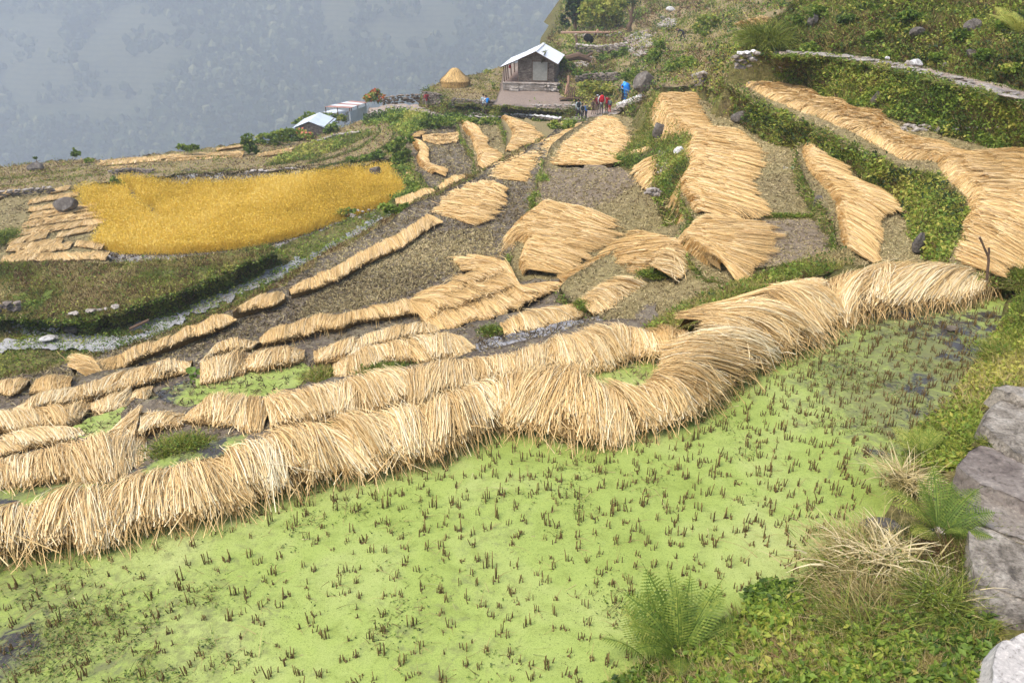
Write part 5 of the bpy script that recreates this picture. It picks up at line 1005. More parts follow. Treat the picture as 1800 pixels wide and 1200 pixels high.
edge('rough grass along the skyline edge of the hillside', [[(962, 96), (972, 72), (984, 50), (988, 28), (990, 8)], [(965, 92), (985, 85), (1010, 84)]], 350, L=.6, tone=.4, ru=5)
edge('dark rims of the hillside terraces above the hut', [[(1010, 128), (1050, 122), (1100, 118), (1140, 112)], [(1000, 112), (1040, 98), (1100, 92)], [(1140, 60), (1180, 40), (1230, 28)], [(1230, 75), (1290, 62), (1330, 50)], [(1180, 96), (1230, 88), (1290, 82)], [(1010, 62), (1060, 58), (1110, 60)], [(1120, 30), (1180, 12), (1240, 5)], [(1110, 150), (1160, 128), (1210, 116)]], 420, L=.6, tone=.25, ru=4)
# ================================================================ buildings
def empty(name, loc, rz, label, cat, group=None):
    o = bpy.data.objects.new(name, None); S.collection.objects.link(o); o.location = loc; o.rotation_euler = (0, 0, rz)
    o.empty_display_size = .2; tag(o, None, label, cat, None, group); return o
def quadslab(mb, c, th=.03, m=0, rnd=.5):
    c = np.array(c, float); n = np.cross(c[1]-c[0], c[3]-c[0]); n /= np.linalg.norm(n)
    V = np.vstack([c, c-n*th]); mb.add(V, [[0,1,2,3],[7,6,5,4],[0,4,5,1],[1,5,6,2],[2,6,7,3],[3,7,4,0]], rnd, m=m)
def corrugated(mb, c, nw=24, amp=.018, m=0):
    """c: eave0, eave1, ridge1, ridge0"""
    c = np.array(c, float); n = np.cross(c[1]-c[0], c[3]-c[0]); n /= np.linalg.norm(n); k = nw*4+1
    f = np.linspace(0, 1, k)[:, None]; off = amp*np.sin(f*nw*2*math.pi)*n
    a = c[0]+(c[1]-c[0])*f+off; b = c[3]+(c[2]-c[3])*f+off
    V = np.vstack([a, b]); i = np.arange(k-1); mb.add(V, np.c_[i, i+1, i+k+1, i+k], .5, m=m)
    V2 = V-n*.012; mb.add(V2, np.c_[i+k, i+k+1, i+1, i], .5, m=m)
    mb.add(np.vstack([a[[0, -1]], b[[-1, 0]], (a-n*.012)[[0, -1]], (b-n*.012)[[-1, 0]]]), [[0,4,5,1],[1,5,6,2],[2,6,7,3],[3,7,4,0]], .5, m=m)
def masonry(mb, x0, x1, z0, z1, y, th, sz=(.26, .075), rg=random, inside=None, m=0, axis='x', proud=.02):
    """courses of flat stones standing slightly proud of a core wall"""
    z = z0
    while z < z1-.02:
        h = min(sz[1]*rg.uniform(.7, 1.3), z1-z); x = x0+rg.uniform(-.1, 0)
        while x < x1:
            L = sz[0]*rg.uniform(.5, 1.5); a, b = max(x, x0), min(x+L, x1)
            if b-a > .03 and (inside is None or inside((a+b)/2, z+h/2)):
                pr = rg.uniform(0, proud); c = ((a+b)/2, y-pr/2, z+h/2); d = (b-a-.012, th+pr, h-.010)
                if axis == 'y': c = (y-pr/2*math.copysign(1, y), (a+b)/2, z+h/2); d = (th+pr, b-a-.012, h-.010)
                mb.box(c, d, rnd=rg.random(), m=m)
            x += L
        z += h
M['tin'] = flat('white_tin_roof', (.80, .83, .86), .45, .5, .12, 1.2)
M['tinblue'] = flat('pale_blue_tin', (.60, .68, .74), .5, .5, .2, 1.5)
M['rust'] = flat('rusty_tin', (.42, .22, .17), .7, .3, .5, 1.5)
M['doortin'] = flat('grey_tin_door', (.27, .27, .24), .6, .4, .3, 4)
M['plaster'] = soil('mud_plaster', [(.3, (.22, .15, .12)), (.7, (.30, .21, .17))], [(.3, (.16, .11, .09)), (.7, (.34, .26, .22))], 1, 8, .3, .01)
M['hutstone'] = stone_mat('hut_stone', [(.3, (.10, .08, .065)), (.5, (.17, .14, .115)), (.7, (.27, .23, .19))], 3.)
M['core'] = flat('dark_joint', (.05, .04, .035), .95, .1)
M['bamboo'] = flat('pinkish_pole', (.42, .25, .17), .7, .3)
M['red'] = flat('red_cloth', (.45, .02, .03), .8, .2, .2)
def hut():
    hd = 70.6; z0 = -5.36; o0 = unp_d(884, 157, hd); o0[2] = z0
    e = empty('stone_hut', o0, R(-8), 'small stone hut with white tin roof and open veranda on its left', 'hut')
    # plinth
    mb = MB(); mb.box((2.3, 3.9, .28), (4.5, 7.7, .54), m=1); masonry(mb, 0, 4.62, 0, .56, .03, .08, (.3, .07))
    masonry(mb, 0, 7.8, 0, .56, .03, .08, (.3, .07), axis='y'); masonry(mb, .0, 7.8, 0, .56, 4.6, .08, (.3, .07), axis='y')
    x = -.05
    while x < 4.6:
        L = random.uniform(.35, .6); mb.box((x+L/2, .10, .60), (L-.02, .34, .07), rnd=.9); x += L
    mb.box((2.3, 4.0, .585), (4.5, 7.3, .03), m=2); mb.build('plinth', [M['stone'], M['core'], M['plaster']], e)
    mb = MB(); mb.box((.98, -.22, .07), (.80, .34, .13), rnd=.8); mb.box((1.02, -.08, .26), (.62, .3, .12), rnd=.8); mb.build('steps', M['stone'], e)
    # walls: x from 1.22 to 4.3
    xa, xb, ya, yb = 1.22, 4.28, .75, 6.6; zl, zr, za = 2.42, 2.28, 3.05; xp = 2.72
    def top(x): return zl+(za-zl)*(x-xa)/(xp-xa) if x < xp else za+(zr-za)*(x-xp)/(xb-xp)
    mb = MB(); P = []
    for y in (ya, yb):
        P += [(xa, y, .55), (xb, y, .55), (xb, y, zr), (xp, y, za), (xa, y, zl)]
    P = np.array(P); mb.add(P, [[0,1,2,3,4],[9,8,7,6,5]], m=1); mb.add(P, [[0,5,6,1],[1,6,7,2],[4,9,5,0]], m=1)
    masonry(mb, xa, xb, .58, 3.05, ya-.02, .06, (.24, .062), inside=lambda x, z: z < top(x)-.05 and not (2.42 < x < 3.72 and .72 < z < 2.27))
    masonry(mb, ya, yb, .58, 2.25, xb+.02, .06, (.26, .065), axis='y'); 
    mb.box((xa-.03, (ya+yb)/2, (.56+zl)/2), (.05, yb-ya, zl-.60), m=2)
    mb.build('wall', [M['hutstone'], M['core'], M['plaster']], e)
    mb = MB(); mb.box((3.07, ya-.07, 1.49), (1.26, .04, 1.50)); d = mb.build('door', M['doortin'], e)
    mb = MB()
    for x in (2.42, 3.72): mb.box((x, ya-.07, 1.5), (.06, .07, 1.6))
    mb.box((3.07, ya-.07, 2.30), (1.4, .07, .07)); mb.box((3.07, ya-.07, .72), (1.4, .07, .04)); mb.build('frame', M['wood'], d)
    # roof, overhanging; left slope longer over the veranda
    y0, y1 = .15, 7.0; pk = (2.72, 3.13); le = (-.22, 1.86); re = (4.62, 2.15)
    mb = MB(); corrugated(mb, [(re[0], y0, re[1]), (re[0], y1, re[1]), (pk[0], y1, pk[1]), (pk[0], y0, pk[1])], 30, .016)
    km = (1.3, 2.50)
    corrugated(mb, [(pk[0], y0, pk[1]), (pk[0], y1, pk[1]), (km[0], y1, km[1]), (km[0], y0, km[1])], 30, .016)
    corrugated(mb, [(km[0]+.05, y0, km[1]+.0), (km[0]+.05, y1-.3, km[1]+.0), (le[0], y1-.3, le[1]), (le[0], y0, le[1])], 30, .016)
    mb.box((pk[0], (y0+y1)/2, pk[1]+.02), (.24, y1-y0, .03)); rf = mb.build('roof', M['tin'], e)
    mb = MB()
    for x0, z0_, x1, z1_ in ((le[0], le[1], km[0], km[1]), (km[0], km[1], pk[0], pk[1]), (pk[0], pk[1], re[0], re[1])):
        for y in (y0+.06, ya+.2, 3.5, y1-.3): mb.tube([(x0, y, z0_-.07), (x1, y, z1_-.07)], .035, 5)
    mb.build('rafters', M['wood'], e)
    for y in (.3, 1.4, 2.5, 4.4, 6.6):
        mb = MB(); mb.tube([(.10, y, .56), (.06, y+.02, 1.2), (.02, y, 1.90)], [.055, .05, .045], 7); mb.build('post', M['wood'], e)
    mb = MB(); mb.box((.28, 1.2, 1.72), (.2, .16, .28), top=.8); tag(mb.build('hanging_cloth', M['red']), None, 'red cloth hanging from the veranda beam', 'cloth').location = o0+np.array([.3, .3, 0])
    mb = MB()
    for i in range(26): mb.rock((4.1+random.uniform(-.5, .7), -.25+random.uniform(-.4, .5), .08+random.uniform(0, .5)*(1 if i < 14 else .2)), [random.uniform(.14, .34), random.uniform(.12, .3), random.uniform(.08, .18)], i, rnd=random.uniform(.4, 1), sub=1)
    r = mb.build('rubble_pile', M['stone']); r.location = o0; r.rotation_euler = (0, 0, R(-8)); tag(r, None, 'heap of broken stones at the right corner of the hut', 'rubble')
    return o0
HUT = hut()
def shed():
    hd = 77.; o0 = unp_d(520, 234, hd); z0 = float(o0[2])-.45; o0[2] = z0
    e = empty('stone_shed', o0, R(0), 'low dark stone shed with pale blue tin roof beside the red flowers', 'shed')
    w, l, h, ph = 2.75, 4.4, 1.05, 1.5
    mb = MB(); P = np.array([(0, 0, 0), (w, 0, 0), (w, 0, h), (w/2, 0, ph), (0, 0, h), (0, l, 0), (w, l, 0), (w, l, h), (w/2, l, ph), (0, l, h)])
    mb.add(P, [[0,1,2,3,4],[9,8,7,6,5]], m=1); mb.add(P, [[1,6,7,2],[4,9,5,0]], m=1)
    masonry(mb, 0, w, 0, ph, -.03, .06, (.25, .07), inside=lambda x, z: z < h+(ph-h)*(1-abs(x-w/2)/(w/2))-.04); masonry(mb, 0, l, 0, h, w+.03, .06, (.25, .07), axis='y')
    mb.build('wall', [M['hutstone'], M['core']], e)
    mb = MB(); y0, y1 = -.2, l+.2
    corrugated(mb, [(w+.25, y0, h-.12), (w+.25, y1, h-.12), (w/2, y1, ph+.06), (w/2, y0, ph+.06)], 18, .018)
    corrugated(mb, [(w/2, y0, ph+.06), (w/2, y1, ph+.06), (-.25, y1, h-.12), (-.25, y0, h-.12)], 18, .018); mb.build('roof', M['tinblue'], e)
shed()
def shelter(label, cs, z, base, mats, name='tin_shelter'):
    C_ = [unp(u, v, z) for u, v in cs]; o0 = C_[0].copy(); o0[2] = base
    e = empty(name, o0, 0, label, 'shelter'); C_ = [c-o0 for c in C_]
    mb = MB(); n = 5
    for i in range(n):
        f0, f1 = i/n, (i+1)/n; a, b = C_[0]+(C_[3]-C_[0])*f0, C_[1]+(C_[2]-C_[1])*f0; c, d = C_[1]+(C_[2]-C_[1])*f1, C_[0]+(C_[3]-C_[0])*f1
        up = np.array([0, 0, .02*(i % 2)]); quadslab(mb, [a+up, b+up, c+up, d+up], .03, m=i % 2)
    mb.build('roof', mats, e)
    for c in C_+[(C_[0]+C_[1])/2, (C_[1]+C_[2])/2]:
        q = c*np.array([.94, .94, 1])+np.array([.05, .05, 0]); mb = MB(); mb.tube([(q[0], q[1], 0), (q[0], q[1], q[2]-.03)], .05, 6); mb.build('post', M['wood'], e)
    mb = MB(); a, b, c = C_[1]*.97, C_[2]*.97, C_[3]*.97
    for p, q in ((a, b),):
        q_ = [np.array([p[0], p[1], .1]), np.array([q[0], q[1], .1]), np.array([q[0], q[1], q[2]*.8]), np.array([p[0], p[1], p[2]*.8])]; quadslab(mb, q_, .04)
    mb.build('wall', M['tinblue'], e)
shelter('long open shelter with rust streaked tin roof by the red leaved bush', [(571, 188), (616, 190), (646, 180), (618, 177)], -9.0, -10.6, [M['rust'], M['tin']])
shelter('low shelter with patched white roof beneath the rust streaked one', [(568, 197), (606, 200), (613, 195), (588, 192)], -9.75, -10.8, [M['tin'], M['tinblue']])
# ================================================================ stones, walls, boulders
def rock_at(u, v, w, h, z=None, hd=None, label='', name='boulder', mat='rock', seed=0, dz=.0, depth=.8, rz=0, flat=.35, cat='boulder', sub=3):
    p = unp(u, v, z) if hd is None else unp_d(u, v, hd)
    g_ = ground_hd(u, v)
    if g_ and (hd is not None or g_ < p[1]): p = unp_d(u, v, g_)
    s = float(pxm(p)); W_, H_ = w*s, h*s*1.05
    mb = MB(); mb.rock((0, 0, H_*.38), (W_, W_*depth, H_), seed, rz=rz, sub=sub, flat=flat); o = mb.build(name, M[mat] if isinstance(mat, str) else mat, smooth=False)
    o.location = (p[0], p[1]+W_*depth*(.12 if hd is None else .5), p[2]+dz); tag(o, None, label, cat); return o
rock_at(1256, 172, 44, 54, z=-1.05, label='large grey cracked boulder at the top of the long terrace', seed=3, flat=.5)
rock_at(1136, 160, 42, 34, hd=52, label='slanting dark rock slab above the porter', seed=5, flat=.6)
rock_at(1300, 219, 32, 24, z=-.42, label='brown boulder at the foot of the mossy bank', seed=8)
rock_at(1377, 128, 26, 34, z=1.0, label='pale grey boulder at the left end of the stone path', seed=11, mat='stone')
rock_at(1546, 184, 24, 26, z=.9, hd=26.6, label='rounded rock sticking out of the retaining bank', seed=14)
rock_at(62, 300, 26, 14, z=-8.9, label='dark rock lying alone on the far left terrace', seed=16)
rock_at(118, 372, 40, 28, z=-8.0, label='dark boulder among the straw strips left of the rice', seed=18)
rock_at(126, 584, 24, 14, z=-7.2, label='dark flat rock beside the stream bed', seed=20)
rock_at(84, 598, 28, 9, z=-7.2, label='pale flat rock on the gravel', seed=21, mat='white_stone')
rock_at(660, 305, 20, 14, z=-7.9, label='small rock poking out of the ripe rice', seed=22)
rock_at(1613, 446, 22, 44, z=.05, label='leaning grey slab at the foot of the green creeper', seed=24, flat=.6)
rock_at(1437, 372, 22, 32, z=-.3, label='purple grey rock under the narrow straw ridge', seed=26, flat=.5)
rock_at(1160, 245, 24, 34, z=-1.6, label='brown rock face under the rounded hump', seed=28, flat=.6)
rock_at(1168, 372, 10, 18, z=-2.0, label='small grey rock at the edge of the brown mud patch', seed=29)
rock_at(1672, 583, 22, 12, z=-.02, label='dark lump of mud standing in the pond', seed=30, mat='mud')
rock_at(146, 775, 22, 11, z=-1.25, label='smooth grey stone under the end of the straw row', seed=31, mat='stone')
rock_at(1558, 950, 84, 40, z=.0, label='weathered grey rock at the water edge behind the dry grass', seed=33, flat=.45)
rock_at(1648, 952, 50, 30, z=.10, label='pale mottled rock behind the fern stems', seed=35, mat='slab', flat=.4)
rock_at(1430, 45, 18, 20, hd=32.2, label='small grey rock high on the slope', seed=37)
rock_at(1615, 65, 26, 16, hd=27.6, label='flat rock jutting from the slope above the path', seed=39)
rock_at(1715, 55, 30, 22, hd=25.2, label='dark overhanging rock on the slope at the right', seed=41, flat=.5)
rock_at(1710, 100, 22, 14, hd=24., label='grey rock just above the path at the right', seed=43)
rock_at(1485, 262, 16, 10, z=.0, label='small white rock below the straw ridge', seed=45, mat='white_stone')
rock_at(1193, 272, 18, 16, z=-.6, label='bright white stone on the bank top', seed=47, mat='white_stone')
rock_at(1318, 150, 10, 6, z=.65, label='little stone at the start of the long straw mat', seed=48, mat='stone')
rock_at(1180, 20, 16, 8, hd=84, label='pale stone on the upper hillside', seed=49, mat='white_stone')
def wall_of(label, pts, height, st=.3, name='stone_wall', mat='stone', th=.35, seed=0, fix=None, cap=True, capmat=None, cat='wall', bright=.5, rows=None):
    """pts: (u,v,z) foot points along the wall"""
    rg = random.Random(seed); P = np.array([unp_d(p[0], p[1], (fix or ground_hd(p[0], p[1]) or 60.)-.25) for p in pts]); s = np.r_[0, np.cumsum(np.linalg.norm(np.diff(P, axis=0), axis=1))]
    mb = MB(); hrow = st*.42; nrow = rows or max(1, int(height/hrow)); k = seed
    for r in range(nrow):
        q = rg.uniform(-.1, .1)
        while q < s[-1]:
            L = st*rg.uniform(.6, 1.5); c = np.array([np.interp(q+L/2, s, P[:, i]) for i in range(3)]); c2 = np.array([np.interp(q+L, s, P[:, i]) for i in range(3)])
            d = c2-c; rz = math.atan2(d[1], d[0]+1e-9)+rg.gauss(0, .1); last = r == nrow-1
            k += 1; z = c[2]+(r+.5)*hrow+rg.gauss(0, .02); off = rg.gauss(0, .04)
            mb.rock((c[0]+off, c[1]+off-.15*r*hrow, z), (L*1.05, th*rg.uniform(.7, 1.2), hrow*rg.uniform(.9, 1.35)), k, rz=rz, rnd=min(1, max(0, rg.gauss(bright+(.35 if last and cap else 0), .16))), sub=1, flat=.3, m=1 if last and cap and capmat else 0)
            q += L
    o = mb.build(name, [M[mat], M[capmat or mat]]); tag(o, None, label, cat); return o
wall_of('dry stone wall holding up the yard in front of the hut', [(884, 197, -6.25), (940, 200, -6.2), (1000, 201, -6.1), (1015, 200, -6.05)], .85, .34, seed=1, mat='hutstone', capmat='stone')
wall_of('low rubble wall along the village path below the yard', [(884, 207, -6.5), (900, 206, -6.4), (930, 207, -6.3), (985, 213, -6.1)], .42, .36, seed=2, capmat='white_stone', mat='hutstone')
wall_of('stone wall under the haystack terrace', [(795, 188, -6.9), (830, 190, -6.75), (868, 191, -6.6)], .75, .34, seed=3, mat='hutstone')
wall_of('stone wall left of the red hiker', [(672, 185, -8.4), (700, 182, -8.1), (736, 180, -7.6)], .75, .36, seed=4, mat='hutstone')
wall_of('end of the stone wall at the corner of the haystack terrace', [(744, 182, -7.2), (760, 186, -7.1), (774, 188, -7.05)], 1.25, .34, seed=5, mat='hutstone', cap=False)
wall_of('stack of pale squared stones at the left end of the stone path', [(1286, 124, .75), (1300, 122, .8), (1322, 118, .9)], .75, .3, seed=6, fix=30.2, capmat='white_stone')
wall_of('rubble wall at the far left with straw on top', [(-5, 346, -8.15), (40, 342, -8.1), (92, 338, -8.05)], .5, .3, seed=7, mat='hutstone', capmat='stone')
wall_of('rubble edge beyond the ripe rice', [(196, 308, -8.1), (225, 303, -8.1), (268, 305, -8.1)], .5, .4, seed=8, mat='hutstone')
wall_of('stone edging at the front of the meadow', [(95, 562, -6.75), (130, 553, -6.7), (165, 546, -6.7), (200, 540, -6.65)], .12, .2, seed=9, capmat='stone')
wall_of('broken stone wall at the left edge by the meadow', [(-15, 552, -6.6), (15, 548, -6.6), (38, 545, -6.55)], .45, .3, seed=10, mat='hutstone')
wall_of('low stone wall below the stone shed', [(556, 253, -10.6), (575, 247, -10.5), (592, 241, -10.4), (632, 236, -10.2)], .4, .36, seed=12, mat='hutstone', capmat='stone')
wall_of('stones along the edge between rice and far terraces', [(430, 303, -8.05), (470, 301, -8.05), (520, 297, -8.0)], .22, .35, seed=13, rows=1)
wall_of('ruined terrace wall right of the hut under the rubble', [(1010, 92), (1050, 96), (1100, 90)], .9, .5, seed=21, mat='hutstone', capmat='stone')
wall_of('low mossy wall between the rocks left of the large boulder', [(1160, 158), (1195, 154), (1235, 152)], .7, .4, seed=22, mat='hutstone', capmat='stone')
wall_of('stone steps rising behind the porter', [(1085, 192), (1108, 184), (1128, 178)], .5, .5, seed=23, mat='stone', capmat='white_stone')
wall_of('old wall above the vegetable patch', [(1012, 148), (1040, 143), (1085, 142)], .8, .4, seed=24, mat='hutstone')
def rubble(label, u, v, ru, rv, hd, n, size=(.2, .5), seed=0, mat='stone', name='rubble', patchk=None):
    rg = random.Random(seed); mb = MB()
    for i in range(n):
        a = rg.uniform(0, 6.28); r = math.sqrt(rg.random()); uu, vv = u+ru*r*math.cos(a), v+rv*r*math.sin(a)
        p = T[patchk].world(np.array([[uu, vv]]))[0] if patchk else unp_d(uu, vv, hd)
        s = rg.uniform(*size); mb.rock(p+np.array([0, 0, s*.1]), (s*rg.uniform(.8, 1.3), s*rg.uniform(.6, 1), s*rg.uniform(.3, .6)), i+seed*31, rz=rg.uniform(0, 3), rnd=min(1, max(0, rg.gauss(.65, .2))), sub=1)
    tag(mb.build(name, M[mat]), None, label, 'rubble')
rubble('long spill of pale rubble beside the hillside steps', 1128, 78, 20, 22, 0, 150, (.25, .8), 1, patchk='mid')
rubble('rubble climbing toward the upper hillside', 1172, 42, 16, 10, 0, 60, (.3, 1.), 2, patchk='mid')
rubble('stone heap by the dark log above the hut', 1022, 108, 16, 10, 0, 60, (.25, .7), 3, patchk='mid')
rubble('stone edge of the ruined terrace above the hut', 1075, 84, 32, 4, 0, 60, (.25, .7), 4, patchk='mid')
rubble('stones of the ruined terrace under the big tree', 1050, 62, 40, 5, 0, 60, (.25, .8), 5, patchk='mid')
rubble('loose stones spilling down the bank beside the loose straw', 1165, 285, 14, 18, 0, 60, (.08, .22), 6, patchk='tr1bank')
rubble('stones at the bottom of the mossy bank', 1150, 338, 12, 6, 21, 24, (.1, .24), 7)
rubble('pale pebbles on the stream bank', 190, 606, 50, 14, 0, 160, (.06, .22), 8, mat='white_stone', patchk='s')
rubble('pebbles between the meadow and the stream', 60, 578, 50, 14, 0, 50, (.08, .3), 9, mat='white_stone', patchk='s')
rubble('pebble heap beside the spiky sheaf', 100, 650, 26, 7, 0, 80, (.06, .18), 10, mat='white_stone', patchk='s')
rubble('stones along the stream near the ledge', 660, 378, 50, 10, 0, 50, (.06, .22), 11, mat='stone', patchk='s')
rubble('stones at the foot of the retaining bank', 1640, 228, 120, 6, 0, 70, (.08, .22), 12, patchk='wall')
# paving of the upper path, repeated flat stones
def paving(key, label, gname, fn, n, size, seed, mat='slab'):
    rg = random.Random(seed); pr = []
    for k in range(5):
        mb = MB(); mb.rock((0, 0, 0), (1, .72, .16), seed+k, sub=2, flat=.3); o = mb.build('paving_stone', M[mat]); pr.append(o)
    usedp = set(); P = []
    tries = 0
    while len(P) < n and tries < 6000:
        tries += 1; u, v = fn(rg); p = T[key].world(np.array([[u, v]]))[0]; s = rg.uniform(*size)
        if all(math.hypot(p[0]-q[0], p[1]-q[1]) > (s+q[3])*.42 for q in P): P.append((p[0], p[1], p[2], s))
    for x, y, z, s in P:
        k = rg.randrange(5)
        if k in usedp: o = pr[k].copy(); S.collection.objects.link(o)
        else: o = pr[k]; usedp.add(k)
        o.location = (x, y, z+.04); o.scale = (s, s, min(s, .6)); o.rotation_euler = (rg.gauss(0, .04), rg.gauss(0, .04), rg.uniform(0, 6.28)); tag(o, None, label, 'paving stone', None, gname)
    for k in range(5):
        if k not in usedp: bpy.data.objects.remove(pr[k])
def upf(rg):
    u = rg.uniform(1388, 1815); c = np.interp(u, [1385, 1450, 1500, 1600, 1700, 1800], [93, 97, 102, 120, 145.5, 171]); w = np.interp(u, [1385, 1800], [2, 8]); return u, c+rg.uniform(-w*.3, w)
paving('path', 'pale flat paving stone set in the upper footpath', 'paving stones of the upper footpath', upf, 80, (.3, .9), 3, 'stone')
def vpf(rg):
    u = rg.uniform(655, 1085); c = np.interp(u, [650, 690, 745, 765, 800, 870, 1000, 1035, 1085], [201, 189, 195, 201, 199, 202, 206, 212, 195]); w = np.interp(u, [650, 1000, 1085], [4, 6, 4]); return u, c+rg.uniform(-w, w)
paving('vpath', 'pale worn paving stone of the village path', 'paving stones of the village path', vpf, 120, (.45, 1.1), 5, 'stone')
rock_at(1611, 117, 24, 13, z=1.9, label='largest pale block lying on the upper path', seed=61, mat='white_stone', cat='stone', name='stone')
rock_at(1596, 116, 13, 9, z=1.9, label='grey block just left of the largest pale one on the path', seed=62, mat='stone', cat='stone', name='stone')
rock_at(1663, 118, 11, 8, z=1.95, label='block at the uphill edge of the path', seed=63, mat='stone', cat='stone', name='stone')
rock_at(1560, 105, 8, 6, z=1.95, label='small white block at the uphill edge of the path', seed=64, mat='white_stone', cat='stone', name='stone')
# big foreground slabs
def slab(label, poly, z, th=.22, mat='slab', rough=.02, tilt=0, name='flagstone', step=9, disp=.003, dsc=3):
    cu, cv = np.mean([q[0] for q in poly]), np.mean([q[1] for q in poly]); kk = 1-5/60.
    zz = [(cu+(u-cu)*(kk if u < 1850 else 1), cv+(v-cv)*kk, z+tilt*(u-1780)/100) for u, v in poly]
    m_ = M[mat]; P = Patch(name, zz, m_, step=step, disp=disp, dscale=dsc, skirt=th, slope=.25, jag=.25, label=label, cat='flagstone', kind='thing', skmat=None)
    o = P.o; bv = o.modifiers.new('b', 'BEVEL'); bv.width = .012; bv.segments = 2; bv.limit_method = 'ANGLE'; bv.angle_limit = R(35)
    del o['kind']; return o
slab('grey speckled flagstone, rounded, third from the top of the steps', [(1724, 744), (1730, 722), (1745, 704), (1762, 698), (1785, 706), (1830, 730), (1900, 760), (1900, 850), (1850, 835), (1800, 806), (1772, 790), (1748, 768), (1738, 758)], .60)
slab('smooth purplish flagstone with a pale vein and pointed left end', [(1677, 820), (1690, 800), (1706, 784), (1720, 779), (1745, 784), (1768, 798), (1800, 812), (1900, 860), (1900, 930), (1800, 884), (1765, 868), (1722, 852), (1695, 836)], .60, tilt=.03, mat='slab2')
slab('brownish grey flagstone under the fern', [(1712, 852), (1740, 858), (1780, 874), (1830, 896), (1900, 925), (1900, 980), (1850, 965), (1800, 950), (1760, 938), (1722, 922), (1700, 905), (1700, 876)], .50, mat='slab3')
slab('rough wrinkled rock slab with pale lichen', [(1695, 930), (1712, 918), (1740, 926), (1775, 944), (1820, 962), (1900, 990), (1900, 1075), (1830, 1060), (1790, 1052), (1745, 1036), (1712, 1030), (1700, 985)], .56, disp=.02, dsc=6, step=6)
slab('blue grey flat slab below the wrinkled rock', [(1698, 1042), (1722, 1024), (1750, 1034), (1800, 1054), (1870, 1080), (1880, 1100), (1820, 1092), (1770, 1090), (1725, 1074)], .55)
slab('large white limestone block at the lower right corner', [(1742, 1172), (1748, 1135), (1758, 1120), (1775, 1122), (1795, 1108), (1850, 1100), (1920, 1110), (1950, 1300), (1740, 1300), (1738, 1230)], .72, mat='slabpale', th=.4)
slab('small pale slab at the top of the steps', [(1742, 682), (1765, 676), (1800, 678), (1880, 684), (1880, 720), (1830, 712), (1797, 700), (1775, 692)], .66)
# ================================================================ haystack, poles, small things
def haystack():
    p = unp(800, 152, -6.0); mb = MB(); r0, h = 1.32, 1.62; k = 40; rings = []
    prof = [(.98, 0), (1.0, .16), (1.06, .30), (.92, .42), (.66, .60), (.42, .80), (.26, .93), (.13, .99), (.02, 1.0)]
    for f, z in prof:
        an = np.arange(k)*2*math.pi/k; rr = r0*f*(1+.04*np.sin(an*5+z*4)); rings.append(np.c_[rr*np.cos(an), rr*np.sin(an)*.9, np.full(k, z*h)])
    V = np.concatenate(rings)*[.93, .93, .97]; Fc = [[i*k+j, i*k+(j+1) % k, (i+1)*k+(j+1) % k, (i+1)*k+j] for i in range(len(prof)-1) for j in range(k)]
    mb.add(V, Fc, .4, m=1)
    n = 5200; an = rng.uniform(0, 6.283, n); t0 = rng.uniform(0, .93, n)**.8; L = rng.uniform(.12, .3, n); rows = []
    pr = np.array(prof)[::-1]; sarc = np.linspace(0, 1, len(pr))
    for q in range(4):
        s_ = np.clip(t0+L*q/3, 0, 1); rr = np.interp(s_, sarc, pr[:, 0])*r0*(1+.04*np.sin(an*5))+.02+.03*q/3*(t0 < .5); zz = np.interp(s_, sarc, pr[:, 1])*h+.02
        rows.append(np.c_[rr*np.cos(an), rr*np.sin(an)*.9, zz])
    pts = np.stack(rows, 1); sd_ = np.stack([-np.sin(an), np.cos(an), np.zeros(n)], 1)[:, None]*.014*rng.uniform(.6, 1.6, (n, 1, 1))
    Vv = np.stack([pts-sd_, pts+sd_], 2).reshape(-1, 3); b = np.arange(n)[:, None, None]*8; mb.add(Vv, (b+np.array([[2*q, 2*q+1, 2*q+3, 2*q+2] for q in range(3)])[None]).reshape(-1, 4), np.repeat(np.clip(rng.normal(.33, .2, n)-.10*(t0 > .55), 0, 1), 8))
    o = mb.build('haystack', [M['strawfar'], M['strawdark']]); o.location = p; tag(o, None, 'dome shaped haystack on the dry terrace left of the hut', 'haystack')
haystack()
def stick():
    hd = hd_of(484, .45); z = lambda v: float(CZ-hd*tanb(v)); pt = lambda u, v: unp_d(u, v, hd)
    mb = MB(); mb.tube([pt(1734.5, 492), pt(1736, 475), pt(1738, 458), pt(1737, 449)], [.022, .021, .020, .02], 7)
    mb.tube([pt(1737, 450), pt(1732, 440), pt(1727, 428), pt(1722, 417)], [.019, .017, .016, .018], 7); mb.tube([pt(1737.5, 450), pt(1739, 443), pt(1738, 436)], [.017, .016, .017], 7)
    tag(mb.build('forked_stick', M['wood']), None, 'forked brown stick standing upright in the straw at the right', 'stick')
stick()
def pole(label, pts, hd, r, mat='bamboo', name='pole'):
    mb = MB(); P = [unp_d(u, v, hd+i*.2) for i, (u, v) in enumerate(pts)]; mb.tube(P, r, 7); tag(mb.build(name, M[mat]), None, label, 'pole')
pole('tall reddish wooden pole standing beside the yard', [(998.5, 166), (999.5, 133)], 66.5, .09)
pole('shorter reddish pole leaning against the tall one', [(993.5, 166), (997.5, 147)], 66.2, .08)
pole('crooked grey post holding a plank above the hut', [(1014, 82), (1013.5, 72), (1012, 62)], 88, .13, 'wood')
pole('white water pipe beside the small straw patches', [(750, 312), (760, 325)], 50, .06, 'tin', 'pipe')
pole('dark plank lying across the stream', [(228, 578), (262, 562)], 26, .05, 'wood', 'plank')
pole('reddish plank leaning on the ruined terrace', [(1046, 62), (1051, 52)], 92, .12, 'bamboo', 'plank')
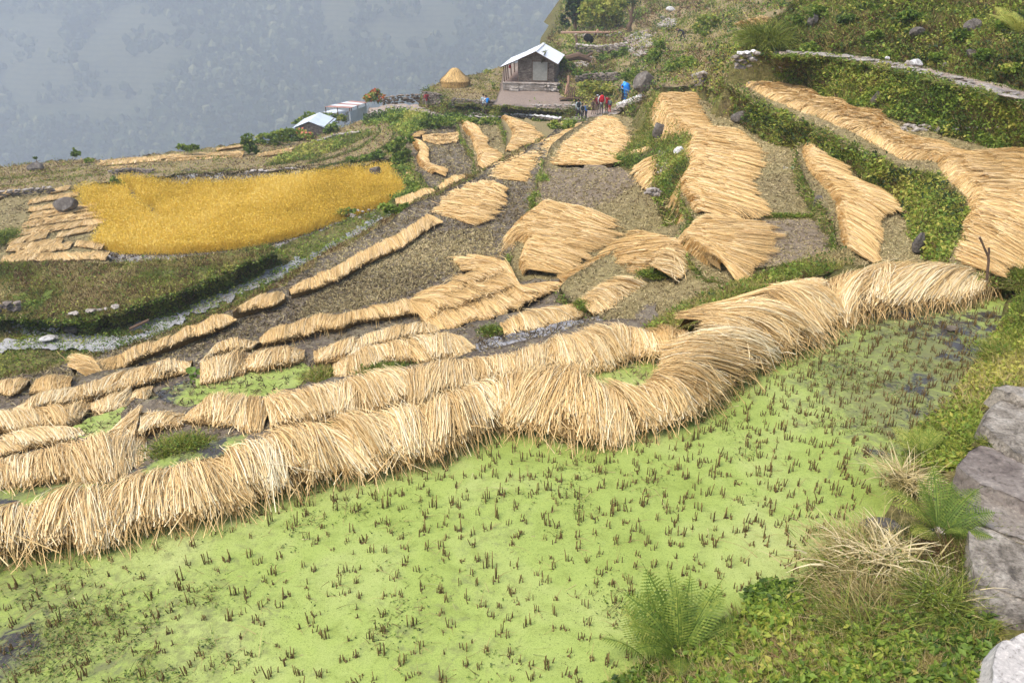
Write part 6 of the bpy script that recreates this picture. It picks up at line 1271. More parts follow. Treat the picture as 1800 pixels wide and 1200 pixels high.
mb = MB(); mb.box((0, 0, 0), (6.5, 1.2, .12)); o = mb.build('plank_platform', M['bamboo']); o.location = unp_d(1040, 57, 92); o.rotation_euler = (0, 0, .1); tag(o, None, 'reddish plank platform under the big tree', 'platform')
mb = MB(); mb.rock((0, 0, .35), (1.1, 1, 1.0), 4, sub=2, flat=.2); o = mb.build('dark_basket', flat('black_wicker', (.012, .012, .012), .9, .1)); o.location = unp_d(1034, 74, 88); tag(o, None, 'round black basket on the ruined terrace', 'basket')
mb = MB(); 
for i in range(5): mb.tube([(i*.16-.4, 0, .1), (i*.16-.3, .3, .5), (i*.1, .5, .9+.1*(i % 2))], .05, 5)
for i in range(6): mb.tube([(-.8, .1*i, .1), (0, .15*i, .25), (.9, .1*i, .15)], .07, 5)
o = mb.build('wood_pile', M['wood']); o.location = unp_d(1002, 178, 65); tag(o, None, 'dark heap of branches beside the yard', 'wood pile')
mb = MB(); 
mb.tube([(-1.2, 0, .3), (0, .1, .55), (1.2, 0, .2)], [.28, .34, .2], 8); mb.tube([(.6, 0, .4), (1.3, .1, .8)], [.16, .1], 6); o = mb.build('log', M['wood']); o.location = unp_d(1016, 110, 76); tag(o, None, 'dark stump and log on the slope right of the hut', 'log')
P = Patch('plastic_scrap', Z(-.30, (1368, 295), (1380, 290), (1395, 291), (1404, 286), (1408, 294), (1396, 299), (1380, 298)), M['tin'], step=4, disp=.06, dscale=4, skirt=.05, label='crumpled white plastic scrap on the stubble', cat='plastic', kind='thing'); del P.o['kind']
# ================================================================ trees, shrubs, ferns
def plant(name, label, u, v, hd, blobs, n, leaf, tone=.5, mat='green', trunk=True, cat='shrub', extra=None, tr=.0, up=.5, seed=0, sp=.13, group=None):
    """blobs: (u,v,ru,rv) ellipses of the crown in the photo, all at the plant's own distance"""
    hd = min(ground_hd(u, v) or hd, hd*1.25); p = unp_d(u, v, hd); e = empty(name, p, 0, label, cat, group); s = float(pxm(p)); tot = sum(b[2]*b[3] for b in blobs); mb = MB()
    trk = MB(); tips = []
    for (bu, bv, ru, rv) in blobs:
        c = unp_d(bu, bv, hd)-p; c[1] += rng.normal()*ru*s*.3; R_ = np.array([ru*s, ru*s*.9, rv*s]); k = max(6, int(n*ru*rv/tot)); tips.append((c, R_))
        nc = max(3, k//14); cc = rng.normal(size=(nc, 3)); cc = unit(cc)*rng.uniform(.35, 1.0, (nc, 1))**.6
        q = c+(np.repeat(cc, 14, 0)+rng.normal(0, sp, (nc*14, 3)))*R_
        q[:, 2] = np.maximum(q[:, 2], .02)
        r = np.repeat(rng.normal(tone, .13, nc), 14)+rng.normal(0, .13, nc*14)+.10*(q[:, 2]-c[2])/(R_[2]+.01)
        m = np.zeros(len(q), int)
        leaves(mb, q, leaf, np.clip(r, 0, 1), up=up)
        if extra is not None:
            ke = extra[1]; qq = c+unit(rng.normal(size=(ke, 3)))*rng.uniform(.75, 1.05, (ke, 1))*R_; qq[:, 2] = np.maximum(qq[:, 2], .05); leaves(mb, qq, leaf*1.3, rng.uniform(.3, 1, ke), up=.3, m=1)
    mats = [M[mat]]+([extra[0]] if extra is not None else [])
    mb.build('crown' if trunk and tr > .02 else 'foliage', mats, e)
    top = max(t[0][2] for t in tips)
    rad = tr or max(.01, .02*top); c0 = np.mean([t[0] for t in tips], 0)
    trk.tube([(0, 0, -.1), (c0[0]*.2, c0[1]*.2, c0[2]*.35), (c0[0]*.6, c0[1]*.6, c0[2]*.75), tuple(c0)], [rad, rad*.85, rad*.65, rad*.35], 7)
    for c, R_ in tips[:9]:
        a = c0*.45; b = c; trk.tube([a, (a+b)/2+rng.normal(0, .04, 3)*R_, b], [rad*.5, rad*.35, rad*.15], 5)
    trk.build('trunk' if tr > .02 else 'stem', M['wood'], e); return e
redleaf = attr_mat('red_leaves', [(0, (.35, .03, .02)), (.5, (.55, .12, .03)), (1, (.60, .38, .05))], .6, .3, 0, .2)
flow = attr_mat('coral_flowers', [(0, (.75, .12, .08)), (1, (.85, .30, .2))], .6, .3)
plant('leafy_tree', 'round leafy green tree on the slope above the hut', 1052, 54, 95, [(1040,20,22,18),(1064,14,22,16),(1077,30,15,16),(1035,38,15,10),(1052,30,22,16),(1070,42,14,8),(1048,2,20,10),(1066,-6,16,8)], 6000, .36, .9, 'green', tr=.22, cat='tree', seed=1)
plant('dark_tree', 'dark tree on the skyline at the top, left of the round one', 1010, 56, 118, [(1008,8,12,12),(1018,-8,14,12),(1003,20,9,8),(1012,34,8,7),(1022,22,9,14),(1030,-12,12,10)], 2600, .42, .5, 'darkgreen', tr=.25, cat='tree')
plant('sapling', 'small round sapling on the skyline', 990, 50, 112, [(990,30,6,6),(993,40,7,5),(998,46,5,4)], 700, .36, .5, 'darkgreen', tr=.08, cat='tree')
plant('yellow_tree', 'lighter tree behind the round one', 1082, 48, 104, [(1085,14,10,16),(1094,8,9,10),(1090,30,8,8)], 1500, .38, .8, 'green', tr=.14, cat='tree')
def baretree():
    hd = ground_hd(1107, 57) or 88; p = unp_d(1107, 57, hd); e = empty('bare_tree', p, 0, 'crooked bare trunk with a small tuft on top', 'tree'); mb = MB(); Q = [unp_d(a, b, hd)-p for a, b in ((1107,57),(1106,46),(1110,38),(1109,26),(1112,16),(1113,4),(1113,-4))]
    mb.tube(Q, [.26, .24, .2, .17, .14, .12, .08], 8); mb.tube([Q[2], Q[2]+[.5, .1, .9]], [.1, .04], 5); mb.tube([Q[3], Q[3]+[-.5, .1, .8]], [.1, .04], 5); mb.build('trunk', M['wood'], e)
    mb = MB(); c = unp_d(1113, 3, hd)-p; q = c+rng.normal(size=(200, 3))*[.35, .35, .22]; leaves(mb, q, .22, rng.uniform(.2, .7, 200)); mb.build('crown', M['darkgreen'], e)
baretree()
SH = [('bushy_shrub','pale leafed shrub right of the bent worker',1235,68,64,[(1230,45,13,14),(1245,38,14,14),(1238,56,16,10),(1258,40,9,12)],1500,.22,.75),
 ('bushy_shrub','dark round shrub behind the vegetable patch',1112,143,62,[(1112,132,13,11),(1100,136,8,8)],900,.2,.45),
 ('bushy_shrub','tall grassy shrub on the hillside terrace',1148,118,66,[(1148,100,14,14),(1160,84,12,12),(1156,110,14,8)],1200,.2,.5),
 ('bushy_shrub','shrub beneath the bent worker, down the slope',1190,125,52,[(1182,118,14,10),(1200,108,14,10)],900,.17,.55),
 ('bushy_shrub','rounded shrub on the shoulder left of the stone stack',1225,118,46,[(1215,112,16,10),(1235,120,14,8)],1000,.15,.6),
 ('bushy_shrub','dark hedge growth right behind the hut',986,128,80,[(980,118,8,10),(988,106,8,8),(990,124,10,8),(1000,118,10,8)],1200,.22,.45),
 ('bushy_shrub','low hedge above the vegetable patch',1045,140,70,[(1025,132,14,6),(1050,130,14,6),(1078,130,12,6),(1015,128,10,7)],1500,.2,.4),
 ('bushy_shrub','shrub patch below the ruined terrace wall',1075,104,76,[(1060,102,14,6),(1080,98,14,7),(1100,92,12,8)],1200,.24,.35),
 ('bushy_shrub','small dark shrub alone on the far left skyline',134,276,58,[(133,270,9,6),(130,266,4,5)],400,.22,.35),
 ('bushy_shrub','tiny shrub left of the small dark one',64,282,58,[(63,279,3,4)],60,.2,.3),
 ('bushy_shrub','pair of dark shrubs on the lip of the valley',328,264,62,[(320,259,9,6),(342,258,9,6),(332,261,8,4)],700,.24,.4),
 ('bushy_shrub','brown shrub at the corner of the far left terrace',158,286,58,[(158,283,9,5)],200,.2,.7),
 ('bushy_shrub','tall dark shrub left of the stone shed',438,272,64,[(436,244,10,10),(440,258,13,10),(445,266,9,6),(430,252,8,8)],1400,.24,.4),
 ('bushy_shrub','bright shrubs on the crest between the dark shrub and the shed',480,254,72,[(465,240,14,7),(490,238,16,8),(478,250,14,7),(500,232,10,6),(455,250,10,6)],2000,.26,.6),
 ('bushy_shrub','dark shrub hugging the shed on its left',516,248,76,[(510,238,14,10),(524,246,12,8),(502,246,10,8)],1500,.26,.35),
 ('bushy_shrub','green creeper mound behind the stone shed',560,216,84,[(528,214,10,8),(545,203,12,6),(520,222,7,7),(575,204,12,6),(590,206,8,6)],1600,.26,.6),
 ('bushy_shrub','grey green bush at the right wall of the shed',584,234,76,[(584,224,13,8),(575,232,10,6)],900,.22,.45),
 ('bushy_shrub','bright bush by the low shelter',602,214,82,[(601,208,8,6)],400,.24,.8),
 ('bushy_shrub','large spreading fern bush at the left edge of the stream',62,575,27,[(60,545,30,18),(85,555,22,14),(40,556,16,12),(70,566,26,10)],2200,.10,.5),
 ('bushy_shrub','green bush at the corner of the rice gap',206,332,46,[(205,318,9,9),(212,326,8,6)],500,.14,.55),
 ('bushy_shrub','bush at the near edge of the ripe rice',605,384,38,[(600,374,13,7),(618,368,9,6),(590,378,7,4)],700,.14,.6),
 ('bushy_shrub','bushes between the rice and the pale straw row',694,376,40,[(680,366,14,7),(700,370,12,8),(712,362,8,5)],900,.14,.6),
 ('bushy_shrub','thicket at the upper right corner of the ripe rice',700,292,54,[(690,262,14,9),(704,250,10,9),(700,280,14,10),(712,268,10,8),(698,300,10,7),(716,300,8,8),(720,245,8,8)],2600,.2,.5),
 ('bushy_shrub','low thicket along the far edge of the flooded strip',640,284,56,[(618,280,14,5),(645,276,16,6),(668,270,14,7)],1100,.2,.45),
 ('bushy_shrub','bush cluster left of the village path bank',700,215,70,[(690,208,14,8),(712,214,14,9),(728,224,12,8),(705,226,10,8)],1800,.2,.65),
 ('bushy_shrub','bushes hanging over the middle of the path bank',765,226,66,[(748,214,12,8),(770,212,14,8),(790,214,14,8),(760,224,12,7)],1700,.19,.5),
 ('bushy_shrub','bushes under the path left of the straw wedge',860,218,62,[(820,212,14,7),(845,212,14,7),(868,214,12,8)],1400,.18,.55),
 ('bushy_shrub','brown shrub growing at the path edge near the hikers',990,226,56,[(975,220,12,8),(995,224,13,8),(1008,218,8,6)],1200,.16,.6),
 ('bushy_shrub','brown shrub on the wall beside the haystack field',856,128,88,[(857,126,8,5)],200,.2,.8),
 ('bushy_shrub','bright green shrub at the fence left of the hut',868,158,74,[(866,150,5,7),(872,157,6,5)],350,.16,.75)]
for i, (u, v, ru, rv, tn, lab) in enumerate(((1400,40,22,14,.35,'dark herb clump at the left end of the slope'),(1440,22,20,14,.55,'flowering herb clump near the top left of the slope'),(1490,34,22,10,.3,'dark hollow clump high on the slope'),(1540,62,18,9,.6,'fresh green clump in the middle of the slope'),(1562,98,16,8,.7,'bright clump just above the path stones'),(1600,28,24,10,.35,'dark clump under the top edge of the slope'),(1650,100,20,9,.55,'leafy clump above the large pale path block'),(1690,62,20,12,.3,'dark clump left of the overhanging rock'),(1735,96,20,12,.35,'dark clump beneath the overhanging rock'),(1765,40,20,10,.6,'leafy clump near the yellow fern'),(1425,82,18,8,.6,'green clump where the path begins'),(1780,120,22,10,.75,'bright clump at the right end of the path edge'))):
    SH.append(('herb_clump', lab, u, v+rv, 30, [(u-ru*.4, v, ru*.6, rv*.8), (u+ru*.4, v+2, ru*.6, rv*.7), (u, v-rv*.4, ru*.5, rv*.6)], 900, .10, tn))
for a in SH: plant(a[0], a[1], a[2], a[3], a[4], a[5], a[6], a[7], a[8])
plant('poinsettia_bush', 'bush with red and yellow leaves by the long shelter', 658, 182, 86, [(655,170,12,9),(668,172,10,8),(646,173,8,6),(660,162,8,6)], 1100, .24, .6, extra=(redleaf, 60))
plant('flower_bush', 'palm like bush with coral flowers in front of the shed', 540, 247, 74, [(540,238,12,7),(528,234,9,7)], 800, .24, .7, extra=(flow, 16))
plant('vegetable_patch', 'bright green vegetable plants on the terrace behind the hikers', 1060, 176, 66, [(1030,150,12,8),(1050,155,14,10),(1070,158,12,9),(1045,163,12,7),(1080,166,10,7),(1066,170,12,5)], 2000, .26, .95, cat='vegetables', up=1.2)
# grassy tufts and mounds
def tuft(name, label, u, v, z, ru, rv, n, L, tone, mat='grass', lean=1.0, hd=None, cat='grass tuft', leafn=0, curl=.8, wd=1.6, hump=.35):
    p = unp(u, v, z) if hd is None else unp_d(u, v, hd); s = float(pxm(p)); q = rng.normal(size=(n, 3))*[ru*s*.42, rv*s*1.1, 0]; rr = np.sqrt((q[:, 0]/(ru*s))**2+(q[:, 1]/(rv*s*2.4))**2)
    q[:, 2] = np.clip(1-rr**2, -.3, 1)*rv*s*hump; mb = MB()
    d = np.c_[q[:, 0]/(ru*s), q[:, 1]/(rv*s*2), np.zeros(n)]
    blades(mb, q, L*rng.uniform(.6, 1.25, n), s*wd*rng.uniform(.6, 1.2, n), lean=lean, rnd=np.clip(tone+rng.normal(0, .17, n), 0, 1), seg=3, dirs=d*1.6, curl=curl)
    if leafn:
        k = rng.integers(0, n, leafn); qq = q[k]+rng.normal(size=(leafn, 3))*L*.3; qq[:, 2] = np.abs(qq[:, 2])+.01; leaves(mb, qq, s*5, np.clip(rng.normal(.5, .2, leafn), 0, 1), m=1)
    # earth core of the mound
    mb.rock((0, 0, -rv*s*.25), (ru*s*1.7, rv*s*3.4, rv*s*1.1), 3, m=2, sub=2, flat=.15)
    o = mb.build(name, [M[mat], M['green'], M['bank']]); o.location = p; tag(o, None, label, cat); return o
tuft('grass_mound', 'long dark green grassy mound between straw rows', 686, 656, -1.3, 50, 11, 1500, .13, .3, lean=.9, leafn=700)
tuft('grass_mound', 'brown and green weedy mound behind the nearest row', 322, 790, -.8, 58, 17, 1700, .14, .5, lean=1., leafn=900)
tuft('grass_mound', 'brown scrub patch right of the green pool', 562, 664, -1.5, 30, 16, 800, .12, .7, leafn=300)
tuft('grass_mound', 'green clod at the lower end of the flooded strip', 866, 584, -1.3, 24, 9, 600, .12, .35, leafn=250)
tuft('grass_mound', 'small green clod between two sheaf rows', 1024, 538, -1.1, 14, 8, 300, .12, .45, leafn=150)
tuft('grass_mound', 'bright green mossy step left of the wavy mat', 908, 462, -2.5, 18, 14, 900, .16, .35, leafn=700)
tuft('grass_mound', 'green moss at the lower corner of the wavy mat', 938, 496, -2.3, 20, 7, 500, .13, .35, leafn=300)
tuft('grass_mound', 'little green tuft on the edge of the wavy mat', 922, 420, -2.4, 9, 6, 250, .14, .4, leafn=120)
tuft('grass_mound', 'grassy step end left of the straw mat', 1148, 484, -.8, 26, 7, 600, .13, .4, leafn=250)
tuft('grass_mound', 'thin green bund crossing the middle terrace', 1370, 381, -.36, 76, 4, 900, .09, .45, leafn=300, hump=.5)
tuft('grass_mound', 'mossy green edge of the brown mud patch, upper part', 958, 322, -2.35, 12, 22, 900, .16, .5, leafn=700)
tuft('grass_mound', 'mossy green edge of the brown mud patch, lower part', 946, 352, -2.35, 13, 14, 700, .16, .42, leafn=600)
tuft('grass_mound', 'green clump beside the narrow straw ridge', 1430, 300, -.2, 9, 12, 300, .12, .45, leafn=200)
tuft('grass_mound', 'green knoll under the strip of straw', 1098, 285, -2.3, 20, 14, 900, .16, .42, leafn=500)
tuft('grass_mound', 'brown weeds at the end of the curved pool row', 460, 772, -1.0, 14, 7, 220, .12, .4, leafn=100)
tuft('grass_tussock', 'long drooping green grass tussock on the end of the slope', 1345, 75, 0, 30, 20, 1800, 1.0, .38, lean=1.0, hd=32, curl=1.8, wd=1.3)
tuft('grass_tussock', 'bright green grass at the pond end beside the forked stick', 1790, 488, .3, 40, 16, 1300, .22, .45, leafn=600, wd=1.4)
tuft('grass_mound', 'green and yellow weeds at the right end of the pond', 1775, 640, .2, 40, 34, 1500, .16, .5, leafn=1400, wd=1.4)
tuft('dry_tussock', 'large tussock of bleached dry grass at the lower right', 1545, 1010, .30, 115, 50, 2300, .30, .60, mat='drygrass', lean=1.8, cat='dry grass', leafn=900, curl=1.0, wd=1.9)
tuft('grass_tussock', 'green blades mixed into the bleached tussock', 1540, 1015, .31, 110, 46, 700, .28, .38, lean=1.7, curl=1.0, wd=1.9)
tuft('dry_tussock', 'brown and green grass tangle below the bleached tussock', 1560, 1095, .36, 95, 40, 2200, .26, .42, mat='drygrass', lean=1.4, cat='dry grass', leafn=900, curl=1.1, wd=1.9)
tuft('grass_tussock', 'fresh green grass growing through the dry tangle', 1520, 1130, .36, 70, 34, 700, .32, .35, lean=1.3, curl=1.2, wd=2.2)
tuft('grass_tussock', 'green blades near the blue grey slab', 1650, 1065, .5, 60, 28, 700, .26, .4, lean=1.4, curl=1.2, wd=2.0, leafn=250)
tuft('dry_tussock', 'thin bleached stalks in front of the fern bank', 1590, 845, .2, 40, 20, 260, .34, .75, mat='drygrass', lean=1.4, cat='dry grass', wd=1.8)
tuft('dead_stems', 'dark reddish brown dead stems under the fern', 1665, 985, .42, 45, 26, 700, .16, .35, mat='dead', lean=1.8, cat='dead stems', wd=1.8)
tuft('dead_stems', 'brown dead stems tangled in front of the pond corner', 1440, 1120, .2, 70, 30, 900, .17, .5, mat='dead', lean=1.9, cat='dead stems', wd=1.7)
tuft('dead_stems', 'brown litter and stems at the bottom right edge of the picture', 1480, 1190, .33, 110, 24, 1000, .17, .55, mat='dead', lean=2.0, cat='dead stems', wd=1.7)
tuft('dry_tussock', 'broad bleached blades lying over the top of the tussock', 1560, 990, .42, 90, 34, 260, .30, .88, mat='drygrass', lean=2.2, cat='dry grass', wd=3.6)
tuft('dry_tussock', 'pale dry blades arching toward the wrinkled slab', 1660, 1050, .46, 60, 26, 160, .26, .9, mat='drygrass', lean=2.2, cat='dry grass', wd=3.2)
tuft('grass_tussock', 'clear green grass clump with long arching blades near the bottom edge', 1530, 1165, .34, 50, 24, 420, .30, .34, lean=1.6, curl=1.3, wd=3.2)
tuft('grass_mound', 'grass growing in the joint below the speckled flagstone', 1735, 778, .5, 40, 7, 260, .09, .4, lean=1.4)
tuft('grass_mound', 'grass growing in the joint above the wrinkled slab', 1745, 930, .46, 44, 6, 260, .08, .5, lean=1.4)
# broad leaves near the left rows
def bigleaf():
    p = unp(342, 668, -1.6); e = empty('taro_plant', p, 0, 'plant with large round green leaves between the straw piles', 'plant')
    for i, (du, dv, r) in enumerate(((-6, -18, 9), (10, -16, 8), (-2, -6, 7), (4, 6, 6), (-8, 4, 5))):
        c = unp_d(342+du, 668+dv, p[1])-p; s = float(pxm(p)); mb = MB(); mb.tube([(0, 0, 0), c*.6+[0, 0, .05], c], .008, 5, rnd=.5)
        k = 12; an = np.arange(k)*2*math.pi/k; V = np.c_[r*s*np.cos(an), r*s*.9*np.sin(an), .02*np.cos(2*an)]; V = np.vstack([V, [0, 0, -.02]]); tl = .5; V = np.c_[V[:, 0], V[:, 1]*math.cos(tl)-V[:, 2]*math.sin(tl), V[:, 1]*math.sin(tl)+V[:, 2]*math.cos(tl)]+c
        mb.add(V, [[j, (j+1) % k, k] for j in range(k)], .45); mb.build('leaf', M['green'], e)
bigleaf()
def fern(label, u, v, z, fronds, wpin=.03, tone=.5, name='fern'):
    """fronds: (azimuth deg, length, arch, tone)"""
    p = unp(u, v, z); e = empty(name, p, 0, label, 'fern')
    for az, L, arch, tn in fronds:
        mb = MB(); a = R(az); h = np.array([math.cos(a), math.sin(a), 0]); n = 27; P = []; d = unit(h*rng.uniform(.4, .9)+rng.normal(0, .08, 3)+np.array([0, 0, 1.0])); q = h*.02
        for k in range(n+1):
            P.append(q.copy()); q = q+d*L/n; d = unit(d+(h*.6-np.array([0, 0, .55]))*arch/n*(.5+k/n))
        P = np.array(P); mb.tube(P, np.linspace(.0045, .0012, n+1), 4, rnd=.2, cap=False)
        tn_ = np.gradient(P, axis=0); side = unit(np.cross(tn_, [0, 0, 1.0])+1e-6); nrm = unit(np.cross(side, tn_)); rot = rng.uniform(-.5, .5); side = side*math.cos(rot)+nrm*math.sin(rot)
        V = []; Fq = []; rn = []
        for k in range(3, n+1):
            f = k/n; w = L*.27*math.sin(min(1, (f-.03)*1.15)*math.pi)**.75*(1-.25*f)+.004; t = unit(tn_[k])
            for sg in (-1, 1):
                dr = unit(side[k]*sg*.94+t*.38-np.array([0, 0, .22])); m_ = 5
                for j in range(m_):  # toothed pinna: small leaflets along a pinna axis
                    g0 = j/m_; b0 = P[k]+dr*w*g0; b1 = P[k]+dr*w*(g0+1.15/m_); hw = L/n*.72*(1-g0*.8)
                    i0 = len(V); V += [b0-t*hw*.4, b0+t*hw, b1, b0-t*hw]; Fq.append([i0, i0+3, i0+2, i0+1]); rn += [np.clip(tn+.15*f-.05+rng.normal(0, .12), 0, 1)]*4
        mb.add(np.array(V), Fq, np.array(rn)); mb.build('frond', M['fern'], e)
    return e
fern('large bright green fern at the bottom edge of the pond', 1195, 1150, .03, [(150, 0.71, 1.3, .5), (120, 0.76, .9, .45), (100, 0.69, .8, .5), (75, 0.69, .9, .45), (55, 0.71, 1.0, .5), (35, 0.67, 1.3, .55), (175, 0.57, 1.6, .6), (200, 0.52, 1.6, .5), (20, 0.57, 1.6, .55), (255, 0.44, 1.8, .55), (90, 0.57, .5, .55)])
fern('smaller fern in front of the large bright one', 1145, 1165, .02, [(95, 0.62, .8, .6), (130, 0.53, 1.4, .6), (60, 0.45, 1.6, .6), (170, 0.50, 1.8, .55)])
fern('dark fern leaning over the paving stones', 1650, 940, .42, [(60, 0.61, 1.2, .4), (30, 0.61, 1.6, .4), (0, 0.55, 1.8, .35), (100, 0.55, 1.0, .55), (150, 0.66, 1.6, .75), (180, 0.66, 1.8, .8), (210, 0.50, 1.8, .8), (320, 0.46, 1.8, .5), (80, 0.68, .6, .45), (270, 0.39, 1.8, .6)])
fern('pale yellow green fern at the pond edge above the dark one', 1620, 800, .12, [(170, .45, 1.8, .85), (140, .45, 1.6, .8), (200, .4, 1.8, .85), (90, .4, 1.4, .75), (50, .42, 1.6, .7), (20, .4, 1.8, .7)])
fern('fern on the far left meadow bank', 60, 548, -6.9, [(30, 1.2, 1.2, .5), (80, 1.2, 1, .5), (130, 1.2, 1.2, .5), (170, 1.1, 1.6, .5), (0, 1.1, 1.6, .55)])
fern('yellow fern on the slope at the right edge', 1790, 60, 3.3, [(120, 1.0, 1.2, .9), (160, 1.0, 1.5, .95), (200, .9, 1.8, .9), (80, .9, 1, .9), (240, .8, 1.8, .9)])

tuft('grass_mound', 'dark green bank at the very left edge below the straw strips', 0, 424, -8.05, 26, 24, 900, .3, .35, leafn=500)
# ================================================================ people
def col(name, c): return flat(name, c, .85, .2, .15, 20)
CM = {}
def cmat(n, c):
    if n not in CM: CM[n] = col(n, c)
    return CM[n]
SKIN = cmat('skin', (.38, .21, .14)); BOOT = cmat('boots', (.05, .045, .04)); HAIR = cmat('hair', (.015, .012, .01))
def person(label, u, v, hpx, shirt, trousers, hair=HAIR, face=90, stride=.12, lean=0., arms=(.1, .1), fore=(.15, .15), cap=None, sleeve='long', shorts=False, place=None, bend=0., key='vpath', spread=0):
    """face: heading in degrees the figure looks towards (90 = away from the camera)"""
    p = unp_d(u, v, ground_hd(u, v)-.5) if place is None else place
    d = p[1]*CP-(p[2]-CZ)*SP; H = hpx*d*d/(F*p[1]); sc = H/1.72
    J = {}; E = []; RR = {}; REG = {}
    def j(n, pos, r, par=None, reg='body'):
        J[n] = np.array(pos, float); RR[n] = r; REG[n] = reg
        if par: E.append((par, n))
    # local: +Y forward, X right ; torso leans forward about the pelvis
    def tor(x, y, z):
        a = lean+bend; yy = y*math.cos(a)+(z-.93)*math.sin(a); zz = .93+(z-.93)*math.cos(a)-y*math.sin(a); return (x, yy, zz)
    j('pelvis', (0, 0, .93), (.135, .105), None, 'leg'); j('waist', tor(0, .01, 1.08), (.125, .095), 'pelvis', 'shirt'); j('chest', tor(0, 0, 1.30), (.155, .11), 'waist', 'shirt'); j('neck', tor(0, 0, 1.47), (.055, .055), 'chest', 'skin')
    j('head', tor(0, .02, 1.585), (.082, .098), 'neck', 'skin'); j('top', tor(0, .015, 1.665), (.070, .085), 'head', 'skin')
    j('nose', tor(0, .125, 1.575), (.016, .016), 'head', 'skin')
    for s, nm, ar, fo in ((-1, 'l', arms[0], fore[0]), (1, 'r', arms[1], fore[1])):
        j('sh'+nm, tor(s*.165, 0, 1.41), (.062, .062), 'chest', 'shirt')
        if bend > .8: el = np.array(tor(s*.18, 0, 1.41))+[s*.03, .03, -.28]; wr = el+[0, .08, -.24]
        else:
            el = np.array(tor(s*(.205+spread), 0, 1.41))+np.array([s*.02, math.sin(ar)*.28, -math.cos(ar)*.28]); wr = el+np.array([-s*.03, math.sin(ar+fo)*.25, -math.cos(ar+fo)*.25])
        j('el'+nm, el, (.043, .043), 'sh'+nm, 'shirt'); j('wr'+nm, wr, (.028, .024), 'el'+nm, 'skin' if sleeve == 'short' else 'shirt')
        dd = unit((wr-el)[None])[0]; j('pa'+nm, wr+dd*.075, (.036, .018), 'wr'+nm, 'skin')
        sd = np.array([0, 1., 0]); 
        for q, (off, ln) in enumerate(((-.028, .055), (-.010, .068), (.010, .064), (.027, .05))): j('f%d%s' % (q, nm), wr+dd*(.09+ln)+sd*off+[0, .012, 0], (.009, .009), 'pa'+nm, 'skin')
        j('th'+nm, wr+dd*.06+sd*.055, (.010, .010), 'wr'+nm, 'skin')
        st = stride*(1 if s > 0 else -1); hx = s*.088
        j('hp'+nm, (hx, 0, .88), (.092, .095), 'pelvis', 'leg'); j('kn'+nm, (hx*1.05, st*.55+.05, .49), (.062, .062), 'hp'+nm, 'leg'); j('an'+nm, (hx*1.1, st-.01, .10), (.042, .045), 'kn'+nm, 'skinleg' if shorts else 'leg')
        j('hl'+nm, (hx*1.1, st-.02, .045), (.045, .045), 'an'+nm, 'boot'); j('to'+nm, (hx*1.25, st+.15, .035), (.04, .032), 'hl'+nm, 'boot')
    names = list(J); me = bpy.data.meshes.new('person'); me.from_pydata([tuple(J[n]*sc) for n in names], [(names.index(a), names.index(b)) for a, b in E], [])
    o = bpy.data.objects.new('person', me); S.collection.objects.link(o)
    sk = o.modifiers.new('s', 'SKIN'); sv = me.skin_vertices[0].data
    for i, n in enumerate(names): sv[i].radius = (RR[n][0]*sc, RR[n][1]*sc); sv[i].use_root = n == 'pelvis'
    sb = o.modifiers.new('u', 'SUBSURF'); sb.levels = 1; sb.render_levels = 1
    dg = bpy.context.evaluated_depsgraph_get(); nm_ = bpy.data.meshes.new_from_object(o.evaluated_get(dg)); bpy.data.objects.remove(o)
    o = bpy.data.objects.new('person', nm_); S.collection.objects.link(o)
    mats = [shirt, trousers, SKIN, BOOT]
    nm_.materials.clear(); [nm_.materials.append(m) for m in mats]
    A = np.array([J[a] for a, b in E])*sc; B = np.array([J[b] for a, b in E])*sc; rg = [REG[b] for a, b in E]; code = {'shirt': 0, 'leg': 1, 'skin': 2, 'boot': 3, 'skinleg': 2, 'body': 0}
    AB = B-A; L2 = (AB**2).sum(1)+1e-9; rad = np.array([max(RR[b]) for a, b in E])*sc
    for pl in nm_.polygons:
        c = np.array(pl.center[:]); t = np.clip(((c-A)*AB).sum(1)/L2, 0, 1); dist = np.linalg.norm(A+AB*t[:, None]-c, axis=1)/rad; k = int(np.argmin(dist)); m = code[rg[k]]
        if rg[k] == 'skinleg' and t[k] < .25: m = 1
        pl.material_index = m; pl.use_smooth = True
    # hair cap child, and hat
    hc = np.array(tor(0, .0, 1.625))*sc; mb = MB(); V, Fc = ICO[2]; Q = V*np.array([.088, .104, .098])*sc; kp = Q[Fc].mean(1); Fk = Fc[(kp[:, 2] > .012*sc) | (kp[:, 1] < -.035*sc)]
    mb.add(Q+hc, Fk, .5); mb.build('hair', hair, o, True)
    if cap is not None:
        mb = MB(); Q = V*np.array([.096, .112, .075])*sc; kp = Q[Fc].mean(1); mb.add(Q+hc+np.array([0, 0, .035*sc]), Fc[kp[:, 2] > 0], .5); mb.box(hc+np.array([0, .12*sc, .04*sc]), (.13*sc, .09*sc, .012*sc)); mb.build('cap', cap, o, True)
    o.location = p; o.rotation_euler = (0, 0, R(face-90)); tag(o, None, label, 'person')
    back = Vector(tor(0, -.19, 1.24))*sc; return o, sc, back, face
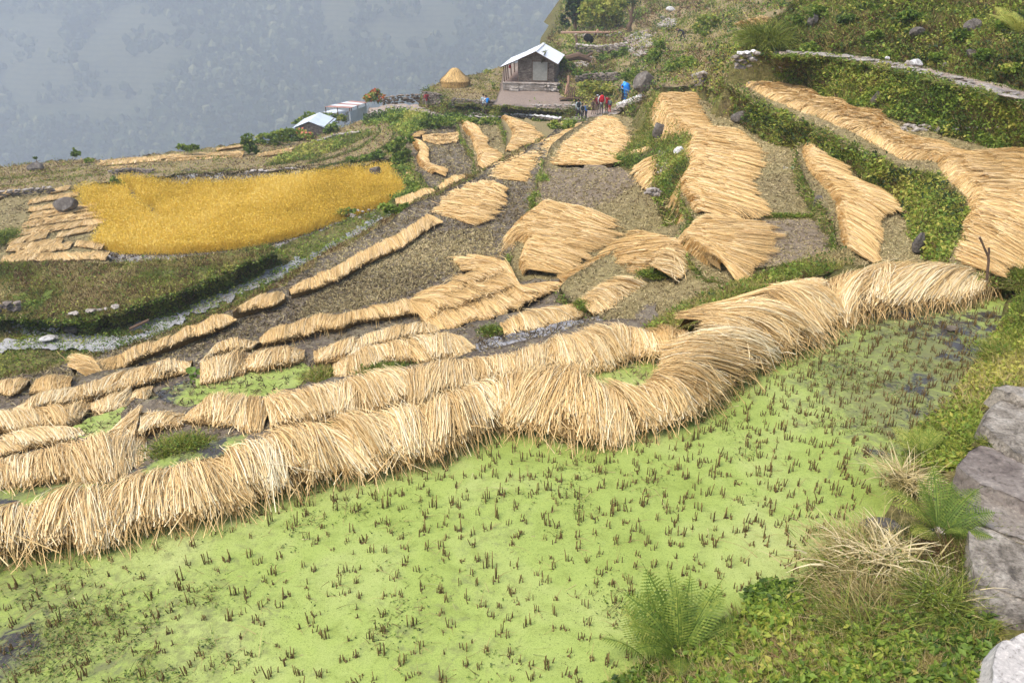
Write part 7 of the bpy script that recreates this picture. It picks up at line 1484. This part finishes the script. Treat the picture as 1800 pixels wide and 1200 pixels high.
def pack(label, P, mat, size=(.30, .20, .46), dz=0, strap=True, mat2=None, name='backpack'):
    o, sc, back, face = P; mb = MB(); V, Fc = ICO[3]; Q = np.sign(V)*np.abs(V)**.55
    mb.add(Q*np.array(size)*.5*sc, Fc, .5); mb.add(Q*np.array([size[0]*.8, size[1]*.5, size[2]*.35])*.5*sc+np.array([0, -size[1]*.5, -size[2]*.18])*sc, Fc, .5, m=1)
    for s in (-1, 1): mb.tube(np.array([(s*.1, .08, size[2]*.40), (s*.12, .30, size[2]*.30), (s*.13, .33, 0), (s*.12, .12, -size[2]*.3)])*sc, .018*sc, 5, m=1)
    b = mb.build(name, [mat, mat2 or mat], smooth=True); ro = R(face-90); v = Vector((back.x*math.cos(ro)-back.y*math.sin(ro), back.x*math.sin(ro)+back.y*math.cos(ro), back.z+dz))
    b.location = o.location+v; b.rotation_euler = (0, 0, ro); tag(b, None, label, 'backpack'); return b
dk = cmat('dark_trousers', (.035, .035, .045)); gy = cmat('grey_trousers', (.13, .12, .13)); bn = cmat('brown_trousers', (.13, .09, .065)); rd = cmat('red_jacket', (.50, .02, .03))
wh = cmat('white_shirt', (.75, .75, .76)); bl = cmat('blue_shirt', (.04, .17, .62)); lg = cmat('pale_blue_shirt', (.50, .60, .66)); nv = cmat('navy_jacket', (.02, .07, .22)); mr = cmat('maroon_top', (.16, .02, .03)); tn = cmat('tan_top', (.36, .25, .17)); gr2 = cmat('grey_shirt', (.38, .37, .36)); blk = cmat('black_nylon', (.02, .03, .035)); dgn = cmat('dark_green_clothes', (.015, .045, .035)); brb = cmat('bright_blue_plastic', (.01, .20, .72)); ltb = cmat('light_blue_sheet', (.10, .45, .85)); gpk = cmat('grey_green_pack', (.17, .20, .16)); yl = cmat('yellow_cap', (.60, .60, .10)); wc = cmat('white_cap', (.6, .6, .58)); shg = cmat('grey_shorts', (.24, .22, .20))
a = person('hiker in pale blue shirt with dark pack, leftmost of the group', 1016, 210, 36, lg, dk, stride=.1); pack('dark teal backpack on the leftmost hiker', a, blk)
a = person('hiker in grey shirt and black trousers, second from the left', 1023, 212.5, 31, gr2, dk, stride=.16, arms=(.2, .2)); pack('black backpack on the hiker in the grey shirt', a, blk)
a = person('hiker in bright blue shirt reaching a bare arm forward and down', 1030, 208.5, 26.5, bl, dk, stride=.05, lean=.25, arms=(.3, .2), sleeve='short', face=120); pack('grey backpack on the hiker in the blue shirt', a, gpk)
a = person('hiker in tan clothes with a yellow cap at the centre of the group', 1042, 202, 28, tn, bn, cap=yl, stride=.08, face=60); pack('brown backpack on the hiker with the yellow cap', a, cmat('brown_pack', (.10, .07, .05)))
a = person('hiker in maroon top with a pale cap, half hidden', 1049, 201, 34, mr, cmat('striped_trousers', (.16, .12, .11)), cap=wc, stride=.05); pack('dark maroon backpack on the hiker with the pale cap', a, mr)
a = person('tall hiker in white shirt and grey trousers seen from behind', 1056.5, 201.5, 39, wh, gy, stride=.1, spread=.05); pack('big red backpack on the tall hiker in white', a, cmat('red_pack', (.55, .015, .03)), (.36, .22, .56), mat2=cmat('dark_red_pack', (.32, .01, .02)))
a = person('dark haired hiker in red behind the navy jacket', 1066, 197, 30, rd, mr, stride=.05)
a = person('hiker in navy jacket and red trousers, rightmost of the group', 1071.5, 198, 25, nv, rd, stride=.06, lean=.1); pack('grey green backpack on the hiker in the navy jacket', a, gpk, (.34, .24, .46))
a = person('lone hiker in red shirt and shorts on the path far left', 751, 191, 29, rd, shg, sleeve='short', shorts=True, stride=.07, spread=.06); pack('dark red backpack of the lone hiker', a, mr)
a = person('man in white shirt and brown trousers on the path below the haystack field', 854.5, 200.5, 33, wh, bn, stride=.04, sleeve='short', arms=(.5, .5), fore=(1.0, 1.0), face=150); pack('bright blue backpack of the man below the haystack field', a, cmat('sky_blue_pack', (.02, .25, .75)), (.32, .24, .44), mat2=blk)
a = person('man in pale checked shirt standing just behind the blue backpack', 850, 198.5, 33, lg, gy, face=100, stride=.03, arms=(.2, .9), fore=(.4, 1.1))
# porter with a blue load carried from a head strap
pp = unp_d(1096.5, 183, ground_hd(1096.5, 183)-.3)
a = person('porter in dark green clothes carrying a huge blue load', 1094, 183, 33, dgn, dk, face=160, lean=.15, arms=(.9, .9), fore=(1.1, 1.1), place=unp_d(1094.3, 183.5, pp[1]-.15))
def load():
    mb = MB(); hd = pp[1]+.15; s = float(pxm(pp)); V, Fc = ICO[3]; Q = np.sign(V)*np.abs(V)**.6
    def lump(u, v, ru, rv, tilt, m, sd, dep=.35):
        q = Q*(1+.10*fbm(Q+sd, 1.5, 3, sd)[:, None])*np.array([ru*s, dep, rv*s]); ca, sa = math.cos(tilt), math.sin(tilt); q = np.c_[q[:, 0]*ca-q[:, 2]*sa, q[:, 1], q[:, 0]*sa+q[:, 2]*ca]+(unp_d(u, v, hd)-pp); mb.add(q, Fc, .5, m=m)
    lump(1101, 160, 8, 14, .28, 0, 1); lump(1104, 172, 8.5, 5, .25, 0, 3, .4); lump(1098, 152, 6.5, 4.5, .9, 1, 5, .3); lump(1098.5, 147.5, 2.5, 4, .5, 1, 7, .2)
    for k in range(3): 
        c = [unp_d(1093+2*k, 156+6*k, hd-.4)-pp, unp_d(1101+k, 158+6*k, hd-.45)-pp, unp_d(1109, 162+5*k, hd-.3)-pp]; mb.tube(c, .02, 5, m=1)
    o = mb.build('duffel_load', [brb, ltb], smooth=True); o.location = pp; tag(o, None, 'bulging bright blue duffel load on the porter', 'load')
load()
pw = unp_d(1200, 73, ground_hd(1200, 73)-.3); person('farm worker in dark clothes bent double on the terrace', 1200, 73, 33, dk, dk, bend=1.35, face=170, stride=.22, place=pw, hair=dk)
